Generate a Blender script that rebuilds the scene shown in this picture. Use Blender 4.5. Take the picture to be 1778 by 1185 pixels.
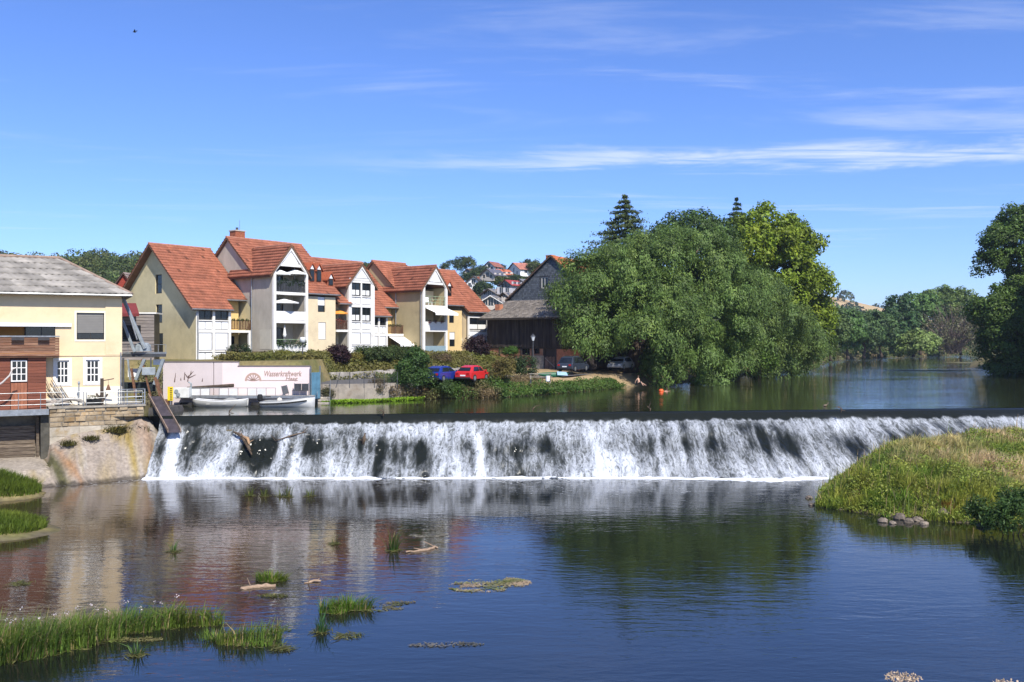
import bpy, math, random
import numpy as np
from mathutils import Vector, Matrix
R = math.radians
for o in list(bpy.data.objects):
    bpy.data.objects.remove(o)
SC = bpy.context.scene
COL = SC.collection

# ------------------------------------------------------------------ camera, sky, sun, exposure
FPX, CX, CY = 1600.0, 889.0, 592.5          # focal length and centre in photograph pixels (1778 x 1185)
cam_d = bpy.data.cameras.new('camera')
cam_d.sensor_width = 36.0
cam_d.lens = 36.0 * FPX / 1778.0
cam_d.clip_start = 0.3
cam_d.clip_end = 9000
cam = bpy.data.objects.new('camera', cam_d)
cam.location = (0, 0, 5.0)
cam.rotation_euler = (R(90), 0, 0)
COL.objects.link(cam)
SC.camera = cam

SUN_AZ, SUN_EL = R(-62), R(47)               # direction towards the sun, azimuth counted from +X
sun_dir = Vector((math.cos(SUN_AZ) * math.cos(SUN_EL), math.sin(SUN_AZ) * math.cos(SUN_EL), math.sin(SUN_EL)))
sun_d = bpy.data.lights.new('sun', 'SUN')
sun_d.energy = 5.0
sun_d.angle = R(0.5)
sun_d.color = (1.0, 0.95, 0.87)
sun = bpy.data.objects.new('sun', sun_d)
sun.rotation_euler = sun_dir.to_track_quat('Z', 'Y').to_euler()
sun.location = (60, -80, 120)
COL.objects.link(sun)

world = bpy.data.worlds.new('World')
SC.world = world
world.use_nodes = True
wn, wl = world.node_tree.nodes, world.node_tree.links
wn.clear()
w_out = wn.new('ShaderNodeOutputWorld')
w_bg = wn.new('ShaderNodeBackground')
w_bg.inputs['Strength'].default_value = 0.098
sky = wn.new('ShaderNodeTexSky')
sky.sky_type = 'NISHITA'
sky.sun_disc = False
sky.sun_elevation = SUN_EL
sky.sun_rotation = R(90) - SUN_AZ
sky.altitude = 200
sky.air_density = 1.0
sky.dust_density = 0.1
sky.ozone_density = 6.0
def wmath(op, a, b=None, c=None):
    n = wn.new('ShaderNodeMath'); n.operation = op
    for i, v in enumerate((a, b, c)):
        if v is None: continue
        if isinstance(v, (int, float)): n.inputs[i].default_value = v
        else: wl.new(v, n.inputs[i])
    return n.outputs[0]
# thin cirrus: direction projected on a high plane, streaked noise
tc = wn.new('ShaderNodeTexCoord')
sep = wn.new('ShaderNodeSeparateXYZ'); wl.new(tc.outputs['Generated'], sep.inputs[0])
zc = wmath('MAXIMUM', sep.outputs[2], 0.03)
px_ = wmath('DIVIDE', sep.outputs[0], zc)
py_ = wmath('DIVIDE', sep.outputs[1], zc)
comb = wn.new('ShaderNodeCombineXYZ'); wl.new(px_, comb.inputs[0]); wl.new(py_, comb.inputs[1])
def wnoise(scale, detail, rough, sx, sy, rot, dist=0.0, off=(0, 0, 0)):
    mp = wn.new('ShaderNodeMapping'); wl.new(comb.outputs[0], mp.inputs[0])
    mp.inputs['Scale'].default_value = (sx, sy, 1); mp.inputs['Rotation'].default_value = (0, 0, rot)
    mp.inputs['Location'].default_value = off
    n = wn.new('ShaderNodeTexNoise'); n.inputs['Scale'].default_value = scale
    n.inputs['Detail'].default_value = detail; n.inputs['Roughness'].default_value = rough
    n.inputs['Distortion'].default_value = dist
    wl.new(mp.outputs[0], n.inputs['Vector'])
    return n.outputs['Fac']
def wramp(v, lo, hi):
    n = wn.new('ShaderNodeMapRange'); n.interpolation_type = 'SMOOTHSTEP'
    wl.new(v, n.inputs[0]); n.inputs[1].default_value = lo; n.inputs[2].default_value = hi
    return n.outputs[0]
streak = wramp(wnoise(1.0, 7, 0.62, 0.42, 1.5, R(8), 0.6, (3.1, 1.7, 0)), 0.5, 0.78)
broad = wramp(wnoise(0.33, 3, 0.5, 0.5, 1.0, 0, 0.3, (2.9, 3.3, 0)), 0.34, 0.6)
wisps = wmath('MULTIPLY', wmath('MULTIPLY', streak, broad), 0.42)
# one long band of cirrus
wob = wmath('MULTIPLY', wmath('SUBTRACT', wnoise(1.0, 5, 0.65, 0.9, 0.9, 0, 0.4, (9, 2, 0)), 0.5), 1.5)
cen = wmath('ADD', wmath('MULTIPLY', px_, -0.05), 5.05)
dist_ = wmath('ABSOLUTE', wmath('ADD', wmath('SUBTRACT', py_, cen), wob))
band = wmath('SUBTRACT', 1.0, wramp(dist_, 0.0, 0.42))
band = wmath('MULTIPLY', band, wramp(px_, -1.5, 1.1))
band = wmath('MULTIPLY', band, wramp(wnoise(2.2, 6, 0.6, 0.5, 2.0, 0, 0.5), 0.28, 0.62))
cl = wmath('MINIMUM', wmath('ADD', wisps, wmath('MULTIPLY', band, 0.55)), 0.8)
cl = wmath('MULTIPLY', cl, wramp(sep.outputs[2], 0.06, 0.16))
mixc = wn.new('ShaderNodeMixRGB'); wl.new(cl, mixc.inputs[0]); mixc.inputs[2].default_value = (8.0, 8.3, 8.8, 1)
tint = wn.new('ShaderNodeMixRGB'); tint.blend_type = 'MULTIPLY'; tint.inputs[0].default_value = 1.0
wl.new(sky.outputs[0], tint.inputs[1]); tint.inputs[2].default_value = (0.88, 1.01, 1.44, 1)
wl.new(tint.outputs[0], mixc.inputs[1])
wl.new(mixc.outputs[0], w_bg.inputs['Color']); wl.new(w_bg.outputs[0], w_out.inputs['Surface'])

SC.view_settings.view_transform = 'Standard'
SC.view_settings.look = 'None'
SC.view_settings.exposure = 0.45
SC.view_settings.gamma = 1.0
SC.view_settings.use_curve_mapping = False
SC.cycles.use_denoising = True
SC.cycles.max_bounces = 6
SC.cycles.diffuse_bounces = 2
SC.cycles.glossy_bounces = 3
SC.cycles.transmission_bounces = 4
SC.cycles.transparent_max_bounces = 6
SC.cycles.sample_clamp_indirect = 6

# ------------------------------------------------------------------ helpers
ZUP, ZLOW = 0.0, -3.8                        # upper pond and lower pool
def at(px, py, Y):
    """World point seen at a photograph pixel, at distance Y."""
    return Vector(((px - CX) / FPX * Y, Y, 5.0 - (py - CY) / FPX * Y))
def ground_at(px, py, z):
    Y = (5.0 - z) * FPX / (py - CY)
    return Vector(((px - CX) / FPX * Y, Y, z))

def tag(o, label=None, cat=None, group=None, kind=None):
    if label: o['label'] = label
    if cat: o['category'] = cat
    if group: o['group'] = group
    if kind: o['kind'] = kind
    return o
def empty(name, loc, rz=0.0, label=None, cat=None, group=None):
    o = bpy.data.objects.new(name, None)
    o.empty_display_size = 0.3
    o.location = loc; o.rotation_euler = (0, 0, rz)
    COL.objects.link(o)
    return tag(o, label, cat, group)

class MB:
    """Collects polygons; build() links them as one mesh object."""
    def __init__(s, off=(0, 0, 0)):
        s.v = []; s.f = []; s.m = []; s.off = Vector(off); s.mi = 0; s.smooth = False
    def add(s, pts, faces):
        b = len(s.v)
        s.v += [tuple(p) for p in pts]
        for f in faces:
            s.f.append([b + i for i in f]); s.m.append(s.mi)
        return s
    def poly(s, *pts):
        return s.add(pts, [list(range(len(pts)))])
    def box(s, x0, x1, y0, y1, z0, z1):
        p = [(x0, y0, z0), (x1, y0, z0), (x1, y1, z0), (x0, y1, z0), (x0, y0, z1), (x1, y0, z1), (x1, y1, z1), (x0, y1, z1)]
        return s.add(p, [(0, 3, 2, 1), (4, 5, 6, 7), (0, 1, 5, 4), (1, 2, 6, 5), (2, 3, 7, 6), (3, 0, 4, 7)])
    def obox(s, o, a, b, c):
        o, a, b, c = Vector(o), Vector(a), Vector(b), Vector(c)
        p = [o, o + a, o + a + b, o + b, o + c, o + a + c, o + a + b + c, o + b + c]
        if a.cross(b).dot(c) < 0:
            fs = [(0, 1, 2, 3), (7, 6, 5, 4), (4, 5, 1, 0), (5, 6, 2, 1), (6, 7, 3, 2), (7, 4, 0, 3)]
        else:
            fs = [(0, 3, 2, 1), (4, 5, 6, 7), (0, 1, 5, 4), (1, 2, 6, 5), (2, 3, 7, 6), (3, 0, 4, 7)]
        return s.add(p, fs)
    def bar(s, p0, p1, w, h=None, up=(0, 0, 1)):
        p0, p1 = Vector(p0), Vector(p1); h = h or w
        d = p1 - p0; up = Vector(up)
        sd = d.cross(up)
        if sd.length < 1e-5: sd = d.cross(Vector((1, 0, 0)))
        sd.normalize(); u2 = sd.cross(d).normalized()
        return s.obox(p0 - sd * w / 2 - u2 * h / 2, d, sd * w, u2 * h)
    def tube(s, pts, rad, n=8, cap=True):
        pts = [Vector(p) for p in pts]
        if isinstance(rad, (int, float)): rad = [rad] * len(pts)
        b = len(s.v); k = len(pts)
        for i, p in enumerate(pts):
            d = (pts[min(i + 1, k - 1)] - pts[max(i - 1, 0)])
            d = d.normalized() if d.length > 1e-9 else Vector((0, 0, 1))
            a = d.cross(Vector((0, 0, 1)) if abs(d.z) < 0.95 else Vector((1, 0, 0))).normalized()
            c = d.cross(a)
            for j in range(n):
                t = 2 * math.pi * j / n
                s.v.append(tuple(p + (a * math.cos(t) + c * math.sin(t)) * rad[i]))
        for i in range(k - 1):
            for j in range(n):
                j2 = (j + 1) % n
                s.f.append([b + i * n + j, b + i * n + j2, b + (i + 1) * n + j2, b + (i + 1) * n + j]); s.m.append(s.mi)
        if cap:
            s.f.append([b + j for j in range(n)][::-1]); s.m.append(s.mi)
            s.f.append([b + (k - 1) * n + j for j in range(n)]); s.m.append(s.mi)
        return s
    def lathe(s, prof, n=12, c=(0, 0, 0)):
        b = len(s.v); k = len(prof)
        for r, z in prof:
            for j in range(n):
                t = 2 * math.pi * j / n
                s.v.append((c[0] + r * math.cos(t), c[1] + r * math.sin(t), c[2] + z))
        for i in range(k - 1):
            for j in range(n):
                j2 = (j + 1) % n
                s.f.append([b + i * n + j, b + i * n + j2, b + (i + 1) * n + j2, b + (i + 1) * n + j]); s.m.append(s.mi)
        return s
    def prism(s, prof, o, ex, ey, ez):
        """Profile (a, b) in the plane ex, ey extruded along ez."""
        o, ex, ey, ez = Vector(o), Vector(ex), Vector(ey), Vector(ez)
        k = len(prof)
        p = [o + ex * a + ey * b for a, b in prof]
        q = [v + ez for v in p]
        fs = [list(range(k))[::-1], list(range(k, 2 * k))] + [(i, (i + 1) % k, k + (i + 1) % k, k + i) for i in range(k)]
        return s.add(p + q, fs)
    def wall(s, o, ex, ez, ein, W, H, holes, depth, top=None):
        """Wall face W x H with rectangular holes (x0, x1, z0, z1) and reveals of the given depth."""
        o, ex, ez, ein = Vector(o), Vector(ex), Vector(ez), Vector(ein)
        xs = sorted({0, W} | {h[0] for h in holes} | {h[1] for h in holes})
        zs = sorted({0, H} | {h[2] for h in holes} | {h[3] for h in holes})
        P = lambda a, b, d=0: o + ex * a + ez * b + ein * d
        for i in range(len(xs) - 1):
            for j in range(len(zs) - 1):
                xm, zm = (xs[i] + xs[i + 1]) / 2, (zs[j] + zs[j + 1]) / 2
                if any(h[0] < xm < h[1] and h[2] < zm < h[3] for h in holes): continue
                s.poly(P(xs[i], zs[j]), P(xs[i + 1], zs[j]), P(xs[i + 1], zs[j + 1]), P(xs[i], zs[j + 1]))
        for a, b, c, d in holes:
            s.poly(P(a, c), P(a, d), P(a, d, depth), P(a, c, depth))
            s.poly(P(b, d), P(b, c), P(b, c, depth), P(b, d, depth))
            s.poly(P(a, d), P(b, d), P(b, d, depth), P(a, d, depth))
            s.poly(P(b, c), P(a, c), P(a, c, depth), P(b, c, depth))
        return s
    def build(s, name, mats, parent=None, smooth=False, bevel=0.0, kind=None):
        me = bpy.data.meshes.new(name)
        off = s.off
        me.from_pydata([(v[0] - off.x, v[1] - off.y, v[2] - off.z) for v in s.v], [], s.f)
        mats = mats if isinstance(mats, (list, tuple)) else [mats]
        for m in mats: me.materials.append(m)
        if len(mats) > 1: me.polygons.foreach_set('material_index', s.m)
        if smooth: me.polygons.foreach_set('use_smooth', [True] * len(me.polygons))
        me.update()
        o = bpy.data.objects.new(name, me)
        COL.objects.link(o)
        if parent: o.parent = parent
        if kind: o['kind'] = kind
        if bevel:
            bv = o.modifiers.new('bevel', 'BEVEL'); bv.width = bevel; bv.segments = 2; bv.limit_method = 'ANGLE'
        return o

def mesh_np(name, verts, quads=None, tris=None, mat=None, col=None, parent=None, smooth=False, uv=None):
    """Fast mesh from numpy arrays; col is one RGB per vertex."""
    me = bpy.data.meshes.new(name)
    nv = len(verts)
    nq = 0 if quads is None else len(quads); nt = 0 if tris is None else len(tris)
    me.vertices.add(nv); me.vertices.foreach_set('co', np.asarray(verts, np.float32).ravel())
    li = []
    if nq: li.append(np.asarray(quads, np.int32).ravel())
    if nt: li.append(np.asarray(tris, np.int32).ravel())
    li = np.concatenate(li)
    me.loops.add(len(li)); me.loops.foreach_set('vertex_index', li)
    ls = np.concatenate([np.arange(nq) * 4, nq * 4 + np.arange(nt) * 3]).astype(np.int32)
    lt = np.concatenate([np.full(nq, 4), np.full(nt, 3)]).astype(np.int32)
    me.polygons.add(nq + nt)
    me.polygons.foreach_set('loop_start', ls); me.polygons.foreach_set('loop_total', lt)
    if smooth: me.polygons.foreach_set('use_smooth', np.ones(nq + nt, bool))
    me.update(calc_edges=True)
    if col is not None:
        ca = me.color_attributes.new('tone', 'FLOAT_COLOR', 'POINT')
        c4 = np.ones((nv, 4), np.float32); c4[:, :3] = col
        ca.data.foreach_set('color', c4.ravel())
    if uv is not None:
        ul = me.uv_layers.new(name='flow')
        ul.data.foreach_set('uv', np.asarray(uv, np.float32)[li].ravel())
    if mat: me.materials.append(mat)
    o = bpy.data.objects.new(name, me); COL.objects.link(o)
    if parent: o.parent = parent
    return o

def vnoise(x, y, seed=0):
    """2-D value noise in 0..1 for numpy arrays."""
    xi = np.floor(x).astype(np.int64); yi = np.floor(y).astype(np.int64)
    fx = x - xi; fy = y - yi
    fx = fx * fx * (3 - 2 * fx); fy = fy * fy * (3 - 2 * fy)
    def h(a, b):
        n = (a * 374761393 + b * 668265263 + seed * 1442695041) & 0x7fffffff
        n = ((n ^ (n >> 13)) * 1274126177) & 0x7fffffff
        return ((n ^ (n >> 16)) & 0xffff) / 65535.0
    return (h(xi, yi) * (1 - fx) + h(xi + 1, yi) * fx) * (1 - fy) + (h(xi, yi + 1) * (1 - fx) + h(xi + 1, yi + 1) * fx) * fy
def fbm(x, y, oct=4, seed=0, gain=0.5):
    a, s, t = 1.0, 0.0, 0.0
    for i in range(oct):
        s = s + a * vnoise(x * 2 ** i, y * 2 ** i, seed + i * 17); t += a; a *= gain
    return s / t

# ------------------------------------------------------------------ materials
MATS = {}
def mat(name, col, rough=0.8, var=0.12, scale=2.0, col2=None, bump=0.0, bscale=25.0, stretch=(1, 1, 1), metal=0.0,
        spec=0.3, rnd=0.0, lo=0.35, hi=0.65, stain=None, stain_scale=0.8, stain_lo=0.55, stain_hi=0.75, detail=6):
    if name in MATS: return MATS[name]
    m = bpy.data.materials.new(name); m.use_nodes = True
    nt = m.node_tree; N, L = nt.nodes, nt.links
    b = N['Principled BSDF']
    b.inputs['Roughness'].default_value = rough; b.inputs['Metallic'].default_value = metal
    b.inputs['Specular IOR Level'].default_value = spec
    tcn = N.new('ShaderNodeTexCoord'); mp = N.new('ShaderNodeMapping'); mp.inputs['Scale'].default_value = stretch
    L.new(tcn.outputs['Object'], mp.inputs[0])
    nz = N.new('ShaderNodeTexNoise'); nz.inputs['Scale'].default_value = scale; nz.inputs['Detail'].default_value = detail
    nz.inputs['Roughness'].default_value = 0.62
    L.new(mp.outputs[0], nz.inputs['Vector'])
    rp = N.new('ShaderNodeValToRGB'); rp.color_ramp.elements[0].position = lo; rp.color_ramp.elements[1].position = hi
    c1 = tuple(c * (1 - var) for c in col) if col2 is None else col
    c2 = tuple(min(1, c * (1 + var)) for c in col) if col2 is None else col2
    rp.color_ramp.elements[0].color = (*c1, 1); rp.color_ramp.elements[1].color = (*c2, 1)
    L.new(nz.outputs['Fac'], rp.inputs[0])
    out = rp.outputs[0]
    if stain:
        n2 = N.new('ShaderNodeTexNoise'); n2.inputs['Scale'].default_value = stain_scale; n2.inputs['Detail'].default_value = 7
        n2.inputs['Roughness'].default_value = 0.65; L.new(mp.outputs[0], n2.inputs['Vector'])
        r2 = N.new('ShaderNodeMapRange'); r2.inputs[1].default_value = stain_lo; r2.inputs[2].default_value = stain_hi
        L.new(n2.outputs['Fac'], r2.inputs[0])
        mx = N.new('ShaderNodeMixRGB'); L.new(r2.outputs[0], mx.inputs[0]); L.new(out, mx.inputs[1]); mx.inputs[2].default_value = (*stain, 1)
        out = mx.outputs[0]
    if rnd:
        oi = N.new('ShaderNodeObjectInfo'); mr = N.new('ShaderNodeMapRange')
        L.new(oi.outputs['Random'], mr.inputs[0]); mr.inputs[3].default_value = 1 - rnd; mr.inputs[4].default_value = 1 + rnd
        vm = N.new('ShaderNodeVectorMath'); vm.operation = 'SCALE'
        L.new(out, vm.inputs[0]); L.new(mr.outputs[0], vm.inputs['Scale']); out = vm.outputs[0]
    L.new(out, b.inputs['Base Color'])
    if bump:
        nb = N.new('ShaderNodeTexNoise'); nb.inputs['Scale'].default_value = bscale; nb.inputs['Detail'].default_value = 5
        L.new(mp.outputs[0], nb.inputs['Vector'])
        bp = N.new('ShaderNodeBump'); bp.inputs['Strength'].default_value = bump; bp.inputs['Distance'].default_value = 0.05
        L.new(nb.outputs['Fac'], bp.inputs['Height']); L.new(bp.outputs[0], b.inputs['Normal'])
    MATS[name] = m
    return m
def tone_mat(name, rough=0.7, trans=0.0, spec=0.25, bump=0.0, scale=6.0):
    """Colour taken from the mesh's own 'tone' attribute (natural variation of leaves, tiles, soils)."""
    if name in MATS: return MATS[name]
    m = bpy.data.materials.new(name); m.use_nodes = True
    N, L = m.node_tree.nodes, m.node_tree.links
    b = N['Principled BSDF']; b.inputs['Roughness'].default_value = rough; b.inputs['Specular IOR Level'].default_value = spec
    at_ = N.new('ShaderNodeAttribute'); at_.attribute_name = 'tone'
    tcn = N.new('ShaderNodeTexCoord')
    nz = N.new('ShaderNodeTexNoise'); nz.inputs['Scale'].default_value = scale; nz.inputs['Detail'].default_value = 5
    L.new(tcn.outputs['Object'], nz.inputs['Vector'])
    mr = N.new('ShaderNodeMapRange'); L.new(nz.outputs['Fac'], mr.inputs[0]); mr.inputs[1].default_value = 0.3; mr.inputs[2].default_value = 0.7
    mr.inputs[3].default_value = 0.75; mr.inputs[4].default_value = 1.25
    vm = N.new('ShaderNodeVectorMath'); vm.operation = 'SCALE'
    L.new(at_.outputs['Color'], vm.inputs[0]); L.new(mr.outputs[0], vm.inputs['Scale'])
    L.new(vm.outputs[0], b.inputs['Base Color'])
    if bump:
        bp = N.new('ShaderNodeBump'); bp.inputs['Strength'].default_value = bump; bp.inputs['Distance'].default_value = 0.08
        L.new(nz.outputs['Fac'], bp.inputs['Height']); L.new(bp.outputs[0], b.inputs['Normal'])
    if trans:
        tr = N.new('ShaderNodeBsdfTranslucent'); L.new(vm.outputs[0], tr.inputs['Color'])
        mx = N.new('ShaderNodeMixShader'); mx.inputs[0].default_value = trans
        L.new(b.outputs[0], mx.inputs[1]); L.new(tr.outputs[0], mx.inputs[2])
        L.new(mx.outputs[0], N['Material Output'].inputs['Surface'])
    MATS[name] = m
    return m
LEAF = tone_mat('leaf', 0.55, 0.34, 0.3, scale=0.7)
GRASS = tone_mat('grass_blade', 0.6, 0.42, 0.25, scale=0.9)
TILE = tone_mat('roof_tile', 0.75, 0, 0.3, bump=0.15, scale=1.3)
SOIL = tone_mat('soil', 0.95, 0, 0.1, bump=0.5, scale=3.0)
M_WHITE = mat('white_paint', (0.72, 0.7, 0.65), 0.6, 0.05, 1.2, stain=(0.58, 0.56, 0.51), stain_scale=0.9)
M_SHUT = mat('white_shutter', (0.78, 0.78, 0.77), 0.5, 0.03, 2.0)
M_GLASS = mat('window_glass', (0.012, 0.015, 0.018), 0.06, 0.3, 0.8, spec=0.6)
M_DARKFRAME = mat('dark_frame', (0.03, 0.026, 0.022), 0.5, 0.2)
M_CONC = mat('concrete_wall', (0.43, 0.385, 0.31), 0.9, 0.12, 1.1, stain=(0.24, 0.21, 0.16), stain_scale=0.35, bump=0.2, stretch=(1, 1, 0.45))
M_OLIVE = mat('olive_plaster', (0.56, 0.48, 0.28), 0.9, 0.1, 0.6, stain=(0.36, 0.31, 0.18), stain_scale=0.4, bump=0.15)
M_CREAM = mat('cream_plaster', (0.66, 0.55, 0.36), 0.9, 0.06, 0.9, stain=(0.54, 0.44, 0.29), stain_scale=0.5, bump=0.1)
M_YELLOW = mat('yellow_plaster', (0.7, 0.49, 0.2), 0.9, 0.06, 0.9, bump=0.1)
M_METAL = mat('galvanised', (0.3, 0.31, 0.31), 0.45, 0.2, 4, metal=0.6, spec=0.5)
M_STEEL = mat('painted_steel', (0.24, 0.27, 0.28), 0.5, 0.2, 3, spec=0.5, stain=(0.12, 0.1, 0.08), stain_lo=0.6)
M_DKSTEEL = mat('dark_steel', (0.05, 0.052, 0.055), 0.5, 0.25, 3, spec=0.5)
M_RUST = mat('rusty_steel', (0.16, 0.08, 0.045), 0.85, 0.4, 5, bump=0.3)
M_BRICK = mat('brick', (0.3, 0.1, 0.05), 0.9, 0.3, 6, bump=0.3)
M_RUBBER = mat('rubber', (0.015, 0.015, 0.015), 0.8)
M_FABRIC = mat('white_fabric', (0.75, 0.74, 0.7), 0.85, 0.04)
# ------------------------------------------------------------------ setting: terrain, pond, weir, pool
def crest_y(x): return 61.3 + (x + 22.9) * 7.7 / 61.2
def foot_y(x): return 58.9 + (x + 23.7) * 0.3 / 43.0
ROW_A = R(53)                                 # direction of the terrace of houses
EU = Vector((math.cos(ROW_A), math.sin(ROW_A), 0)); EN = Vector((math.sin(ROW_A), -math.cos(ROW_A), 0))
ROW_O = Vector(((475 - CX) / FPX * 85, 85, 0))
POND = [(46, 67), (46, 69.5), (60, 85), (72, 115), (80, 150), (87, 175), (110, 220), (150, 270), (185, 320), (205, 350), (172, 346),
        (118, 287), (84, 243), (62, 190), (53, 166), (35, 138), (22.9, 117.6), (15.2, 105), (11.9, 99), (6.3, 91), (-0.5, 82), (-6.9, 80),
        (-9.8, 78.4), (-15.2, 75.2), (-16.2, 73.6), (-29.5, 73.6), (-30, 66), (-25.2, 63), (-24, 60), (-24, 59)]
def seg_dist(x, y, poly, closed=True):
    d = np.full(x.shape, 1e9); n = len(poly)
    for i in range(n if closed else n - 1):
        ax, ay = poly[i]; bx, by = poly[(i + 1) % n]
        vx, vy = bx - ax, by - ay
        t = np.clip(((x - ax) * vx + (y - ay) * vy) / (vx * vx + vy * vy + 1e-9), 0, 1)
        d = np.minimum(d, np.hypot(x - ax - t * vx, y - ay - t * vy))
    return d
def inside(x, y, poly):
    r = np.zeros(x.shape, bool); n = len(poly)
    for i in range(n):
        ax, ay = poly[i]; bx, by = poly[(i + 1) % n]
        c = ((ay > y) != (by > y)) & (x < (bx - ax) * (y - ay) / (by - ay + 1e-12) + ax)
        r ^= c
    return r
def sstep(a, b, x):
    t = np.clip((x - a) / (b - a), 0, 1); return t * t * (3 - 2 * t)
QA = R(30)                                    # direction of the quay and the power house
QC = Vector((-24.75, 62.0, 0))                # right corner of the quay
QU = Vector((math.cos(QA), math.sin(QA), 0)); QN = Vector((math.sin(QA), -math.cos(QA), 0))
ISLE = [(16.1, 49.0), (18.6, 46.2), (21.5, 44.6), (26, 43.6), (32, 41.0), (40, 38), (60, 34), (60, 65.0), (38, 65.0), (31, 64.0), (25.5, 61.6), (20.8, 59.0), (18.2, 54.0)]
def terrain(x, y):
    x = np.asarray(x, float); y = np.asarray(y, float)
    ins = inside(x, y, POND); d = seg_dist(x, y, POND)
    sd = np.where(ins, -d, d)
    up = np.where(sd > 0, np.minimum(1.3, 0.75 * sd) + 0.25 * (fbm(x * 0.5, y * 0.5, 3, 3) - 0.5) * np.minimum(sd, 1.5), np.maximum(-2.0, sd * 0.5))
    # lawn by the barn climbs a little
    up = up + np.where(sd > 0, 0.5 * sstep(88, 106, y) * sstep(2, 10, sd) * sstep(-12, 0, x), 0)
    u = (x - ROW_O.x) * EU.x + (y - ROW_O.y) * EU.y; n = (x - ROW_O.x) * EN.x + (y - ROW_O.y) * EN.y
    terr = 3.55 - 0.012 * u
    k = sstep(5.2, 1.2, n) * sstep(0.3, 1.8, sd) * sstep(60, 40, u)
    k = np.maximum(k, sstep(-16.4, -17.2, x) * sstep(73.6, 74.2, y))
    up = np.where(sd > 0, np.maximum(up, up * (1 - k) + np.minimum(terr, 3.35) * k), up)
    # hills behind
    hill = 23 * sstep(150, 390, y) * sstep(150, -20, x - (y - 300) * 0.05) * (0.9 + 0.25 * fbm(x * 0.012, y * 0.012, 3, 9))
    hill = hill + 5 * sstep(-40, -120, x) * sstep(200, 360, y)
    hill = hill + 39 * np.exp(-((x - 300) / 150) ** 2 - ((y - 980) / 180) ** 2) + 36 * np.exp(-((x - 130) / 190) ** 2 - ((y - 900) / 160) ** 2)
    hill = hill + 30 * sstep(1200, 2600, y)
    up = up + np.where(sd > 0, hill * sstep(0, 40, sd), 0)
    # right shore beyond the weir
    low = np.full(x.shape, -5.0)
    ii = inside(x, y, ISLE); di = seg_dist(x, y, ISLE)
    si = np.where(ii, di, -di)
    rise = -3.75 + 1.0 * sstep(0, 3.2, si) + 1.75 * sstep(45, 60, y) * sstep(0, 5.5, si) + 0.5 * (fbm(x * 0.6, y * 0.6, 3, 5) - 0.5) * sstep(0, 2, si)
    low = np.where(si > -1.5, np.maximum(low, np.where(si > 0, rise, -3.75 + si * 0.8)), low)
    # left shore: two grassy spits below the power house
    for (cx, cy, rx, ry, h) in ((-30.3, 52.3, 3.8, 2.4, 0.95), (-24.6, 42.4, 3.7, 2.4, 0.55), (-33, 47, 3.0, 8, 0.9)):
        q = 1 - np.hypot((x - cx) / rx, (y - cy) / ry)
        low = np.maximum(low, np.where(q > -0.3, ZLOW + h * np.clip(q * 1.6, -1, 1), -5))
    # quay side
    qu = (x - QC.x) * QU.x + (y - QC.y) * QU.y; qn = (x - QC.x) * QN.x + (y - QC.y) * QN.y
    below = y < crest_y(np.clip(x, -60, 60)) - 0.5
    z = np.where(below, low, up)
    zone = (x < -23.0) & (y < 67.0)
    z = np.where(zone & (qn > -3.2), np.minimum(low, -3.0 + 0 * x), z)
    z = np.where(zone & (qn > -3.2), np.where(low > -3.9, low, -5.0), z)
    z = np.where(zone & (qn <= -3.2) & (qu > -1.5), -5.0, z)
    z = np.where(zone & (qn <= -3.2) & (qu <= -1.5), 0.3, z)
    return z
def axis(pts):
    out = []
    for a, b, st in pts: out += list(np.arange(a, b, st))
    return np.array(out + [pts[-1][1]])
gx = axis([(-2600, -400, 200), (-400, -100, 20), (-100, -48, 4), (-48, 50, 0.7), (50, 120, 3), (120, 420, 12), (420, 3000, 200)])
gy = axis([(-60, 18, 6), (18, 112, 0.7), (112, 180, 2.5), (180, 460, 9), (460, 1300, 30), (1300, 5200, 300)])
GX, GY = np.meshgrid(gx, gy)
GZ = terrain(GX, GY)
nx_, ny_ = len(gx), len(gy)
idx = np.arange(nx_ * ny_).reshape(ny_, nx_)
quads = np.stack([idx[:-1, :-1], idx[:-1, 1:], idx[1:, 1:], idx[1:, :-1]], -1).reshape(-1, 4)
# soils: dry straw, green turf, bare earth, stone-grey mud under water
fx, fy = GX.ravel(), GY.ravel(); fz = GZ.ravel()
n1 = fbm(fx * 0.35, fy * 0.35, 4, 21)[:, None]; n2 = fbm(fx * 0.09, fy * 0.09, 3, 33)[:, None]
green = np.array([0.075, 0.1, 0.028]); straw = np.array([0.33, 0.24, 0.12]); mud = np.array([0.10, 0.085, 0.055])
tone = green * (1 - n1) + straw * n1 * 0.75
lawn = (sstep(86, 92, fy) * sstep(-3, 2, fx) * sstep(30, 18, fx) * (fy < 125))[:, None]
tone = tone * (1 - lawn) + (np.array([0.30, 0.22, 0.12]) * (0.75 + 0.5 * n1)) * lawn
farf = sstep(150, 300, fy)[:, None]
tone = tone * (1 - farf) + farf * (np.array([0.05, 0.075, 0.025]) * (1 - n2) + np.array([0.14, 0.13, 0.06]) * n2)
fieldm = (np.exp(-((fx - 345) / 70) ** 2 - ((fy - 900) / 120) ** 2) > 0.3)[:, None]
tone = np.where(fieldm, np.array([0.42, 0.31, 0.17]), tone)
wet = ((fz < -3.7) | ((fz < 0.02) & (fz > -2.6) & (fy > 60)))[:, None]
tone = np.where(wet, mud, tone)
g = mesh_np('ground', np.stack([fx, fy, fz], -1), quads, None, SOIL, tone, smooth=True)
tag(g, kind='structure')

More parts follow.
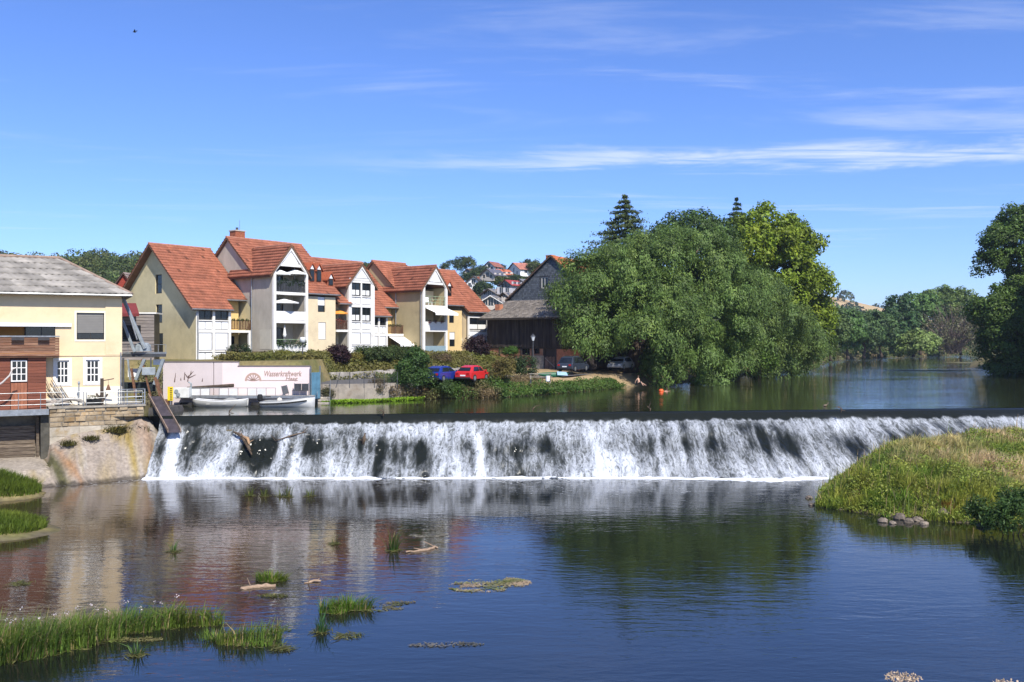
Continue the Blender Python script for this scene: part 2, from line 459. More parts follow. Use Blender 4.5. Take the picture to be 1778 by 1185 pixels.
def water_mat(name, deep, ripple, fleck=False, rough=0.02, wind=None, ior=1.33):
    m = bpy.data.materials.new(name); m.use_nodes = True
    N, L = m.node_tree.nodes, m.node_tree.links
    b = N['Principled BSDF']; b.inputs['Roughness'].default_value = rough; b.inputs['IOR'].default_value = ior
    b.inputs['Specular IOR Level'].default_value = 0.5
    tcn = N.new('ShaderNodeTexCoord')
    def nz(sx, sy, sc, det, rot=0, dist=0.0):
        mp = N.new('ShaderNodeMapping'); mp.inputs['Scale'].default_value = (sx, sy, 1); mp.inputs['Rotation'].default_value = (0, 0, rot)
        L.new(tcn.outputs['Object'], mp.inputs[0])
        n = N.new('ShaderNodeTexNoise'); n.inputs['Scale'].default_value = sc; n.inputs['Detail'].default_value = det
        n.inputs['Distortion'].default_value = dist
        L.new(mp.outputs[0], n.inputs['Vector']); return n.outputs['Fac']
    def mth(op, a, c):
        n = N.new('ShaderNodeMath'); n.operation = op
        for i, v in enumerate((a, c)):
            if isinstance(v, (int, float)): n.inputs[i].default_value = v
            else: L.new(v, n.inputs[i])
        return n.outputs[0]
    big = nz(0.35, 0.9, 0.8, 3, R(6), 0.5); mid = nz(0.5, 1.5, 2.4, 3, R(-5), 0.4); fine = nz(0.7, 1.6, 8.0, 2)
    # calmer and choppier patches
    patch = N.new('ShaderNodeMapRange'); L.new(nz(0.6, 1.2, 0.09, 2), patch.inputs[0]); patch.inputs[1].default_value = 0.35; patch.inputs[2].default_value = 0.65
    patch.inputs[3].default_value = 0.45; patch.inputs[4].default_value = 1.25
    h = mth('ADD', mth('ADD', mth('MULTIPLY', big, 0.6), mth('MULTIPLY', mid, 0.3)), mth('MULTIPLY', fine, 0.07))
    h = mth('MULTIPLY', h, patch.outputs[0])
    if wind:                                   # open water further out is ruffled by wind
        sw = N.new('ShaderNodeSeparateXYZ'); L.new(tcn.outputs['Object'], sw.inputs[0])
        wr = N.new('ShaderNodeMapRange'); L.new(mth('SUBTRACT', sw.outputs[0], mth('MULTIPLY', sw.outputs[1], 0.3)), wr.inputs[0])
        wr.inputs[1].default_value = wind[0]; wr.inputs[2].default_value = wind[1]; wr.inputs[3].default_value = 1.0; wr.inputs[4].default_value = wind[2]
        h = mth('MULTIPLY', h, wr.outputs[0])
    bp = N.new('ShaderNodeBump'); bp.inputs['Strength'].default_value = 1.0; bp.inputs['Distance'].default_value = ripple
    L.new(h, bp.inputs['Height']); L.new(bp.outputs[0], b.inputs['Normal'])
    mx = N.new('ShaderNodeMixRGB'); mx.inputs[1].default_value = (*deep, 1); mx.inputs[2].default_value = (deep[0] * 1.9, deep[1] * 1.6, deep[2] * 1.2, 1)
    L.new(nz(0.5, 1, 0.2, 4), mx.inputs[0])
    out = mx.outputs[0]
    if fleck:                                  # brown bed showing through the shallows on the left
        sb = N.new('ShaderNodeSeparateXYZ'); L.new(tcn.outputs['Object'], sb.inputs[0])
        sh = N.new('ShaderNodeMapRange'); L.new(sb.outputs[0], sh.inputs[0]); sh.inputs[1].default_value = 2; sh.inputs[2].default_value = -14
        sv = N.new('ShaderNodeMapRange'); L.new(sb.outputs[1], sv.inputs[0]); sv.inputs[1].default_value = 27; sv.inputs[2].default_value = 36
        m3 = N.new('ShaderNodeMixRGB'); L.new(mth('MULTIPLY', sh.outputs[0], sv.outputs[0]), m3.inputs[0]); L.new(out, m3.inputs[1]); m3.inputs[2].default_value = (0.03, 0.02, 0.012, 1)
        out = m3.outputs[0]
    if fleck:                                  # drifting bubbles and foam scraps below the weir
        sp = N.new('ShaderNodeSeparateXYZ'); L.new(tcn.outputs['Object'], sp.inputs[0])
        fl = N.new('ShaderNodeMapRange'); L.new(nz(0.7, 1.5, 4.5, 3, 0, 0.8), fl.inputs[0]); fl.inputs[1].default_value = 0.64; fl.inputs[2].default_value = 0.7
        zone = N.new('ShaderNodeMapRange'); L.new(sp.outputs[1], zone.inputs[0]); zone.inputs[1].default_value = 42; zone.inputs[2].default_value = 57
        drift = N.new('ShaderNodeMapRange'); L.new(nz(0.5, 1.0, 0.25, 3, 0, 0.6), drift.inputs[0]); drift.inputs[1].default_value = 0.42; drift.inputs[2].default_value = 0.6
        side = N.new('ShaderNodeMapRange'); L.new(sp.outputs[0], side.inputs[0]); side.inputs[1].default_value = -14; side.inputs[2].default_value = 4
        near = N.new('ShaderNodeMapRange'); L.new(sp.outputs[1], near.inputs[0]); near.inputs[1].default_value = 52.0; near.inputs[2].default_value = 58.5
        lace = N.new('ShaderNodeMapRange'); L.new(nz(1.0, 1.4, 2.2, 5, 0, 1.2), lace.inputs[0]); lace.inputs[1].default_value = 0.5; lace.inputs[2].default_value = 0.68
        f = mth('MULTIPLY', mth('MULTIPLY', fl.outputs[0], zone.outputs[0]), mth('MULTIPLY', drift.outputs[0], side.outputs[0]))
        f = mth('MAXIMUM', f, mth('MULTIPLY', mth('MULTIPLY', near.outputs[0], near.outputs[0]), mth('MULTIPLY', lace.outputs[0], 0.9)))
        m2 = N.new('ShaderNodeMixRGB'); L.new(f, m2.inputs[0]); L.new(out, m2.inputs[1]); m2.inputs[2].default_value = (0.62, 0.63, 0.62, 1)
        out = m2.outputs[0]
        L.new(mth('ADD', mth('MULTIPLY', f, 0.5), rough), b.inputs['Roughness'])
    L.new(out, b.inputs['Base Color'])
    return m
W_LOW = water_mat('pool_water', (0.005, 0.007, 0.007), 0.032, True, ior=1.95)
W_UP = water_mat('pond_water', (0.016, 0.02, 0.011), 0.03, wind=(-8.0, 4.0, 3.5), ior=2.0)
mb = MB()
xs = np.linspace(-60, 44, 14)
pts = [(x, crest_y(x) + 0.15, ZUP) for x in xs] + [(260, 110, ZUP), (300, 420, ZUP), (-60, 420, ZUP)]
mb.poly(*pts)
tag(mb.build('upper_pond_water', W_UP), kind='structure')
mb = MB()
mb.poly((-80, -30, ZLOW), (90, -30, ZLOW), (90, 62, ZLOW), (-80, 60.6, ZLOW))
tag(mb.build('lower_pool_water', W_LOW), kind='structure')

# weir body: sloping concrete and rubble under the sheet of water
xs = np.linspace(-23.3, 46, 40)
mb = MB()
for i in range(39):
    a, b = xs[i], xs[i + 1]
    def prof_at(x):
        c, f = crest_y(x), foot_y(x)
        return [(x, c + 1.2, -0.3), (x, c + 0.15, -0.3), (x, c + (f - c) * 0.16 + 0.6, -1.5), (x, f + 1.3, -4.4), (x, c + 1.2, -4.2)]
    pa, pb = prof_at(a), prof_at(b)
    for j in range(5): mb.poly(pa[j], pb[j], pb[(j + 1) % 5], pa[(j + 1) % 5])
tag(mb.build('weir', mat('weir_concrete', (0.05, 0.05, 0.042), 0.7, 0.4, 2.0, bump=0.4)), kind='structure')

# falling water: a rippled sheet with foam
SN, VN = 900, 110
sx = np.linspace(-23.4, 46, SN)
vt = np.linspace(0, 1, VN)
prof_h = np.interp(vt, [0, 0.06, 0.12, 0.18, 0.24, 0.32, 1.0], [-0.03, 0.01, 0.04, 0.075, 0.115, 0.18, 1.0])
prof_z = np.interp(vt, [0, 0.06, 0.12, 0.18, 0.24, 0.32, 1.0], [0.0, -0.025, -0.12, -0.33, -0.62, -0.92, -3.86])
S, V = np.meshgrid(sx, vt)
Hh = np.repeat(prof_h[:, None], SN, 1); Zz = np.repeat(prof_z[:, None], SN, 1)
cY = crest_y(S); fY = foot_y(S)
X = S + 0.25 * Hh * (fbm(S * 0.4, V * 0 + 2, 2, 4) - 0.5)
Yw = cY + 0.15 + (fY - cY - 0.15) * Hh
down = sstep(0.16, 0.4, V)
rough_ = (fbm(S * 0.9, V * 4.0, 3, 11) - 0.5) * 0.42 + (fbm(S * 2.6, V * 9.0, 3, 12) - 0.5) * 0.26 + (fbm(S * 7.0, V * 18.0, 2, 13) - 0.5) * 0.12
left = sstep(-13.5, -19, S)
lump = rough_ * down * (1 - 0.25 * left)
# ledges of the rubble face make small steps
ledge = np.maximum(0, fbm(S * 0.22, V * 5, 2, 41) - 0.55) * 0.8 * down
Yw = Yw - (lump + ledge) * 0.8; Zz = Zz + (lump + ledge) * 0.5
# foam amount as a property of the flow: thin glassy lip, broken white water below
lip = sstep(0.215, 0.255, V + 0.07 * (fbm(S * 2.6, V * 0, 3, 77) - 0.5))
fo = 0.27 * lip - 0.10 * np.exp(-((V - 0.55) / 0.15) ** 2) + 0.07 * sstep(0.6, 0.95, V)
tongue = fbm(S * 1.5 + 0.5 * fbm(S * 0.5, V * 3, 2, 8), V * 0.9, 4, 51)
fo = fo + 0.5 * (fbm(S * 0.3, V * 1.3, 3, 50) - 0.5) * down + 0.55 * (tongue - 0.5) * down + lump * 0.45
fo = fo - 0.05 * sstep(-2, 14, S) * lip
calm = sstep(-11.0, -19.0, S)                   # the left end carries less water
fo = fo - 0.2 * calm * (1 - 0.5 * sstep(0.8, 1.0, V)) * lip
for (c0, w0, amt) in ((-16.4, 1.3, 0.22), (-12.9, 0.7, 0.2), (-9.0, 1.2, 0.2), (-6.0, 0.6, 0.18), (-2.7, 0.6, 0.24), (2.5, 0.8, 0.12), (9.5, 0.9, 0.12)):
    fo = fo - amt * np.exp(-((S - c0 - 1.1 * (V - 0.7)) / w0) ** 2) * sstep(0.36, 0.6, V)
for (c0, w0, amt, sl_) in ((-22.1, 0.45, 0.5, 0.3), (-18.6, 0.8, 0.3, -2.6), (-15.2, 0.45, 0.34, -1.2), (-14.2, 0.3, 0.25, 0.3), (-2.2, 0.3, 0.3, 0.6), (5.5, 1.2, 0.16, 0), (15.5, 2.0, 0.12, 0)):
    fo = fo + amt * np.exp(-((S - c0 - sl_ * (V - 0.6)) / w0) ** 2) * sstep(0.3, 0.5, V)
fo = np.clip(fo, 0, 1)
vv = np.stack([X.ravel(), Yw.ravel(), Zz.ravel()], -1)
ix = np.arange(SN * VN).reshape(VN, SN)
q = np.stack([ix[:-1, :-1], ix[1:, :-1], ix[1:, 1:], ix[:-1, 1:]], -1).reshape(-1, 4)
m = bpy.data.materials.new('falling_water'); m.use_nodes = True
N, L = m.node_tree.nodes, m.node_tree.links
b = N['Principled BSDF']; b.inputs['IOR'].default_value = 1.33; b.inputs['Specular IOR Level'].default_value = 0.3
uvn = N.new('ShaderNodeUVMap'); uvn.uv_map = 'flow'
att = N.new('ShaderNodeAttribute'); att.attribute_name = 'tone'
def nz2(sx_, sy_, sc, det, dist=0.0):
    mp = N.new('ShaderNodeMapping'); mp.inputs['Scale'].default_value = (sx_, sy_, 1); L.new(uvn.outputs[0], mp.inputs[0])
    n = N.new('ShaderNodeTexNoise'); n.inputs['Scale'].default_value = sc; n.inputs['Detail'].default_value = det
    n.inputs['Roughness'].default_value = 0.68; n.inputs['Distortion'].default_value = dist
    L.new(mp.outputs[0], n.inputs['Vector']); return n.outputs['Fac']
def mth2(op, a, c):
    n = N.new('ShaderNodeMath'); n.operation = op
    for i, v in enumerate((a, c)):
        if isinstance(v, (int, float)): n.inputs[i].default_value = v
        else: L.new(v, n.inputs[i])
    return n.outputs[0]
# lacy network: ridged noise
r1 = mth2('SUBTRACT', 1.0, mth2('MULTIPLY', mth2('ABSOLUTE', mth2('SUBTRACT', nz2(1.0, 0.55, 2.6, 5, 1.1), 0.5), 0), 5.0))
r2 = mth2('SUBTRACT', 1.0, mth2('MULTIPLY', mth2('ABSOLUTE', mth2('SUBTRACT', nz2(1.0, 0.8, 8.0, 4, 0.5), 0.5), 0), 5.0))
st = nz2(2.4, 0.34, 2.4, 5, 0.7)
pat = mth2('ADD', mth2('ADD', mth2('MULTIPLY', r1, 0.42), mth2('MULTIPLY', r2, 0.14)), mth2('MULTIPLY', st, 0.62))
tot = mth2('ADD', mth2('MULTIPLY', att.outputs['Fac'], 1.25), mth2('SUBTRACT', mth2('MULTIPLY', pat, 1.15), 1.0))
fm = N.new('ShaderNodeMapRange'); L.new(tot, fm.inputs[0]); fm.inputs[1].default_value = -0.16; fm.inputs[2].default_value = 0.46
fpow = mth2('MULTIPLY', mth2('POWER', fm.outputs[0], 1.45), mth2('MINIMUM', mth2('MULTIPLY', att.outputs['Fac'], 9.0), 1.0))
mx = N.new('ShaderNodeMixRGB'); L.new(fpow, mx.inputs[0]);  mx.inputs[2].default_value = (0.54, 0.57, 0.61, 1)
glassy = N.new('ShaderNodeMixRGB'); glassy.inputs[1].default_value = (0.012, 0.014, 0.011, 1); glassy.inputs[2].default_value = (0.085, 0.092, 0.09, 1)
L.new(mth2('MINIMUM', mth2('MULTIPLY', att.outputs['Fac'], 5.0), 1.0), glassy.inputs[0]); L.new(glassy.outputs[0], mx.inputs[1])
L.new(mx.outputs[0], b.inputs['Base Color'])
L.new(mth2('ADD', mth2('MULTIPLY', mth2('MINIMUM', mth2('MULTIPLY', att.outputs['Fac'], 6.0), 1.0), 0.5), 0.16), b.inputs['Roughness'])
bp = N.new('ShaderNodeBump'); bp.inputs['Strength'].default_value = 0.8; bp.inputs['Distance'].default_value = 0.1
L.new(mth2('MULTIPLY', mth2('ADD', pat, nz2(1, 0.6, 7, 4, 0.6)), att.outputs['Fac']), bp.inputs['Height']); L.new(bp.outputs[0], b.inputs['Normal'])
fall = mesh_np('falling_water', vv, q, None, m, np.repeat(fo.ravel()[:, None], 3, 1), smooth=True, uv=np.stack([S.ravel(), (V * 6.0).ravel()], -1))
tag(fall, 'sheet of white water tumbling down the sloping weir', 'water', kind='structure')

# froth heaped along the foot of the weir
M_FOAM = mat('froth', (0.66, 0.69, 0.72), 0.7, 0.08, 5, bump=0.4, bscale=12)
SN2, VN2 = 800, 16
sx2 = np.linspace(-23.5, 20.4, SN2); vt2 = np.linspace(-1, 1, VN2)
S2, V2 = np.meshgrid(sx2, vt2)
wd = 0.06 + 0.55 * fbm(S2 * 0.9, S2 * 0, 4, 60) ** 2.2 + 0.25 * np.maximum(0, fbm(S2 * 3.1, S2 * 0, 2, 63) - 0.55) + 1.15 * np.exp(-((S2 - 16.0) / 3.2) ** 2) + 0.25 * np.exp(-((S2 + 22) / 1.6) ** 2)
Y2 = foot_y(S2) + 0.06 - wd * (V2 + 0.6)
Z2 = ZLOW + 0.17 * (1 - V2 ** 2) * (0.35 + 1.1 * fbm(S2 * 1.6, V2 * 1.5 + 9, 4, 61)) - 0.07 - 0.18 * np.maximum(0, fbm(S2 * 2.5, V2 * 3, 3, 62) - 0.45) * (wd > 0.55)
ix = np.arange(SN2 * VN2).reshape(VN2, SN2)
q = np.stack([ix[:-1, :-1], ix[1:, :-1], ix[1:, 1:], ix[:-1, 1:]], -1).reshape(-1, 4)
fo_ = mesh_np('froth', np.stack([S2.ravel(), Y2.ravel(), Z2.ravel()], -1), q, None, M_FOAM, smooth=True)
tag(fo_, 'line of white froth along the foot of the weir', 'foam', kind='stuff')
# ------------------------------------------------------------------ building helpers
rng = np.random.default_rng(7)
def tile_field(parent, P0, ex, Lx, ed, D, off, tone, tw=0.3, tc=0.4, name='roof_tiles', seed=1, h=0.085, worn=0.12, matl=None):
    """Courses of tiles on a roof plane: P0 upper corner, ex along the eave, ed down the slope."""
    P0, ex, ed = np.array(P0, float) - np.array(off, float), np.array(ex, float), np.array(ed, float)
    nrm = np.cross(ex, ed); nrm /= np.linalg.norm(nrm)
    if nrm[2] < 0: nrm = -nrm
    nx, ny = max(1, int(round(Lx / tw))), max(1, int(round(D / tc)))
    tw, tc = Lx / nx, D / ny
    I, J = np.meshgrid(np.arange(nx), np.arange(ny)); I = I.ravel(); J = J.ravel(); k = len(I)
    r = np.random.default_rng(seed)
    jit = r.normal(0, 0.006, k)
    a = [0.0, 0.5, 1.0]; hh = [0.0, 0.045, 0.0]
    V = np.zeros((k, 9, 3))
    for c in range(3):
        x = (I + a[c]) * tw
        V[:, c] = P0 + x[:, None] * ex + (J * tc)[:, None] * ed + (0.012 + hh[c] + 0 * jit)[:, None] * nrm
        V[:, 3 + c] = P0 + x[:, None] * ex + ((J + 1.06) * tc)[:, None] * ed + (0.012 + h + hh[c] + jit)[:, None] * nrm
        V[:, 6 + c] = P0 + x[:, None] * ex + ((J + 1.06) * tc)[:, None] * ed + (0.005 + 0 * jit)[:, None] * nrm
    base = (np.arange(k) * 9)[:, None]
    q = np.concatenate([base + np.array([[0, 1, 4, 3]]), base + np.array([[1, 2, 5, 4]]), base + np.array([[3, 4, 7, 6]]), base + np.array([[4, 5, 8, 7]])])
    t = np.array(tone) * (1 + worn * (r.random((k, 1)) - 0.5) * 2)
    t = t * (1 + 0.22 * (fbm(I * tw * 0.25, J * tc * 0.3, 3, seed)[:, None] - 0.5))
    lich = (r.random(k) < 0.012)[:, None]
    t = np.where(lich, t * 0.45, t)
    col = np.repeat(t[:, None, :], 9, 1).reshape(-1, 3)
    o = mesh_np(name, V.reshape(-1, 3), q, None, matl or TILE, col, parent)
    o['kind'] = 'stuff'
    return o
RED_T = (0.29, 0.104, 0.058)

class Frame:
    """A thing's root with a local frame: x along the front, y to the back, z up."""
    def __init__(s, name, org, ang, base, label, cat, group=None):
        s.o = Vector(org); s.a = ang; s.base = Vector(base)
        ex = Vector((math.cos(ang), math.sin(ang), 0)); ey = Vector((-math.sin(ang), math.cos(ang), 0))
        s.root = empty(name, s.o + ex * base[0] + ey * base[1] + Vector((0, 0, base[2])), ang, label, cat, group)
    def mb(s): return MB(s.base)
def gwall(m, o, ex, ez, ein, x0, x1, topf, xs_extra, holes, depth):
    o, ex, ez, ein = Vector(o), Vector(ex), Vector(ez), Vector(ein)
    xs = sorted({x0, x1} | set(xs_extra) | {h[0] for h in holes} | {h[1] for h in holes})
    P = lambda a, b, d=0: o + ex * a + ez * b + ein * d
    for a, b in zip(xs[:-1], xs[1:]):
        hs = sorted([h for h in holes if h[0] < (a + b) / 2 < h[1]], key=lambda h: h[2])
        z = 0.0
        for h in hs:
            m.poly(P(a, z), P(b, z), P(b, h[2]), P(a, h[2])); z = h[3]
        m.poly(P(a, z), P(b, z), P(b, topf(b)), P(a, topf(a)))
    for a, b, c, d in holes:
        m.poly(P(a, c), P(a, d), P(a, d, depth), P(a, c, depth)); m.poly(P(b, d), P(b, c), P(b, c, depth), P(b, d, depth))
        m.poly(P(a, d), P(b, d), P(b, d, depth), P(a, d, depth)); m.poly(P(b, c), P(a, c), P(a, c, depth), P(b, c, depth))
def window(F, o, ex, ein, w, h, nx=2, nz=1, fmat=None, fw=0.07, depth=0.12, shutter=0.0, curtain=0.0, name='window', split=None, smat=None, sill=False):
    """Frame with panes set back in an opening whose lower left corner is o."""
    fmat = fmat or M_DARKFRAME; o, ex, ein = Vector(o), Vector(ex), Vector(ein); ez = Vector((0, 0, 1))
    m = F.mb(); d = ein * depth
    out = -ein * 0.06
    B = lambda a, b, c, e, extra=0.0: m.obox(o + d + ex * a + ez * c, ex * (b - a), out * (1 + extra), ez * (e - c))
    B(0, w, 0, fw); B(0, w, h - fw, h); B(0, fw, fw, h - fw); B(w - fw, w, fw, h - fw)
    zs = [fw + (h - 2 * fw) * j / nz for j in range(nz + 1)]
    if split: zs = [fw, fw + (h - 2 * fw) * split, h - fw]
    xs_ = [fw + (w - 2 * fw) * i / nx for i in range(nx + 1)]
    for x in xs_[1:-1]: B(x - fw / 3, x + fw / 3, fw, h - fw, -0.15)
    for z in zs[1:-1]: B(fw, w - fw, z - fw / 3, z + fw / 3, -0.3)
    wo = m.build(name, fmat, F.root)
    for i in range(nx):
        for j in range(len(zs) - 1):
            p = F.mb(); p.obox(o + d + ex * (xs_[i] + 0.005) + ez * (zs[j] + 0.005), ex * (xs_[i + 1] - xs_[i] - 0.01), out * 0.3, ez * (zs[j + 1] - zs[j] - 0.01))
            p.build('pane', M_GLASS, wo)
    if curtain:
        for i in range(nx):
            p = F.mb(); p.obox(o + d + out * 0.35 + ex * (xs_[i] + 0.05) + ez * (fw + 0.03), ex * (xs_[i + 1] - xs_[i] - 0.1), out * 0.05, ez * (h - 2 * fw - 0.06) * curtain)
            p.build('curtain', M_FABRIC, wo)
    if shutter:
        p = F.mb(); zt = h - 0.02
        n = max(2, int(h * shutter / 0.11)); st = h * shutter / n
        for k in range(n): p.obox(o + d + out * 1.15 + ex * 0.04 + ez * (zt - (k + 1) * st + 0.012), ex * (w - 0.08), out * 0.35, ez * (st - 0.015))
        p.obox(o + d + out * 1.1 + ex * 0.045 + ez * (zt - h * shutter), ex * (w - 0.09), out * 0.1, ez * h * shutter)
        p.build('roller_shutter', smat or M_SHUT, wo)
    if sill:
        p = F.mb(); p.obox(o + ex * -0.08 - ez * 0.07, ex * (w + 0.16), ein * 0.12 - ein * 0.18, ez * 0.06); p.build('sill', M_WHITE, wo)
    return wo

# ------------------------------------------------------------------ terrace of apartment houses
def Wp(u, n): return ROW_O + EU * u + EN * n
def U(px, n):
    r = (px - CX) / FPX; p = Wp(0, n); return (r * p.y - p.x) / (EU.x - r * EU.y)
def NN(px, u):
    r = (px - CX) / FPX; p = Wp(u, 0); return (r * p.y - p.x) / (EN.x - r * EN.y)
def Zr(py, u, n): return 5 - (py - CY) * Wp(u, n).y / FPX
X_, Y_, Zv = Vector((1, 0, 0)), Vector((0, 1, 0)), Vector((0, 0, 1))
TP = 0.9                                        # roof slope of the terrace
def slope_roof(F, u0, u1, n_top, z_top, n_eave, tone=RED_T, seed=1, thick=0.2, name='roof', front=True, gutter=True):
    """One roof plane of slope TP running down towards the river (front) or away from it."""
    s = 1 if front else -1
    L = abs(n_eave - n_top); z_e = z_top - TP * L
    m = F.mb(); y0, y1 = -n_top, -n_eave
    m.prism([(y0, z_top), (y1, z_e), (y1, z_e - thick), (y0, z_top - thick)], (u0, 0, 0), Y_, Zv, X_ * (u1 - u0))
    ro = m.build(name, mat('roof_underside', (0.16, 0.085, 0.05), 0.9, 0.2), F.root)
    ed = Vector((0, y1 - y0, z_e - z_top)); D = ed.length; ed.normalize()
    tile_field(ro, (u0 - 0.03, y0, z_top), (1, 0, 0), u1 - u0 + 0.06, ed, D + 0.05, F.base, tone, seed=seed)
    if front:
        g = F.mb(); g.tube([(u0 - 0.02, y0, z_top + 0.03), (u1 + 0.02, y0, z_top + 0.03)], 0.12, 8); g.build('ridge_tiles', mat('ridge_tile', (0.36, 0.16, 0.1), 0.8, 0.25, 6), ro)
    if gutter and front:
        g = F.mb(); g.tube([(u0, y1 - 0.08, z_e - 0.08), (u1, y1 - 0.08, z_e - 0.08)], 0.065, 8); g.build('gutter', M_METAL, ro)
    return ro
def bay(F, u0, u1, n, cols, rows, post=0.26, depth=0.14):
    """White post-and-beam front with windows, panels and shutters; rows are (z0, z1, kind) from the bottom up."""
    cw = (u1 - u0 - post) / cols
    y = -n
    zb = min(r[0] for r in rows) - 0.15; zt = max(r[1] for r in rows) + 0.2
    m = F.mb(); m.box(u0 + 0.02, u1 - 0.02, y + 0.16, y + 0.3, zb, zt); m.build('wall', M_DARKFRAME, F.root)
    for i in range(cols + 1):
        m = F.mb(); x = u0 + i * cw; m.box(x, x + post, y - 0.03, y + 0.16, zb, zt); m.build('post', M_WHITE, F.root, bevel=0.01)
    zl = sorted({zb, zt} | {z for r in rows for z in r[:2]})
    for i in range(cols):
        xa, xb = u0 + i * cw + post, u0 + (i + 1) * cw
        prev = zb
        for (z0, z1, kind) in rows:
            if z0 - prev > 0.02:
                m = F.mb(); m.box(xa, xb, y - 0.01, y + 0.15, prev, z0); m.build('beam', M_WHITE, F.root)
            prev = z1
            if kind == 'panel':
                hw = (xb - xa) / 2
                for s in range(2):
                    m = F.mb(); m.box(xa + s * hw + 0.035, xa + (s + 1) * hw - 0.035, y + 0.07, y + 0.15, z0 + 0.05, z1 - 0.05); m.build('panel', M_SHUT, F.root)
            else:
                window(F, (xa + 0.03, y, z0 + 0.02), X_, Y_, xb - xa - 0.06, z1 - z0 - 0.04, 2, 1, shutter={'shut': 0.97, 'half': 0.55}.get(kind, 0), curtain={'cur': 0.45}.get(kind, 0), depth=0.13)
        if zt - prev > 0.02:
            m = F.mb(); m.box(xa, xb, y - 0.01, y + 0.15, prev, zt); m.build('beam', M_WHITE, F.root)
def rail_balcony(F, u0, u1, n, z, h=0.95, matl=None, style='bars', depth=1.2, slab=True):
    y = -n; matl = matl or mat('brown_timber', (0.09, 0.04, 0.022), 0.7, 0.3, 4)
    if slab:
        m = F.mb(); m.box(u0, u1, y, y + depth, z - 0.22, z); m.build('balcony_slab', M_WHITE, F.root)
    r = F.mb(); r.box(u0, u1, y + 0.03, y + 0.09, z + h - 0.07, z + h); r.box(u0, u1, y + 0.03, y + 0.09, z + 0.08, z + 0.14)
    ro = r.build('railing', matl, F.root)
    k = max(3, int((u1 - u0) / 0.17))
    for i in range(k):
        x = u0 + (i + 0.5) * (u1 - u0) / k
        b = F.mb(); b.box(x - 0.045, x + 0.045, y + 0.04, y + 0.08, z + 0.14, z + h - 0.07); b.build('baluster', matl, ro)
def leaf_tuft(F, c, rad, n, size, tone, name='plant', parent=None, seed=0):
    """Small leafy clump as a part (balcony flowers)."""
    r = np.random.default_rng(seed); c = np.array(c) - np.array(F.base)
    d = r.normal(0, 1, (n, 3)); d /= np.linalg.norm(d, axis=1)[:, None]
    P = c + d * np.array(rad) * (0.5 + 0.5 * r.random((n, 1)))
    o = leaf_mesh(name, P, d, size, tone, r, parent or F.root); o['kind'] = 'stuff'
    return o
def leaf_mesh(name, P, Nn, size, tone, r, parent=None, aspect=0.55, jitter=0.7, var=0.35, droop=0.0, matl=None, tone2=None):
    k = len(P)
    nrm = Nn + r.normal(0, jitter, (k, 3)); nrm /= np.linalg.norm(nrm, axis=1)[:, None] + 1e-9
    t = r.normal(0, 1, (k, 3)); t[:, 2] -= droop * 2.0
    t = t - (t * nrm).sum(1)[:, None] * nrm; t /= np.linalg.norm(t, axis=1)[:, None] + 1e-9
    b = np.cross(nrm, t)
    s = (size * (0.6 + 0.8 * r.random(k)))[:, None]
    V = np.stack([P - t * s * 0.5, P + b * s * aspect * 0.5, P + t * s * 0.5 + nrm * s * 0.08, P - b * s * aspect * 0.5], 1)
    tn = np.array(tone) if np.ndim(tone) == 1 else tone
    c = tn * (1 + var * (r.random((k, 1)) * 2 - 1))
    if tone2 is not None:
        w = (r.random((k, 1)) < 0.2); c = np.where(w, np.array(tone2) * (0.8 + 0.4 * r.random((k, 1))), c)
    q = np.arange(k * 4).reshape(-1, 4)
    o = mesh_np(name, V.reshape(-1, 3), q, None, matl or LEAF, np.repeat(c, 4, 0), parent)
    return o
def parasol(F, c, r, drop, closed=False, tone=None, parent=None):
    m = F.mb(); k = 8
    x, y, z = c
    if closed:
        m.lathe([(0.02, 0.0), (0.1, -0.5), (0.17, -1.0), (0.1, -1.15), (0.03, -1.1)], 8, (x, y, z))
    else:
        ring = [(x + r * math.cos(2 * math.pi * i / k), y + r * math.sin(2 * math.pi * i / k), z - drop) for i in range(k)]
        ring2 = [(p[0], p[1], p[2] - 0.12) for p in ring]
        m.add([(x, y, z)] + ring + ring2, [(0, 1 + i, 1 + (i + 1) % k) for i in range(k)] + [(1 + i, 9 + i, 9 + (i + 1) % k, 1 + (i + 1) % k) for i in range(k)])
    po = m.build('parasol', tone or M_FABRIC, F.root)
    p = F.mb(); p.tube([(x, y, z - 2.2), (x, y, z + 0.05)], 0.025, 6); p.build('pole', M_METAL, po)
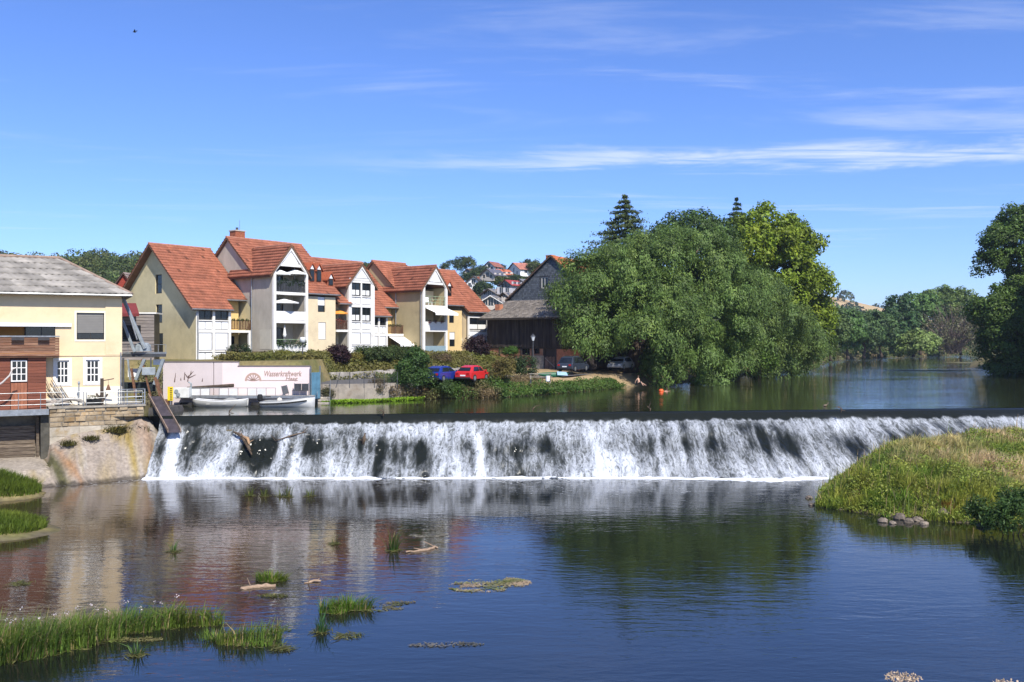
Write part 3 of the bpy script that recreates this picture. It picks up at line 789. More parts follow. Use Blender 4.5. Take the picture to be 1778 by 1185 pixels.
def gable_tower(F, u0, u1, n0, n1, z_base, z_eave, z_apex, wall_m, seed, eave_over=0.38, wall_base=None):
    """Cross-gabled bay: side walls and tiled roof whose ridge runs towards the river."""
    uc = (u0 + u1) / 2
    m = F.mb(); m.box(u0, u0 + 0.25, -n1 + 0.22, -n0, z_base, z_eave - 0.05); m.build('side_wall', wall_m, F.root)
    m = F.mb(); m.box(u1 - 0.25, u1, -n1 + 0.22, -n0, z_base, z_eave - 0.05); m.build('side_wall', wall_m, F.root)
    sl = (z_apex - z_eave) / (uc - u0)
    for s in (-1, 1):
        m = F.mb(); ue = uc + s * (uc - u0 + eave_over); ze = z_eave - sl * eave_over
        prof = [(uc, z_apex), (ue, ze), (ue, ze - 0.2), (uc, z_apex - 0.26)]
        if s > 0: prof = prof[::-1]
        m.prism(prof, (0, -n1 - 0.12, 0), X_, Zv, Y_ * (n1 - n0 + 3.6))
        ro = m.build('gable_roof', mat('roof_underside', (0.16, 0.085, 0.05), 0.9, 0.2), F.root)
        ed = Vector((ue - uc, 0, ze - z_apex)); D = ed.length; ed.normalize()
        if s < 0:
            g = F.mb(); g.tube([(uc, -n1 - 0.13, z_apex + 0.02), (uc, -n0 + 2.0, z_apex + 0.02)], 0.11, 8); g.build('ridge_tiles', mat('ridge_tile', (0.36, 0.16, 0.1), 0.8, 0.25, 6), ro)
        tile_field(ro, (uc, -n1 - 0.1, z_apex), (0, 1, 0), n1 - n0 + 3.5, ed, D + 0.03, F.base, RED_T, seed=seed + (s > 0))
    # white gable frame on the front
    y0, y1 = -n1 - 0.02, -n1 + 0.22
    pw = 0.3
    for a in (u0, u1 - pw):
        m = F.mb(); m.box(a, a + pw, y0, y1, z_base, z_eave); m.build('post', M_WHITE, F.root, bevel=0.01)
    for s in (-1, 1):
        m = F.mb()
        e = uc + s * (uc - u0)
        prof = [(uc, z_apex - 0.03), (e, z_eave - 0.0), (e, z_eave - 0.02), (e - s * pw, z_eave - 0.02), (uc, z_apex - 0.03 - 0.36 * sl * 1.25)]
        if s > 0: prof = prof[::-1]
        m.prism(prof, (0, y0 - 0.03, 0), X_, Zv, Y_ * 0.26); m.build('gable_beam', M_WHITE, F.root)
    return uc, sl

ROWG = 'terrace of apartment houses above the river'
# ---- house A: plain gable end on the left
nA = -3.21; uA = U(340, nA); A_r = -9.66; A_zr = 14.03
zA = 2.85
F = Frame('apartment_house', ROW_O, ROW_A, (uA, 9.66, zA), 'olive gable-ended apartment house with red roof at the left end of the terrace', 'house', ROWG)
def topA(a):   # a measured towards the back from the front wall
    n = nA - a; return A_zr - TP * abs(n - A_r) - 0.22 - zA
dA = 2 * (nA - A_r)
holes = []
for (x0, x1, y0, y1) in ((269.5, 281, 477, 510), (270.5, 281.5, 529, 561), (272, 283, 579, 612)):
    na, nb_ = NN(x1, uA), NN(x0, uA)
    h = (nA - na, nA - nb_, Zr(y1, uA, (na + nb_) / 2) - zA, Zr(y0, uA, (na + nb_) / 2) - zA); holes.append(h)
m = F.mb()
gwall(m, (uA, -nA, zA), Y_, Zv, X_, 0, dA, topA, [nA - A_r], holes, 0.2)
m.poly((0.0, -nA, zA), (0.0, -nA + dA, zA), (0.0, -nA + dA, zA + topA(dA)), (0.0, -A_r, zA + topA(dA / 2)), (0.0, -nA, zA + topA(0)))
m.poly((0, -nA + dA, zA), (uA, -nA + dA, zA), (uA, -nA + dA, zA + topA(dA)), (0, -nA + dA, zA + topA(dA)))
m.box(uA + 0.01, -2.3, -nA + 0.3, -nA + 0.5, zA, zA + topA(0))
m.build('wall', M_OLIVE, F.root)
for h in holes:
    window(F, (uA, -nA + h[0], zA + h[2]), Y_, X_, h[1] - h[0], h[3] - h[2], 1, 2, depth=0.16)
ub = U(401, nA)
slope_roof(F, uA - 0.65, ub, A_r, A_zr, nA + 0.35, seed=3)
slope_roof(F, ub, -0.02, A_r, A_zr, nA - 0.75, seed=4)
slope_roof(F, uA - 0.65, -0.02, A_r, A_zr, 2 * A_r - nA, seed=5, front=False)
zs1, zs0 = Zr(573, uA, nA), zA
bay(F, uA + 0.02, ub, nA, 2, [(zA + 0.15, zA + 1.15, 'panel'), (zA + 1.3, zs1 - 0.25, 'shut'), (zs1 + 0.05, zs1 + 0.8, 'panel'), (zs1 + 0.9, 8.0, 'win')])
m = F.mb(); m.box(ub, -0.3, -nA + 1.6, -nA + 1.8, zA, 9.2); m.build('balcony_wall', M_YELLOW, F.root)
window(F, (ub + 0.15, -nA + 1.6, zs1 + 0.1), X_, Y_, 0.8, 2.1, 1, 1, depth=-0.02)
window(F, (ub + 0.2, -nA + 1.6, zA + 0.7), X_, Y_, 1.3, 1.9, 2, 1, depth=-0.02)
rail_balcony(F, ub, -0.05, nA, zs1, depth=1.6)
m = F.mb(); m.box(-0.32, -0.08, -nA, -nA + 0.2, zA, zs1 - 0.22); m.build('post', M_WHITE, F.root)
for i in range(4): leaf_tuft(F, (ub + 0.3 + i * 0.5, -nA + 0.0, zs1 + 0.98), (0.22, 0.12, 0.12), 60, 0.1, (0.06, 0.1, 0.03), 'flower_box_plant', seed=i)
leaf_tuft(F, (ub + 1.4, -nA + 0.1, zA + 0.95), (0.9, 0.25, 0.3), 220, 0.11, (0.28, 0.09, 0.1), 'flowering_plant', seed=9)
g = F.mb(); g.tube([(uA + 0.12, -nA - 0.14, 8.0), (uA + 0.12, -nA - 0.14, zA)], 0.05, 6); g.build('downpipe', M_METAL, F.root)

# ---- tower 1 with three loggias, and the tall roof behind it
M1_r, M1_zr = -6.94, 15.03
u1e = U(523, M1_r)
uT = 4.09; sl_z = [Zr(608, 0, 0), Zr(556, 0, 0), Zr(506, 0, 0)]; zT = 2.9
F = Frame('apartment_house', ROW_O, ROW_A, (0, 3.2, zT), 'tall apartment house with gabled tower of three loggias and brick chimney', 'house', ROWG)
uc, sl = gable_tower(F, 0.0, uT, -3.25, 0.0, zT, Zr(469, 0, 0), Zr(425, 2, 0), M_CONC, 21)
def m1top(a): return M1_zr - TP * abs(-(a) - M1_r) - 0.22
m = F.mb()
prof = [(3.2, zT), (3.2, m1top(3.2)), (-M1_r, m1top(-M1_r)), (10.7, m1top(10.7)), (10.7, zT)]
m.prism(prof, (0.1, 0, 0), Y_, Zv, X_ * (u1e - 0.1)); m.build('wall', M_CONC, F.root)
slope_roof(F, -0.15, uT + 0.0, M1_r, M1_zr, -3.0, seed=24)
slope_roof(F, uT + 0.01, u1e, M1_r, M1_zr, -1.0, seed=25)
slope_roof(F, -0.15, u1e, M1_r, M1_zr, -10.9, seed=26, front=False)
m = F.mb(); m.box(0.9, 2.0, -M1_r - 0.05, -M1_r + 0.9, 14.2, 15.75); ch = m.build('chimney', M_BRICK, F.root)
m = F.mb(); m.box(0.84, 2.06, -M1_r - 0.11, -M1_r + 0.96, 15.75, 15.86); m.build('chimney_cap', M_CONC, ch)
m = F.mb(); m.tube([(1.4, -M1_r + 0.4, 15.86), (1.4, -M1_r + 0.4, 16.15)], 0.13, 8); m.build('chimney_pot', M_DKSTEEL, ch)
m = F.mb(); m.tube([(1.7, -M1_r + 0.4, 15.86), (1.7, -M1_r + 0.4, 16.9)], 0.02, 5); m.build('antenna', M_METAL, ch)
# loggia interior
m = F.mb(); m.box(0.26, uT - 0.26, 1.9, 2.1, zT + 0.6, 11.3); m.build('loggia_wall', M_CONC, F.root)
for z in sl_z:
    m = F.mb(); m.box(0.28, uT - 0.28, 0.0, 1.9, z - 0.26, z); m.build('floor_slab', M_WHITE, F.root)
m = F.mb(); m.box(uc - 1.25, uc + 1.25, 0.02, 0.2, Zr(458, 0, 0) - 0.15, Zr(458, 0, 0) + 0.1); m.build('floor_slab', M_WHITE, F.root)
m = F.mb(); zt_ = Zr(458, 0, 0) + 0.12
m.prism([(uc - 0.95, zt_), (uc + 0.95, zt_), (uc, zt_ + 1.3)], (0, 0.05, 0), X_, Zv, Y_ * 0.1); m.build('gable_panel', M_SHUT, F.root)
for i, z in enumerate(sl_z):
    window(F, (0.45, 1.88, z + 0.05), X_, Y_, 2.1, 2.05, 3, 1, depth=-0.02, curtain=0.0)
m = F.mb(); m.box(0.3, uT - 0.3, 0.0, 0.1, sl_z[1] + 0.02, sl_z[1] + 0.85); m.build('parapet', M_WHITE, F.root)
m = F.mb(); m.box(0.3, uT - 0.3, 0.0, 0.1, sl_z[0] + 0.02, sl_z[0] + 0.5); m.build('parapet', M_WHITE, F.root)
rail_balcony(F, 0.3, uT - 0.3, 0.0, sl_z[2], 1.0, M_DKSTEEL, slab=False)
m = F.mb(); m.box(0.3, uT - 0.3, 0.02, 0.07, sl_z[0] + 0.95, sl_z[0] + 1.0); m.build('handrail', mat('green_rail', (0.25, 0.33, 0.2), 0.5), F.root)
for i in range(8): leaf_tuft(F, (0.6 + i * 0.42, 0.12, sl_z[2] + 0.75 + 0.15 * (i % 3)), (0.3, 0.2, 0.32), 90, 0.13, (0.03, 0.055, 0.02), 'balcony_plant', seed=30 + i)
for i in range(7): leaf_tuft(F, (0.55 + i * 0.5, -0.1, sl_z[0] + 0.62 - 0.1 * (i % 2)), (0.27, 0.15, 0.42), 110, 0.13, (0.05, 0.09, 0.03), 'balcony_plant', seed=50 + i)
parasol(F, (1.15, 0.55, sl_z[2] + 2.1), 1.0, 0.4); parasol(F, (2.95, 0.6, sl_z[2] + 2.25), 1.15, 0.42)
parasol(F, (1.6, 0.55, sl_z[1] + 2.05), 1.4, 0.35); parasol(F, (1.6, 0.4, sl_z[0] + 2.35), 0.3, 0, True)
m = F.mb(); m.box(-0.02, 0.0, 0.4, 2.0, sl_z[0] + 0.05, sl_z[0] + 1.9); m.build('wall_patch', mat('pale_render', (0.5, 0.46, 0.37), 0.9, 0.06), F.root)
m = F.mb(); m.box(-0.03, uT, 0.16, 3.2, zT, sl_z[0] - 0.15); m.build('plinth', mat('plinth_brown', (0.2, 0.15, 0.1), 0.9, 0.15), F.root)
g = F.mb(); g.tube([(-0.1, 3.1, 11.3), (-0.1, 3.1, zT)], 0.055, 6); g.build('downpipe', M_METAL, F.root)

# ---- block B: cream front with dormers, next to tower 1
nB = -1.25; uB2 = U(582.5, nB); zB = 3.2
B_r = -5.75; B_zr = M1_zr - TP * (B_r - M1_r)
F = Frame('apartment_house', ROW_O, ROW_A, (u1e, 5.0, zB), 'cream fronted house between two gabled towers with twin dormers', 'house', ROWG)
z0b = Zr(608, 6, nB)
holes = []
for (x0, x1, y0, y1) in ((552, 564.5, 515.5, 542), (553, 566, 560, 590)):
    a, c = U(x0, nB), U(x1, nB); holes.append((a - uT, c - uT, Zr(y1, a, nB) - zB, Zr(y0, a, nB) - zB))
m = F.mb(); Hb = 9.35 - zB
m.wall((uT, -nB, zB), X_, Zv, Y_, uB2 - uT, Hb, holes, 0.2)
m.poly((uB2, -nB, zB), (uB2, 10.5, zB), (uB2, 10.5, 9.4), (uB2, -B_r, B_zr - 0.25), (uB2, -nB, 9.35))
m.poly((u1e, 10.3, zB), (uB2, 10.3, zB), (uB2, 10.3, 9.6), (u1e, 10.3, 9.6))
m.build('wall', M_CREAM, F.root)
window(F, (uT + holes[0][0], -nB, zB + holes[0][2]), X_, Y_, holes[0][1] - holes[0][0], holes[0][3] - holes[0][2], 1, 1, depth=0.14, shutter=0.55, split=0.5)
window(F, (uT + holes[1][0], -nB, zB + holes[1][2]), X_, Y_, holes[1][1] - holes[1][0], holes[1][3] - holes[1][2], 1, 1, depth=0.14, shutter=0.97)
m = F.mb(); m.box(uT, uB2 - 0.02, -nB - 0.04, -nB + 0.2, zB - 0.6, zB + 0.55); m.build('plinth', M_CONC, F.root)
slope_roof(F, u1e + 0.01, uB2 + 0.2, B_r, B_zr, -1.0, seed=31)
slope_roof(F, u1e + 0.01, uB2 + 0.2, B_r, B_zr, -10.4, seed=32, front=False)
def dormer(F, u0, u1, n_front, z0, z1, z_ap, seed, mw=None):
    uc = (u0 + u1) / 2; y = -n_front
    m = F.mb(); m.box(u0, u1, y + 0.08, y + 2.2, z0, z1); d = m.build('dormer', mat('dormer_red', (0.32, 0.1, 0.05), 0.8, 0.15), F.root)
    m = F.mb(); m.prism([(u0 + 0.14, z1), (u1 - 0.14, z1), (uc, z_ap - 0.25)], (0, y + 0.02, 0), X_, Zv, Y_ * 0.08); m.build('dormer_gable_panel', M_SHUT, d)
    for s in (-1, 1):
        e = uc + s * ((u1 - u0) / 2 + 0.12); ze = z1 - 0.12
        pr = [(uc, z_ap), (e, ze), (e, ze - 0.1), (uc, z_ap - 0.14)]
        if s > 0: pr = pr[::-1]
        m = F.mb(); m.prism(pr, (0, y - 0.12, 0), X_, Zv, Y_ * 2.6); m.build('dormer_roof', mat('dormer_tile', (0.36, 0.1, 0.045), 0.8, 0.25, 8), d)
    m = F.mb(); m.box(u0 + 0.12, u1 - 0.12, y, y + 0.07, z0 + 0.25, z1 - 0.08); m.build('dormer_window_frame', M_DARKFRAME, d)
    for k in range(2 if mw else 1):
        w = (u1 - u0 - 0.4) / (2 if mw else 1)
        m = F.mb(); m.box(u0 + 0.2 + k * w + 0.02, u0 + 0.2 + (k + 1) * w - 0.02, y - 0.02, y - 0.001, z0 + 0.33, z1 - 0.16); m.build('pane', M_GLASS, d)
def roof_n(px, py, z_r, n_r):
    """Where the sight line of a pixel meets a front roof plane."""
    lo, hi = n_r, 0.0
    for _ in range(40):
        n = (lo + hi) / 2
        if z_r - TP * (n - n_r) > Zr(py, U(px, n), n): lo = n
        else: hi = n
    return n
nd = roof_n(548, 493, M1_zr, M1_r) + 0.05
for (xa, xb) in ((536.5, 547.5), (548.5, 559.5)):
    dormer(F, U(xa, nd), U(xb, nd), nd, Zr(493, U(548, nd), nd), Zr(468, U(548, nd), nd), Zr(456, U(548, nd), nd), 5)
nd = roof_n(575, 500, M1_zr, M1_r) + 0.05
dormer(F, U(569.5, nd), U(580, nd), nd, Zr(500, U(575, nd), nd), Zr(484, U(575, nd), nd), Zr(472, U(575, nd), nd), 6)
F_B = F

# ---- tower 2 (white post-and-beam) and block C behind and right of it
n2 = -1.0; u20, u21 = U(605.5, n2), U(650.5, n2); zC = 3.0
C_r, C_zr = A_r, 14.1; uCe = 20.3
F = Frame('apartment_house', ROW_O, ROW_A, (u20, 6.0, zC), 'white post and beam gabled tower house with two columns of windows', 'house', ROWG)
zs_ = [Zr(614, u20, n2), Zr(573, u20, n2), Zr(528.5, u20, n2)]
ze2, za2 = Zr(491, u20, n2), Zr(457.5, (u20 + u21) / 2, n2)
gable_tower(F, u20, u21, -5.0, n2, zC, ze2, za2, M_CONC, 41)
rows = []
for i, z in enumerate(zs_):
    zt_ = zs_[i + 1] - 0.28 if i < 2 else ze2 + 0.05
    rows += [(z + 0.03, z + 0.78, 'panel'), (z + 0.88, zt_, ('shut', 'cur', 'cur')[i])]
bay(F, u20 + 0.3, u21 - 0.3, n2 - 0.06, 2, rows, post=0.16)
ucc = (u20 + u21) / 2
m = F.mb(); m.box(u20 + 0.25, u21 - 0.25, -n2 + 0.03, -n2 + 0.2, ze2 + 0.28, ze2 + 0.5); m.build('beam', M_WHITE, F.root)
m = F.mb(); m.prism([(ucc - 1.0, ze2 + 0.55), (ucc + 1.0, ze2 + 0.55), (ucc, ze2 + 1.7)], (0, -n2 + 0.05, 0), X_, Zv, Y_ * 0.1); m.build('gable_panel', M_SHUT, F.root)
# balcony strip to the left of the tower
zb1 = Zr(573, u20, n2)
m = F.mb(); m.box(uB2 + 0.02, u20, -n2 + 1.5, -n2 + 1.7, zC, 8.8); m.build('balcony_wall', M_CREAM, F.root)
rail_balcony(F, uB2 + 0.03, u20 - 0.01, n2 - 0.1, zb1, depth=1.4)
window(F, (uB2 + 0.15, -n2 + 1.5, zb1 + 0.05), X_, Y_, 1.0, 2.0, 1, 1, depth=-0.02)
window(F, (uB2 + 0.15, -n2 + 1.5, zC + 0.6), X_, Y_, 1.0, 1.9, 1, 1, depth=-0.02)
parasol(F, (uB2 + 0.75, -n2 + 0.5, zb1 + 2.0), 0.85, 0.3, tone=mat('orange_fabric', (0.75, 0.3, 0.05), 0.85))
leaf_tuft(F, (uB2 + 0.8, -n2 + 0.3, zb1 + 0.9), (0.7, 0.2, 0.4), 120, 0.12, (0.32, 0.06, 0.03), 'balcony_plant', seed=71)
zl = Zr(527, u20 - 0.5, -0.9)
m_ntop = -4.2
slope_roof(F, uB2 + 0.21, u20 + 0.3, m_ntop, zl + TP * (-0.9 - m_ntop), -0.9, seed=44)
F_C = F
F = Frame('apartment_house', ROW_O, ROW_A, (17.0, 6.0, zC), 'recessed house with white bay, balcony and white awning left of tan tower', 'house', ROWG)
nC = -2.9
uc0, uc1 = u21 + 0.02, U(673, nC)
zc1 = Zr(580, uc1, nC)
bay(F, uc0, uc1, nC, 3, [(zC + 0.1, zC + 0.8, 'panel'), (zC + 0.9, zc1 - 0.25, 'shut'), (zc1 + 0.05, zc1 + 0.8, 'panel'), (zc1 + 0.9, 7.55, 'win')], post=0.2)
slope_roof(F, uB2 + 0.3, u20 + 0.2, C_r, C_zr, -4.3, seed=45, gutter=False)
slope_roof(F, u20 + 0.21, uc1 + 0.3, C_r, C_zr, -2.6, seed=46)
slope_roof(F, uc1 + 0.31, uCe, C_r, C_zr, -3.75, seed=47)
slope_roof(F, uB2 + 0.3, uCe, C_r, C_zr, -16.0, seed=48, front=False)
m = F.mb(); m.prism([(-nC + 0.4, zC), (-nC + 0.4, 7.7), (9.66, 13.8), (16, 8.1), (16, zC)], (uB2 + 0.4, 0, 0), Y_, Zv, X_ * (uc1 - uB2 - 0.5)); m.build('wall', M_CREAM, F.root)
m = F.mb(); m.box(uc1, uCe - 0.02, -nC + 1.9, -nC + 2.1, zC, 8.6); m.build('balcony_wall', M_YELLOW, F.root)
rail_balcony(F, uc1, uCe - 0.02, nC, zc1, depth=1.9)
[leaf_tuft(F, (uc1 + 0.35 + 0.55 * i, -nC + 0.05, zc1 + 0.95), (0.3, 0.15, 0.16), 80, 0.1, (0.06, 0.075, 0.025), 'balcony_plant', seed=81 + i) for i in range(4)]
window(F, (uc1 + 0.15, -nC + 1.9, zc1 + 0.1), X_, Y_, 0.9, 2.0, 1, 1, depth=-0.02)
m = F.mb(); ya = -nC + 0.05
m.add([(uc1 + 0.2, ya, zc1 - 0.3), (uCe + 0.3, ya, zc1 - 0.3), (uCe + 0.5, ya - 1.6, zc1 - 1.15), (uc1 + 0.4, ya - 1.6, zc1 - 1.15), (uc1 + 0.4, ya - 1.62, zc1 - 1.4), (uCe + 0.5, ya - 1.62, zc1 - 1.4)], [(0, 1, 2, 3), (3, 2, 5, 4)])
m.build('awning', M_FABRIC, F.root)

# ---- tower 3 with loggias and awning
u30, u31 = U(735, 0), U(777, 0); zD = 2.9
M3_r, M3_zr = -7.78, 14.2
F = Frame('apartment_house', ROW_O, ROW_A, (u30, 4.0, zD), 'tan sided house with gabled tower, white awning and bluish lower parapet', 'house', ROWG)
z3 = [Zr(616, u30, 0), Zr(572, u30, 0), Zr(530, u30, 0)]
ze3, za3 = Zr(497, u30, 0), Zr(461.5, (u30 + u31) / 2, 0)
M_TAN = mat('tan_plaster', (0.42, 0.34, 0.19), 0.9, 0.1, 0.7, stain=(0.3, 0.25, 0.15), stain_scale=0.4, bump=0.15)
gable_tower(F, u30, u31, -4.2, 0, zD, ze3, za3, M_TAN, 61)
m = F.mb()
prof = [(4.25, zD), (4.25, M3_zr - TP * (7.78 - 4.25) - 0.22), (7.78, M3_zr - 0.22), (11.5, M3_zr - TP * 3.72 - 0.22), (11.5, zD)]
m.prism(prof, (u30 + 0.05, 0, 0), Y_, Zv, X_ * 5.0); m.build('wall', M_TAN, F.root)
u3e = u30 + 5.3
slope_roof(F, u30 - 0.2, u3e, M3_r, M3_zr, -4.0, seed=63)
slope_roof(F, u30 - 0.2, u3e, M3_r, M3_zr, -11.8, seed=64, front=False)
m = F.mb(); m.box(u30 + 0.26, u31 - 0.26, 1.9, 2.1, zD + 0.4, 10.7); m.build('loggia_wall', M_CREAM, F.root)
uc3 = (u30 + u31) / 2
for z in z3:
    m = F.mb(); m.box(u30 + 0.28, u31 - 0.28, 0.0, 1.9, z - 0.26, z); m.build('floor_slab', M_WHITE, F.root)
    window(F, (u30 + 0.4, 1.88, z + 0.05), X_, Y_, 1.2, 2.0, 2, 1, depth=-0.02)
m = F.mb(); m.box(uc3 - 1.3, uc3 + 1.3, 0.02, 0.2, ze3 + 0.25, ze3 + 0.5); m.build('floor_slab', M_WHITE, F.root)
m = F.mb(); m.prism([(uc3 - 0.95, ze3 + 0.56), (uc3 + 0.95, ze3 + 0.56), (uc3, ze3 + 1.85)], (0, 0.05, 0), X_, Zv, Y_ * 0.1); m.build('gable_panel', M_SHUT, F.root)
m = F.mb(); m.box(u30 + 0.3, u31 - 0.3, 0, 0.08, z3[1], z3[1] + 0.85); m.build('parapet', M_WHITE, F.root)
m = F.mb(); m.box(u30 + 0.3, u31 - 0.3, 0, 0.08, z3[0], z3[0] + 0.95); m.build('parapet', mat('blue_panel', (0.23, 0.31, 0.34), 0.6, 0.1), F.root)
rl = mat('green_rail', (0.25, 0.33, 0.2), 0.5)
m = F.mb()
for k in range(3): m.box(u30 + 0.3, u31 - 0.3, 0.02, 0.06, z3[2] + 0.3 + 0.35 * k, z3[2] + 0.34 + 0.35 * k)
for k in range(5): m.box(u30 + 0.3 + k * 0.83, u30 + 0.34 + k * 0.83, 0.02, 0.06, z3[2], z3[2] + 1.0)
m.build('railing', rl, F.root)
m = F.mb(); m.box(uc3 - 0.5, uc3 + 0.1, 0.6, 1.2, z3[2] + 0.35, z3[2] + 0.42); m.box(uc3 - 0.5, uc3 + 0.1, 1.14, 1.2, z3[2] + 0.42, z3[2] + 0.95)
for a in (-0.5, 0.05):
    for c in (0.6, 1.15): m.box(uc3 + a, uc3 + a + 0.05, c, c + 0.05, z3[2], z3[2] + 0.35)
m.build('balcony_chair', M_SHUT, F.root)
for i in range(3): leaf_tuft(F, (u30 + 0.95 + i * 1.0, -0.12, z3[1] + 0.85), (0.28, 0.15, 0.2), 80, 0.1, (0.16, 0.05, 0.03), 'flower_basket', seed=90 + i)
m = F.mb(); zz = z3[2] - 0.3
m.add([(u30 + 0.3, -0.03, zz), (u31 + 0.1, -0.03, zz), (u31 + 0.25, -1.4, zz - 0.55), (u30 + 0.45, -1.4, zz - 0.55), (u30 + 0.45, -1.42, zz - 0.8), (u31 + 0.25, -1.42, zz - 0.8)], [(0, 1, 2, 3), (3, 2, 5, 4)])
m.build('awning', M_FABRIC, F.root)
g = F.mb(); g.tube([(u30 - 0.1, 4.1, 10.6), (u30 - 0.1, 4.1, zD)], 0.055, 6); g.build('downpipe', M_METAL, F.root)
g = F.mb(); g.tube([(u30 - 0.08, 0.3, 10.6), (u30 - 0.08, 0.3, zD)], 0.05, 6); g.build('downpipe', M_METAL, F.root)

# ---- block D: right end of the terrace
D_r, D_zr, uDe = -8.98, 14.02, 36.2; nD, nDy = -3.25, -4.1
F = Frame('apartment_house', ROW_O, ROW_A, (30.0, 6.0, zD), 'yellow house with white bay at the right end of the terrace', 'house', ROWG)
uy1 = U(813, nD)
slope_roof(F, u3e + 0.01, uy1 - 0.3, D_r, D_zr, nDy + 0.3, seed=66)
slope_roof(F, uy1 - 0.29, uDe, D_r, D_zr, nD + 0.3, seed=67)
slope_roof(F, u3e + 0.01, uDe, D_r, D_zr, -15, seed=68, front=False)
holes = []
uy0 = u31 - 0.05
for (x0, x1, y0, y1) in ((780, 788.5, 543, 561), (780.5, 790, 577, 602)):
    a, c = U(x0, nDy), U(x1, nDy); holes.append((a - uy0, c - uy0, Zr(y1, a, nDy) - zD, Zr(y0, a, nDy) - zD))
m = F.mb(); uyw = U(802, nDy)
m.wall((uy0, -nDy, zD), X_, Zv, Y_, uyw - uy0, 8.7 - zD, holes, 0.2)
m.poly((uyw, -nDy, zD), (uyw, -nDy + 2, zD), (uyw, -nDy + 2, 8.9), (uyw, -nDy, 8.7))
m.build('wall', mat('deep_yellow_plaster', (0.64, 0.48, 0.24), 0.9, 0.06, 0.9), F.root)
window(F, (uy0 + holes[0][0], -nDy, zD + holes[0][2]), X_, Y_, holes[0][1] - holes[0][0], holes[0][3] - holes[0][2], 1, 1, depth=0.14)
window(F, (uy0 + holes[1][0], -nDy, zD + holes[1][2]), X_, Y_, holes[1][1] - holes[1][0], holes[1][3] - holes[1][2], 1, 1, depth=0.14, shutter=0.5)
m = F.mb(); m.box(uyw, uy1, -nDy + 1.6, -nDy + 1.8, zD, 9); m.build('recess_wall', M_CREAM, F.root)
z1d = Zr(588, uy1, nD)
window(F, (uyw + 0.1, -nDy + 1.6, z1d), X_, Y_, 1.2, 2.2, 1, 2, depth=-0.02)
m = F.mb(); m.box(uyw, uy1, -nDy + 0.1, -nDy + 1.6, z1d - 0.25, z1d); m.build('balcony_slab', M_WHITE, F.root)
bay(F, uy1, uDe - 0.3, nD, 1, [(zD + 0.1, zD + 0.85, 'panel'), (zD + 0.95, z1d - 0.2, 'win'), (z1d + 0.05, z1d + 0.95, 'panel'), (z1d + 1.05, 7.85, 'cur')], post=0.24)
m = F.mb(); m.prism([(-nD + 0.32, zD), (-nD + 0.32, 7.95), (8.98, D_zr - 0.25), (15, 8.5), (15, zD)], (uy1 + 0.02, 0, 0), Y_, Zv, X_ * (uDe - 0.32 - uy1)); m.build('end_wall', M_CREAM, F.root)
nd = roof_n(780, 517, D_zr, D_r) + 0.05
dormer(F, U(775.5, nd), U(785, nd), nd, Zr(517, U(780, nd), nd), Zr(497, U(780, nd), nd), Zr(487, U(780, nd), nd), 7)
# ------------------------------------------------------------------ power house on the quay
PA = R(27)
PC = Vector(((211 - CX) / FPX * 62.9, 62.9, 0)); PU = Vector((math.cos(PA), math.sin(PA), 0)); PB = Vector((-math.sin(PA), math.cos(PA), 0))
def plx(px, yo=0.0):
    r = (px - CX) / FPX; p = PC + PB * yo; return (r * p.y - p.x) / (PU.x - r * PU.y)
def plz(py, x, yo=0.0): return 5 - (py - CY) * (PC + PB * yo + PU * x).y / FPX
zP = 0.5
F = Frame('power_house', PC, PA, (-4, 4, zP), 'yellow rendered river house with grey corrugated hip roof beside the weir', 'house')
xl = -12.0
def phole(x0, x1, y0, y1): a, b = plx(x0), plx(x1); return (a - xl, b - xl, plz(y1, (a + b) / 2) - zP, plz(y0, (a + b) / 2) - zP)
h_up = phole(133, 181, 543.5, 590); h_l1 = phole(97, 120, 626, 667); h_l2 = phole(149, 173, 625, 665); h_lo = (0.6, plx(96) - xl, plz(617, plx(40)) - zP, plz(566, plx(60)) - zP)
z_eave = plz(514, -0.5, -0.5)
m = F.mb()
m.wall((xl, 0, zP), X_, Zv, Y_, -xl, z_eave - zP + 0.2, [h_up, h_l1, h_l2, h_lo], 0.22)
m.poly((0, 0, zP), (0, 10, zP), (0, 10, z_eave + 0.2), (0, 0, z_eave + 0.2))
m.poly((xl, 10, zP), (xl, 0, zP), (xl, 0, z_eave + 0.2), (xl, 10, z_eave + 0.2))
m.poly((0, 10, zP), (xl, 10, zP), (xl, 10, z_eave + 0.2), (0, 10, z_eave + 0.2))
M_PH = mat('pale_yellow_plaster', (0.68, 0.53, 0.33), 0.9, 0.06, 0.8, stain=(0.6, 0.45, 0.26), stain_scale=0.5, bump=0.12)
m.build('wall', M_PH, F.root)
M_TRIM = mat('cream_trim', (0.78, 0.72, 0.55), 0.85, 0.05)
for (h, t) in ((h_up, 0.13), (h_l1, 0.16), (h_l2, 0.16)):
    x0, x1, z0, z1 = h[0] + xl, h[1] + xl, h[2] + zP, h[3] + zP
    m = F.mb()
    m.box(x0 - t, x0, -0.03, 0.03, z0 - t, z1 + t); m.box(x1, x1 + t, -0.03, 0.03, z0 - t, z1 + t)
    m.box(x0, x1, -0.03, 0.03, z1, z1 + t); m.box(x0, x1, -0.03, 0.03, z0 - t, z0)
    m.build('window_surround', M_TRIM if h is h_up else M_WHITE, F.root)
window(F, (xl + h_up[0], 0, zP + h_up[2]), X_, Y_, h_up[1] - h_up[0], h_up[3] - h_up[2], 2, 1, depth=0.18, shutter=0.74, smat=mat('grey_shutter', (0.2, 0.19, 0.17), 0.6, 0.05))
for h in (h_l1, h_l2):
    window(F, (xl + h[0], 0, zP + h[2]), X_, Y_, h[1] - h[0], h[3] - h[2], 3, 3, M_WHITE, fw=0.1, depth=0.14, sill=True)
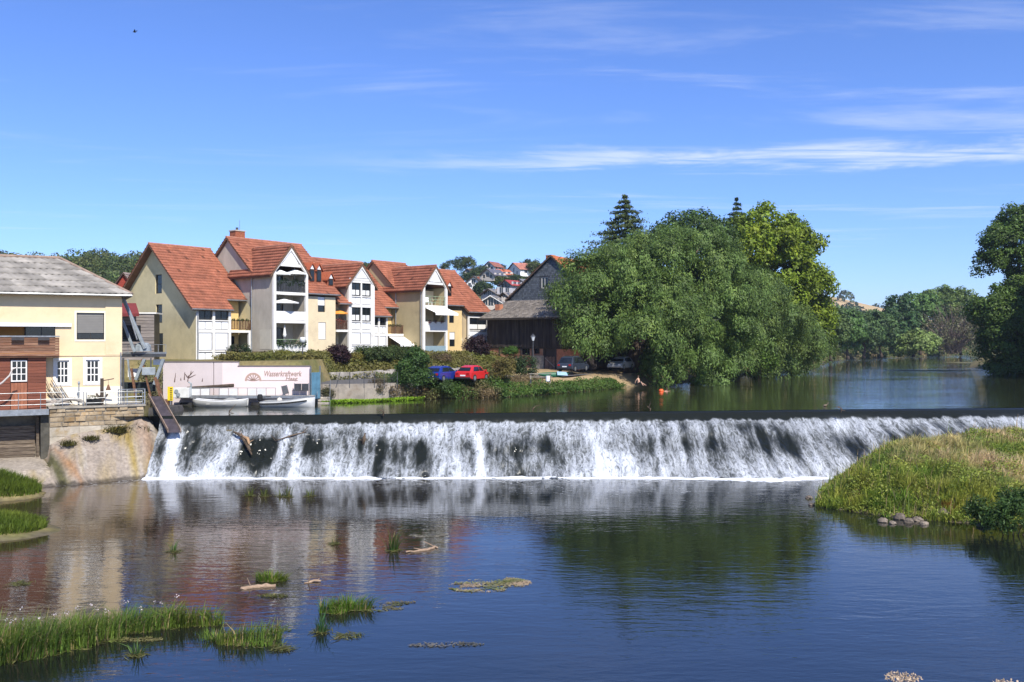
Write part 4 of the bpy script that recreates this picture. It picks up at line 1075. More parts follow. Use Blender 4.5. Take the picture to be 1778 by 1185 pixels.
# upper storey stands slightly proud over a ledge
m = F.mb(); zl_ = plz(617, -2); m.box(plx(103), 0.02, -0.05, 0.02, zl_ - 0.05, zl_ + 0.03); m.build('ledge', M_PH, F.root)
m = F.mb(); m.box(plx(183), 0.03, -0.06, 0.0, zl_ + 0.03, z_eave - 0.2); m.build('pilaster', M_PH, F.root)
m = F.mb(); m.box(plx(86), 0.03, -0.05, 0.0, zP - 0.3, plz(672, -1.5)); m.build('plinth', mat('whitewash', (0.72, 0.68, 0.58), 0.9, 0.1, 2, stain=(0.45, 0.4, 0.32)), F.root)
# loggia behind the balcony
m = F.mb(); m.box(xl + 0.6, plx(96), 1.4, 1.5, plz(620, -5), plz(560, -5)); m.build('loggia_wall', mat('ochre_wall', (0.45, 0.22, 0.06), 0.9, 0.1), F.root)
window(F, (plx(42), 1.38, plz(610, -5)), X_, Y_, 2.0, plz(563, -5) - plz(610, -5), 2, 1, depth=-0.03)
m = F.mb(); m.box(xl, plx(124), -0.16, -0.06, plz(567.5, -4), plz(561.5, -4)); m.build('awning_cassette', M_SHUT, F.root)
# hip roof of corrugated sheets
ov = 0.62
xr, yr = plx(103, 5.0), 5.0
z_e = plz(512, 0.2, -ov); z_r = plz(450.5, xr, yr)
Pe0, Pe1 = Vector((xl - 0.5, -ov, z_e)), Vector((ov, -ov, z_e)); Pr0, Pr1 = Vector((xl - 0.5, yr, z_r)), Vector((xr, yr, z_r)); Pb1 = Vector((ov, 10 + ov, z_e)); Pb0 = Vector((xl - 0.5, 10 + ov, z_e))
m = F.mb(); dn = Vector((0, 0, -0.14))
for f in ((Pe0, Pe1, Pr1, Pr0), (Pe1, Pb1, Pr1), (Pb1, Pb0, Pr0, Pr1)):
    m.poly(*f); m.poly(*[p + dn for p in f][::-1])
for a, b in ((Pe0, Pe1), (Pe1, Pb1), (Pb1, Pb0)): m.poly(a + dn, b + dn, b, a)
ro = m.build('roof', mat('roof_board', (0.2, 0.17, 0.13), 0.9, 0.2), F.root)
GREYR = (0.25, 0.23, 0.2)
def sheet_field(F, ro, a0, a1, r0, r1, tone, pitch, rows, seed, name='roof_sheets'):
    """Overlapping rows of corrugated sheet on a trapezoid: eave a0-a1, ridge r0-r1."""
    r = np.random.default_rng(seed); V = []; Q = []; Cc = []
    a0, a1, r0, r1 = [np.array(p) - np.array(F.base) for p in (a0, a1, r0, r1)]
    nrm = np.cross(a1 - a0, r0 - a0); nrm /= np.linalg.norm(nrm)
    if nrm[2] < 0: nrm = -nrm
    b = 0
    for j in range(rows):
        t0, t1 = j / rows, min(1.0, (j + 1.05) / rows)
        l0, l1 = a0 + (r0 - a0) * t0, a1 + (r1 - a1) * t0
        k0, k1 = a0 + (r0 - a0) * t1, a1 + (r1 - a1) * t1
        n = int(np.linalg.norm(l1 - l0) / pitch) * 2
        s = np.linspace(0, 1, n + 1)[:, None]
        wv = (0.055 * (np.arange(n + 1) % 2))[:, None]
        P0 = l0 + (l1 - l0) * s + nrm * (0.11 + wv); P1 = k0 + (k1 - k0) * s + nrm * (0.02 + wv); P2 = l0 + (l1 - l0) * s + nrm * (0.02 + wv)
        V += [P0, P1, P2]; i = np.arange(n)
        m_ = n + 1
        Q.append(np.stack([b + i, b + i + 1, b + m_ + i + 1, b + m_ + i], -1)); Q.append(np.stack([b + 2 * m_ + i, b + 2 * m_ + i + 1, b + i + 1, b + i], -1))
        sheet = (np.arange(n + 1) // 5 + j * 31)
        tv = np.array([0.72 + 0.5 * ((int(x_) * 7919) % 97) / 97 for x_ in sheet])[:, None] * np.array(tone)
        tv = tv * (0.8 + 0.4 * fbm(s[:, 0] * 14, s[:, 0] * 0 + j, 3, seed))[:, None]
        Cc += [tv, tv, tv]; b += 3 * m_
    o = mesh_np(name, np.concatenate(V), np.concatenate(Q), None, TILE, np.concatenate(Cc), ro); o['kind'] = 'stuff'
sheet_field(F, ro, Pe0, Pe1, Pr0, Pr1, GREYR, 0.4, 6, 3)
sheet_field(F, ro, Pe1, Pb1, Pr1, Pr1 + Vector((0, 0.01, 0)), GREYR, 0.4, 6, 4)
g = F.mb(); g.tube([(xl, -ov - 0.07, z_e - 0.06), (ov, -ov - 0.07, z_e - 0.06)], 0.07, 8); g.build('gutter', M_METAL, ro)
hp = F.mb(); hp.tube([Pe1 + Vector((0, 0, 0.05)), Pr1 + Vector((0, 0, 0.1)), Pr0 + Vector((0, 0, 0.1))], 0.11, 8); hp.build('ridge_cap', mat('ridge_rust', (0.28, 0.2, 0.15), 0.8, 0.2), ro)
g = F.mb(); g.tube([(-0.05, -0.1, plz(612, 0)), (-0.05, -0.1, zP)], 0.05, 6); g.build('downpipe', M_METAL, F.root)
# timber balcony
M_PLANK = mat('weathered_plank', (0.17, 0.075, 0.04), 0.75, 0.35, 3, col2=(0.32, 0.19, 0.12), stretch=(0.4, 3, 6), rnd=0.25, bump=0.2, lo=0.4, hi=0.75)
yb = -1.3
bx1 = plx(103, yb); zb0, zb1 = plz(618, bx1, yb), plz(586, bx1, yb)
m = F.mb(); m.box(xl, bx1, yb + 0.05, 0, zb0 - 0.1, zb0); bal = m.build('balcony', mat('balcony_deck', (0.12, 0.06, 0.035), 0.8, 0.2), F.root)
for k in range(7):
    za = zb0 + (zb1 - zb0) * k / 7; zc_ = zb0 + (zb1 - zb0) * (k + 1) / 7 - 0.02
    m = F.mb(); m.box(xl, bx1, yb, yb + 0.035, za, zc_); m.build('plank', M_PLANK, bal)
    m = F.mb(); m.box(bx1 - 0.035, bx1, yb + 0.035, -0.06, za, zc_); m.build('plank', M_PLANK, bal)
m = F.mb(); m.box(xl, bx1 + 0.03, yb - 0.04, yb + 0.1, zb1 + 0.02, zb1 + 0.1); m.build('handrail', M_METAL, bal)
for (xa, xb) in ((20, 42), (66, 86)):
    a, b = plx(xa, yb), plx(xb, yb); m = F.mb(); m.prism([(0, 0), (0.22, 0), (0.26, 0.22), (-0.04, 0.22)], (a, yb - 0.27, zb1 - 0.2), Y_, Zv, X_ * (b - a)); m.build('flower_box', mat('grey_plastic', (0.06, 0.055, 0.055), 0.6), bal)
# boarded annex below the balcony
ya = -1.0; ax1 = plx(80, ya); za0, za1 = zP - 0.05, zb0 - 0.1
M_BOARD = mat('red_brown_board', (0.17, 0.055, 0.03), 0.7, 0.25, 3, stretch=(0.3, 3, 5), rnd=0.18, bump=0.15)
m = F.mb(); m.box(xl, ax1 - 0.06, ya + 0.06, -0.05, za0, za1); an = m.build('annex', mat('annex_core', (0.08, 0.03, 0.02), 0.8), F.root)
wx0, wx1, wz0, wz1 = plx(19, ya), plx(47, ya), plz(663, plx(30, ya), ya), plz(626, plx(30, ya), ya)
nb = 17
for k in range(nb):
    z0_, z1_ = za0 + (za1 - za0) * k / nb, za0 + (za1 - za0) * (k + 1) / nb - 0.015
    segs = [(xl, ax1)]
    if z1_ > wz0 and z0_ < wz1 or z0_ < wz0: segs = [(xl, wx0 - 0.05), (wx1 + 0.05, ax1)]
    for (a, b) in segs:
        m = F.mb(); m.box(a, b, ya, ya + 0.05, z0_, z1_); m.build('board', M_BOARD, an)
    m = F.mb(); m.box(ax1 - 0.05, ax1, ya + 0.051, -0.06, z0_, z1_); m.build('board', M_BOARD, an)
window(F, (wx0, ya, wz0), X_, Y_, wx1 - wx0, wz1 - wz0, 3, 3, M_WHITE, fw=0.08, depth=0.04)
for k in range(5):
    w = (wx1 - wx0) / 5
    m = F.mb(); m.box(wx0 + k * w + 0.006, wx0 + (k + 1) * w - 0.006, ya + 0.0, ya + 0.05, za0 + 0.05, wz0 - 0.09); m.build('door_board', mat('door_timber', (0.27, 0.1, 0.05), 0.6, 0.2, 3, stretch=(4, 4, 0.6), rnd=0.1), an)

# ------------------------------------------------------------------ quay wall, sluice, rock
def Q(qu, qn, z): return QC + QU * qu + QN * qn + Vector((0, 0, z))
def qlu(px, qn=0.0):
    r = (px - CX) / FPX; p = QC + QN * qn; return (r * p.y - p.x) / (QU.x - r * QU.y)
def qlz(py, qu, qn=0.0): return 5 - (py - CY) * (QC + QU * qu + QN * qn).y / FPX
ql = qlu(86)
FQ = Frame('quay_wall', QC, QA, (-3.5, 0.5, -3), 'weathered stone quay wall under the power house', 'wall')
zq = qlz(705, 0)
m = FQ.mb(); m.box(ql, 0, 0.06, 4.0, -4.5, zq - 0.02); m.build('core', mat('mortar', (0.2, 0.17, 0.13), 0.95, 0.25, 3, bump=0.4), FQ.root)
m = FQ.mb(); m.box(-20, ql - 3.4, -0.1, 4.0, -4.5, zq - 0.1); m.box(ql - 3.4, ql, 1.6, 4.0, -4.5, zq - 0.4); m.build('rear_wall', mat('mortar', (0.2, 0.17, 0.13)), FQ.root)
M_STONE = mat('quay_stone', (0.2, 0.15, 0.09), 0.95, 0.3, 1.5, col2=(0.42, 0.34, 0.23), rnd=0.28, bump=0.6, bscale=8, stain=(0.3, 0.17, 0.05), stain_scale=0.7, stain_lo=0.5, stain_hi=0.7)
M_RENDER = mat('old_render', (0.3, 0.26, 0.19), 0.95, 0.2, 1.4, col2=(0.45, 0.4, 0.32), rnd=0.12, bump=0.6, bscale=7, stain=(0.3, 0.19, 0.06), stain_scale=0.6, stain_lo=0.56, stain_hi=0.72)
rs = random.Random(4)
z = zq; row = 0
while z > -3.0:
    hgt = rs.uniform(0.24, 0.4) if row < 4 else rs.uniform(0.45, 0.7)
    x = ql
    while x < -0.05:
        w = rs.uniform(0.35, 0.95) if row < 4 else rs.uniform(0.8, 1.8)
        w = min(w, -x)
        if -x - w < 0.25: w = -x
        d = rs.uniform(-0.05, 0.05) if row < 4 else rs.uniform(-0.015, 0.02)
        g_ = 0.025 if row < 4 else 0.008
        m = FQ.mb(); j = lambda: rs.uniform(-0.03, 0.03) if row < 4 else rs.uniform(-0.01, 0.01)
        x0, x1, z0_, z1_ = x + g_, x + w - g_, z - hgt + g_, z - g_
        p = [(x0 + j(), d, z0_ + j()), (x1 + j(), d, z0_ + j()), (x1 + j(), d, z1_ + j()), (x0 + j(), d, z1_ + j())]
        bk = [(x0, 0.3, z0_), (x1, 0.3, z0_), (x1, 0.3, z1_), (x0, 0.3, z1_)]
        m.add(p + bk, [(0, 1, 2, 3), (4, 5, 1, 0), (5, 6, 2, 1), (6, 7, 3, 2), (7, 4, 0, 3)])
        m.build('stone', M_STONE if row < 4 else M_RENDER, FQ.root, bevel=0.03 if row < 4 else 0)
        x += w
    z -= hgt; row += 1
# right flank of the quay towards the weir
for k in range(9):
    for j in range(4):
        m = FQ.mb(); m.box(-0.1, rs.uniform(-0.02, 0.04), 0.31 + j * 0.9, 0.31 + j * 0.9 + 0.87, zq - (k + 1) * 0.4, zq - k * 0.4 - 0.03); m.build('stone', M_STONE, FQ.root)
m = FQ.mb(); m.box(ql - 0.05, 0.1, -0.08, 4.0, zq, zq + 0.1); m.build('coping', mat('coping', (0.3, 0.27, 0.22), 0.95, 0.25, 2.5, bump=0.5), FQ.root)

FS = Frame('sluice_gate', QC, QA, (ql - 1.7, 0.8, -2.6), 'weathered plank sluice gate in a dark opening under a footbridge', 'gate')
M_OLDW = mat('old_wet_timber', (0.09, 0.065, 0.045), 0.8, 0.4, 3, col2=(0.3, 0.24, 0.17), stretch=(0.5, 3, 6), rnd=0.3, bump=0.4, lo=0.4, hi=0.8)
zs0, zs1 = qlz(797, ql - 1.7, -0.8), qlz(740, ql - 1.7, -0.8)
for k in range(9):
    a = zs0 + (zs1 - zs0) * k / 9; b = zs0 + (zs1 - zs0) * (k + 1) / 9 - 0.025
    m = FS.mb(); m.box(ql - 3.15 + rs.uniform(0, 0.05), ql - 0.75 - rs.uniform(0, 0.05), 0.8 + rs.uniform(0, 0.05) + (0.16 if k < 4 else 0.3), 1.25, a, b); m.build('plank', M_OLDW, FS.root)
for xx in (ql - 3.3, ql - 0.72):
    m = FS.mb(); m.box(xx, xx + 0.16, 0.75, 1.3, zs0 - 0.3, zq - 0.4); m.build('guide_post', M_OLDW, FS.root)
m = FS.mb(); m.box(ql - 0.5, ql - 0.02, 0.1, 1.6, -3.3, zq - 0.42); m.build('side_pier', mat('dark_wet_stone', (0.07, 0.065, 0.05), 0.9, 0.4, 2, bump=0.6), FS.root)
m = FS.mb(); m.box(ql - 3.9, ql - 3.35, -0.3, 1.6, -3.4, zq - 0.45); m.build('side_pier', mat('pale_concrete', (0.42, 0.39, 0.33), 0.9, 0.15, 2, bump=0.3), FS.root)

FB = Frame('footbridge', QC, QA, (ql - 2, 0.5, zq - 0.3), 'steel footbridge deck over the sluice opening', 'footbridge')
m = FB.mb(); m.box(-20, ql - 0.06, -0.35, 1.7, zq - 0.22, zq - 0.05); m.build('deck', mat('bridge_deck', (0.3, 0.3, 0.29), 0.7, 0.2), FB.root)
m = FB.mb(); m.box(-20, ql - 0.06, -0.42, -0.36, zq - 0.34, zq + 0.02); m.build('edge_beam', M_METAL, FB.root)
FR = Frame('railing', QC, QA, (-5, 0.1, zq), 'thin metal railing along the quay edge below the yellow house', 'railing')
for (x0, x1, zt) in ((-20, ql + 2.0, 1.05), (qlu(150), -0.1, 1.0)):
    k = int((x1 - x0) / 1.35) + 1
    for i in range(k + 1):
        x = x0 + (x1 - x0) * i / k; m = FR.mb(); m.tube([(x, 0.05, zq - 0.1), (x, 0.05, zq + zt)], 0.024, 6); m.build('post', M_METAL, FR.root)
    for h in (0.3, 0.62, zt):
        m = FR.mb(); m.tube([(x0, 0.05, zq + h), (x1, 0.05, zq + h)], 0.02, 6); m.build('rail', M_METAL, FR.root)
# closer fence panel at the right end
FR2 = Frame('railing', QC, QA, (-1, 0.1, zq), 'grey bar fence at the corner of the quay beside the chute', 'railing')
x0, x1 = qlu(206), qlu(252)
for i in range(4):
    x = x0 + (x1 - x0) * i / 3; m = FR2.mb(); m.box(x - 0.035, x + 0.035, 0.15, 0.2, zq, zq + 1.15); m.build('post', M_METAL, FR2.root)
for k in range(5):
    m = FR2.mb(); m.box(x0, x1, 0.16, 0.19, zq + 0.15 + k * 0.24, zq + 0.19 + k * 0.24); m.build('rail', M_METAL, FR2.root)

# rock outcrop sloping into the pool
ns, nt_ = 84, 34
s_ = np.linspace(-8.6, 1.9, ns); t_ = np.linspace(0, 1.12, nt_)
Sg, Tg = np.meshgrid(s_, t_)
ztop = np.interp(Sg, [-8.6, ql, -6.0, -4.3, -2.6, -1.2, -0.3, 0.5, 1.2, 1.9], [-2.9, -2.35, -1.75, -0.95, -0.75, -0.55, 0.05, -0.35, -1.7, -3.9])
Dd = np.interp(Sg, [-8.6, -7, -3, 0, 1.9], [4.6, 4.3, 3.9, 3.3, 2.6])
bul = 0.55 * np.sin(np.clip(Tg, 0, 1) * math.pi) * np.interp(Sg, [-8.6, -5, -1, 1.9], [0.1, 0.5, 1.0, 0.3])
Zr_ = ztop + (-3.95 - ztop) * Tg ** 1.1 + bul
fac = fbm(Sg * 0.55 + 0.4 * Tg, Tg * 1.6, 3, 91)
Zr_ = Zr_ + (np.floor(fac * 9) / 9 - 0.45) * 1.1 * np.sin(np.clip(Tg, 0.06, 1) * math.pi) + (fbm(Sg * 3, Tg * 9, 4, 92) - 0.5) * 0.16 - 0.12 * np.exp(-((fbm(Sg * 0.8 + 2, Tg * 2.2, 3, 99) - 0.5) / 0.012) ** 2) - 0.1 * np.exp(-((fbm(Sg * 1.5 + 8, Tg * 3.2, 3, 89) - 0.5) / 0.012) ** 2)
chan = np.exp(-((Sg + 6.3 - 1.3 * Tg) / 0.33) ** 2); Zr_ = Zr_ - 0.22 * chan
qn_ = -0.12 + Tg * Dd + (fbm(Sg * 1.2, Tg * 3, 2, 93) - 0.5) * 0.3 * (Tg > 0.05)
Xr = QC.x + QU.x * Sg + QN.x * qn_; Yr = QC.y + QU.y * Sg + QN.y * qn_
base = np.array([0.27, 0.225, 0.18]); ochre = np.array([0.24, 0.17, 0.035]); rust = np.array([0.26, 0.13, 0.05]); algae = np.array([0.075, 0.07, 0.03]); pale = np.array([0.36, 0.32, 0.27])
f1 = fbm(Sg * 0.9 + 3, Tg * 0.9, 4, 94)[..., None]; f2 = fbm(Sg * 1.7 + 5, Tg * 1.1, 4, 95)[..., None]
tn = base * (0.75 + 0.5 * fbm(Sg * 2, Tg * 5, 4, 96)[..., None]); tn = tn * (1 - (f1 > 0.56) * 0.6) + pale * (f1 > 0.56) * 0.6
Sw = Sg + 0.9 * (fbm(Sg * 1.1, Tg * 1.7, 3, 97) - 0.5) + 0.35 * (fbm(Sg * 4, Tg * 5, 3, 98) - 0.5)
stream = np.exp(-((Sw + 1.6 - 1.5 * Tg) / 0.7) ** 2)[..., None] + np.exp(-((Sw + 4.3 - 0.5 * Tg) / 0.3) ** 2)[..., None] * 0.6
oc = np.clip(stream * 0.65 + (f2 - 0.5) * 2.2 - 0.25 * (1 - stream) + 0.35 * (Tg[..., None] < 0.16), 0, 1); tn = tn * (1 - oc) + ochre * oc
ru = np.clip((np.exp(-((Sw + 6.0 - 1.9 * Tg) / 0.25) ** 2) + np.exp(-((Sw + 0.6 - 0.9 * Tg) / 0.35) ** 2) * 0.8)[..., None] * (0.2 + 0.9 * f2), 0, 1); tn = tn * (1 - ru) + rust * ru
ch_ = np.clip(chan[..., None] * 1.2, 0, 1); tn = tn * (1 - ch_) + algae * ch_
wetl = (Zr_ < -3.62)[..., None]; tn = np.where(wetl, tn * 0.35, tn)
ix = np.arange(ns * nt_).reshape(nt_, ns)
q = np.stack([ix[:-1, :-1], ix[1:, :-1], ix[1:, 1:], ix[:-1, 1:]], -1).reshape(-1, 4)
ROCKM = tone_mat('rock_face', 0.85, 0, 0.3, bump=1.0, scale=5.0)
o = mesh_np('rock_outcrop', np.stack([Xr.ravel(), Yr.ravel(), Zr_.ravel()], -1), q, None, ROCKM, tn.reshape(-1, 3), smooth=False)
tag(o, 'bare grey and ochre rock outcrop sloping from the quay into the pool', 'rock')
# concrete apron under the sluice
m = MB(); prof = []
ns, nt_ = 60, 24
s_ = np.linspace(-19, ql + 0.9, ns); t_ = np.linspace(0, 1, nt_); Sg, Tg = np.meshgrid(s_, t_)
Dd = np.interp(Sg, [-19, -12, ql + 0.9], [6.0, 5.2, 3.6])
zz = -2.45 - 0.55 * Tg ** 1.0 - 1.1 * np.clip((Tg - 0.72) / 0.28, 0, 1) ** 1.5 + (fbm(Sg * 1.3, Tg * 5, 3, 101) - 0.5) * 0.12
zz = zz - 1.6 * np.clip((Sg - ql + 0.5) / 1.4, 0, 1) ** 2
qn_ = -1.2 + Tg * (Dd + 1.2)
ix = np.arange(ns * nt_).reshape(nt_, ns); q = np.stack([ix[:-1, :-1], ix[1:, :-1], ix[1:, 1:], ix[:-1, 1:]], -1).reshape(-1, 4)
tn = np.array([0.31, 0.265, 0.21]) * (0.65 + 0.7 * fbm(Sg * 1.2, Tg * 4, 4, 102)[..., None])
oc = np.clip((fbm(Sg * 1.1, Tg * 2, 3, 103)[..., None] - 0.5) * 3, 0, 1) * (Tg[..., None] > 0.6); tn = tn * (1 - oc) + ochre * oc
o = mesh_np('sluice_apron', np.stack([(QC.x + QU.x * Sg + QN.x * qn_).ravel(), (QC.y + QU.y * Sg + QN.y * qn_).ravel(), zz.ravel()], -1), q, None, ROCKM, tn.reshape(-1, 3), smooth=True)
tag(o, 'worn concrete apron below the plank sluice gate', 'apron')

# ------------------------------------------------------------------ trash rake machinery, chute
TR = empty('trash_rake', at(248, 700, 65.5), R(20), 'grey steel trash rake with slanted arms and platform between house and wall', 'machine')
TRi = TR.matrix_basis.inverted() if False else Matrix.Rotation(-R(20), 4, 'Z') @ Matrix.Translation(-TR.location)
def TL(px, py, Y): return TRi @ at(px, py, Y)
m = MB(); a, b = TL(209, 617, 65.5), TL(288, 617, 65.5)
m.obox(a + Vector((0, -0.1, -0.12)), b - a, (0, 2.2, 0), (0, 0, 0.2)); m.build('platform', M_DKSTEEL, TR)
m = MB(); m.obox(a + Vector((0.15, -0.14, 0.1)), b - a + Vector((-0.1, 0, 0)), (0, 0.04, 0), (0, 0, 0.12)); m.build('platform_edge', M_METAL, TR)
for i in range(7):
    f = i / 6; p = a.lerp(b, f); m = MB(); m.tube([p + Vector((0, 0, 0.1)), p + Vector((0, 0, 0.75))], 0.02, 5); m.build('rail_post', M_METAL, TR)
m = MB(); m.tube([a + Vector((0, 0, 0.75)), b + Vector((0, 0, 0.75))], 0.02, 5); m.build('rail', M_METAL, TR)
for (x0, y0, x1, y1, w) in ((214, 519, 252, 606, 0.24), (212, 556, 234, 612, 0.2)):
    m = MB(); m.bar(TL(x0, y0, 65.2), TL(x1, y1, 65.2), w, w * 0.8); m.build('arm', M_STEEL, TR, bevel=0.02)
m = MB(); m.tube([TL(222, 540, 65.0), TL(238, 590, 65.0)], 0.05, 8); m.build('hydraulic_ram', M_METAL, TR)
for (x0, y0, x1, y1, w, mm) in ((251, 624, 236, 660, 0.2, M_STEEL), (284, 624, 268, 668, 0.2, M_STEEL), (214, 622, 214, 700, 0.14, M_DKSTEEL), (246, 624, 262, 690, 0.1, M_RUST), (270, 655, 283, 700, 0.22, M_RUST), (228, 640, 236, 690, 0.14, M_RUST), (222, 624, 226, 660, 0.1, M_STEEL), (262, 622, 262, 652, 0.1, M_DKSTEEL)):
    m = MB(); m.bar(TL(x0, y0, 65.3), TL(x1, y1, 65.3), w, w); m.build('strut', mm, TR)
m = MB(); c = TL(208, 668, 65.8); d = TL(270, 668, 65.8); m.obox(c + Vector((0, 0, -0.5)), d - c, (0, 1.2, 0), (0, 0, 0.62)); m.build('winch_housing', mat('black_green_metal', (0.02, 0.028, 0.03), 0.5, 0.2), TR)
m = MB(); c = TL(246, 652, 65.0); m.obox(c, (0.9, 0, 0), (0, 0.7, 0), (0, 0, 0.55)); m.build('gear_box', M_STEEL, TR, bevel=0.04)
for (px, py, w, h) in ((222, 655, 0.7, 0.6), (266, 634, 0.55, 0.4)):
    m = MB(); m.obox(TL(px, py, 66.2), (w, 0, 0), (0, 0.1, 0), (0, 0, h)); m.build('cover_plate', M_SHUT, TR)
m = MB(); c = TL(240, 603, 65.6); m.lathe([(0.0, 0.35), (0.35, 0.3), (0.55, 0.1), (0.6, -0.3)], 10, (c.x + 0.3, c.y, c.z)); m.build('motor_cover', M_STEEL, TR)
# chute
CHU = empty('debris_chute', at(256, 686, 63.0), 0, 'rusty steel debris chute sloping down beside the weir', 'chute')
a, b = at(257, 690, 63.2) - CHU.location, at(291, 752, 60.2) - CHU.location
wv = Vector((0.85, 0.12, 0))
m = MB(); m.obox(a, b - a, wv, (0, 0, 0.06)); m.build('bed', mat('chute_bed', (0.055, 0.045, 0.05), 0.5, 0.3, 3), CHU)
for s in (0, 1):
    m = MB(); m.obox(a + wv * s * 0.94, b - a, wv * 0.06, (0, 0, 0.26)); m.build('side_rail', mat('chute_rail', (0.25, 0.18, 0.13), 0.7, 0.3, 3), CHU)
m = MB(); m.tube([a.lerp(b, 0.55) + wv * 0.5, a.lerp(b, 0.55) + wv * 0.5 + Vector((0, 0.3, -2.6))], 0.08, 8); m.build('support', M_DKSTEEL, CHU)
# dark side wall between quay and weir
m = MB(); m.prism([(0, -4.3), (2.0, -4.3), (1.6, -1.0), (1.1, 0.4), (0, 0.45)], QC + QU * 0.12 + Vector((0, 0.4, 0)), QU, Zv, Vector((0, 3.2, 0)))
tag(m.build('weir_abutment', mat('abutment', (0.06, 0.055, 0.05), 0.8, 0.4, 2, bump=0.5)), 'dark concrete abutment between quay corner and weir', 'wall')
# intake frame: rusty posts by the staff gauge
m = empty('staff_gauge', at(296, 697, 66.5), 0, 'yellow water level gauge on a post left of the pontoon', 'gauge')
b_ = MB(); b_.box(-0.05, 0.05, 0.0, 0.06, -1.0, 0.3); b_.build('post', M_METAL, m)
b_ = MB(); b_.box(-0.2, 0.2, -0.04, -0.01, 0.05, 1.05); pl = b_.build('board', mat('gauge_yellow', (0.75, 0.55, 0.03), 0.5, 0.05), m)
for k in range(6):
    b_ = MB(); b_.box(-0.02, 0.14, -0.055, -0.042, 0.13 + k * 0.15, 0.19 + k * 0.15); b_.build('tick', M_DARKFRAME, pl)
m = MB(); c = at(284, 712, 66.5); m.box(c.x - 0.25, c.x + 0.35, c.y, c.y + 0.8, -1.0, 0.75)
tag(m.build('intake_pier', M_RUST), 'rust stained pier beside the yellow gauge', 'pier')

# ------------------------------------------------------------------ mural wall with lettering
WY = 73.0
wl_, wr_ = (283 - CX) / FPX * WY, (538 - CX) / FPX * WY
ws = (413.5 - CX) / FPX * WY; wj = (371 - CX) / FPX * WY; wk = (386 - CX) / FPX * WY
zt1, zt2 = 5 - (629 - CY) / FPX * WY, 5 - (636.5 - CY) / FPX * WY
FM = Frame('mural_wall', (0, 0, 0), 0, ((wl_ + wr_) / 2, WY, 0), 'pale pink boundary wall with painted mill wheel and lettering behind the pontoon', 'wall')
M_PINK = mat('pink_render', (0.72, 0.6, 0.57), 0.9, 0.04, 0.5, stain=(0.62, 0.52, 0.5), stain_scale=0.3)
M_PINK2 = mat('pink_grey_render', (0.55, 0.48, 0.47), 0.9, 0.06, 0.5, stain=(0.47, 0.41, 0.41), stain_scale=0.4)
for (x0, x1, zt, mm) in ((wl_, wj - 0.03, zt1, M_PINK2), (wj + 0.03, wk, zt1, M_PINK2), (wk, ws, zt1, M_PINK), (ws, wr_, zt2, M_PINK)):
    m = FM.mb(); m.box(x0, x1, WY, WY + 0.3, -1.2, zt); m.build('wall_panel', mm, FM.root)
    m = FM.mb(); m.box(x0 - 0.02, x1 + 0.02, WY - 0.05, WY + 0.36, zt, zt + 0.06); m.build('coping', mat('coping_dark', (0.16, 0.13, 0.12), 0.9), FM.root)
M_INK = mat('mural_paint', (0.3, 0.2, 0.16), 0.9, 0.1, 3)
def wpt(px, py): p = at(px, py, WY - 0.012); return p.x, p.z
# half mill wheel
cx_, cz_ = wpt(439.5, 662); Ro = 14.5 / FPX * WY; Ri = 11.0 / FPX * WY
m = FM.mb(); K = 24
pts = [(cx_ + Ro * math.cos(math.pi * i / K), WY - 0.012, cz_ + Ro * math.sin(math.pi * i / K)) for i in range(K + 1)] + [(cx_ + Ri * math.cos(math.pi * i / K), WY - 0.012, cz_ + Ri * math.sin(math.pi * i / K)) for i in range(K + 1)]
m.add(pts, [(i, K + 1 + i, K + 2 + i, i + 1) for i in range(K)])
m.build('painted_wheel_rim', mat('mural_tan', (0.42, 0.29, 0.23), 0.9, 0.1, 3), FM.root)
for i in range(7):
    t = math.pi * (i + 0.5) / 7; m = FM.mb()
    d_ = Vector((math.cos(t), 0, math.sin(t))); s_v = Vector((-math.sin(t), 0, math.cos(t))) * 0.035
    c_ = Vector((cx_, WY - 0.012, cz_)); m.poly(c_ + d_ * Ri * 0.28 - s_v, c_ + d_ * Ri - s_v, c_ + d_ * Ri + s_v, c_ + d_ * Ri * 0.28 + s_v); m.build('painted_spoke', M_INK, FM.root)
m = FM.mb(); m.add([(cx_ + 0.16 * math.cos(math.pi * i / 8), WY - 0.012, cz_ + 0.16 * math.sin(math.pi * i / 8)) for i in range(9)], [list(range(9))]); m.build('painted_hub', M_INK, FM.root)
m = FM.mb(); x0, z0_ = wpt(454, 661); x1, _ = wpt(517, 660.5); m.box(x0, x1, WY - 0.013, WY - 0.002, z0_ - 0.02, z0_ + 0.02); m.build('painted_line', M_INK, FM.root)
def lettering(txt, px, py, h_px, w_px, parent, Yp, matl, off):
    cu = bpy.data.curves.new('lettering', 'FONT'); cu.body = txt; cu.size = 1.0; cu.shear = 0.25; cu.extrude = 0.004; cu.offset = 0.012
    t = bpy.data.objects.new('lettering_tmp', cu); COL.objects.link(t)
    bpy.context.view_layer.update()
    dg = bpy.context.evaluated_depsgraph_get(); me = bpy.data.meshes.new_from_object(t.evaluated_get(dg))
    bpy.data.objects.remove(t)
    co = np.zeros(len(me.vertices) * 3); me.vertices.foreach_get('co', co); co = co.reshape(-1, 3)
    w = co[:, 0].max() - co[:, 0].min(); hh = co[:, 1].max() - co[:, 1].min()
    sx_ = w_px / FPX * Yp / w; sz_ = h_px / FPX * Yp / hh
    p = at(px, py, Yp)
    new = np.stack([(co[:, 0] - co[:, 0].min()) * sx_ + p.x - off[0], Yp - co[:, 2] - off[1], (co[:, 1] - co[:, 1].min()) * sz_ + p.z - off[2]], -1)
    me.vertices.foreach_set('co', new.ravel()); me.update(); me.materials.clear(); me.materials.append(matl)
    o = bpy.data.objects.new('lettering', me); COL.objects.link(o); o.parent = parent
    return o
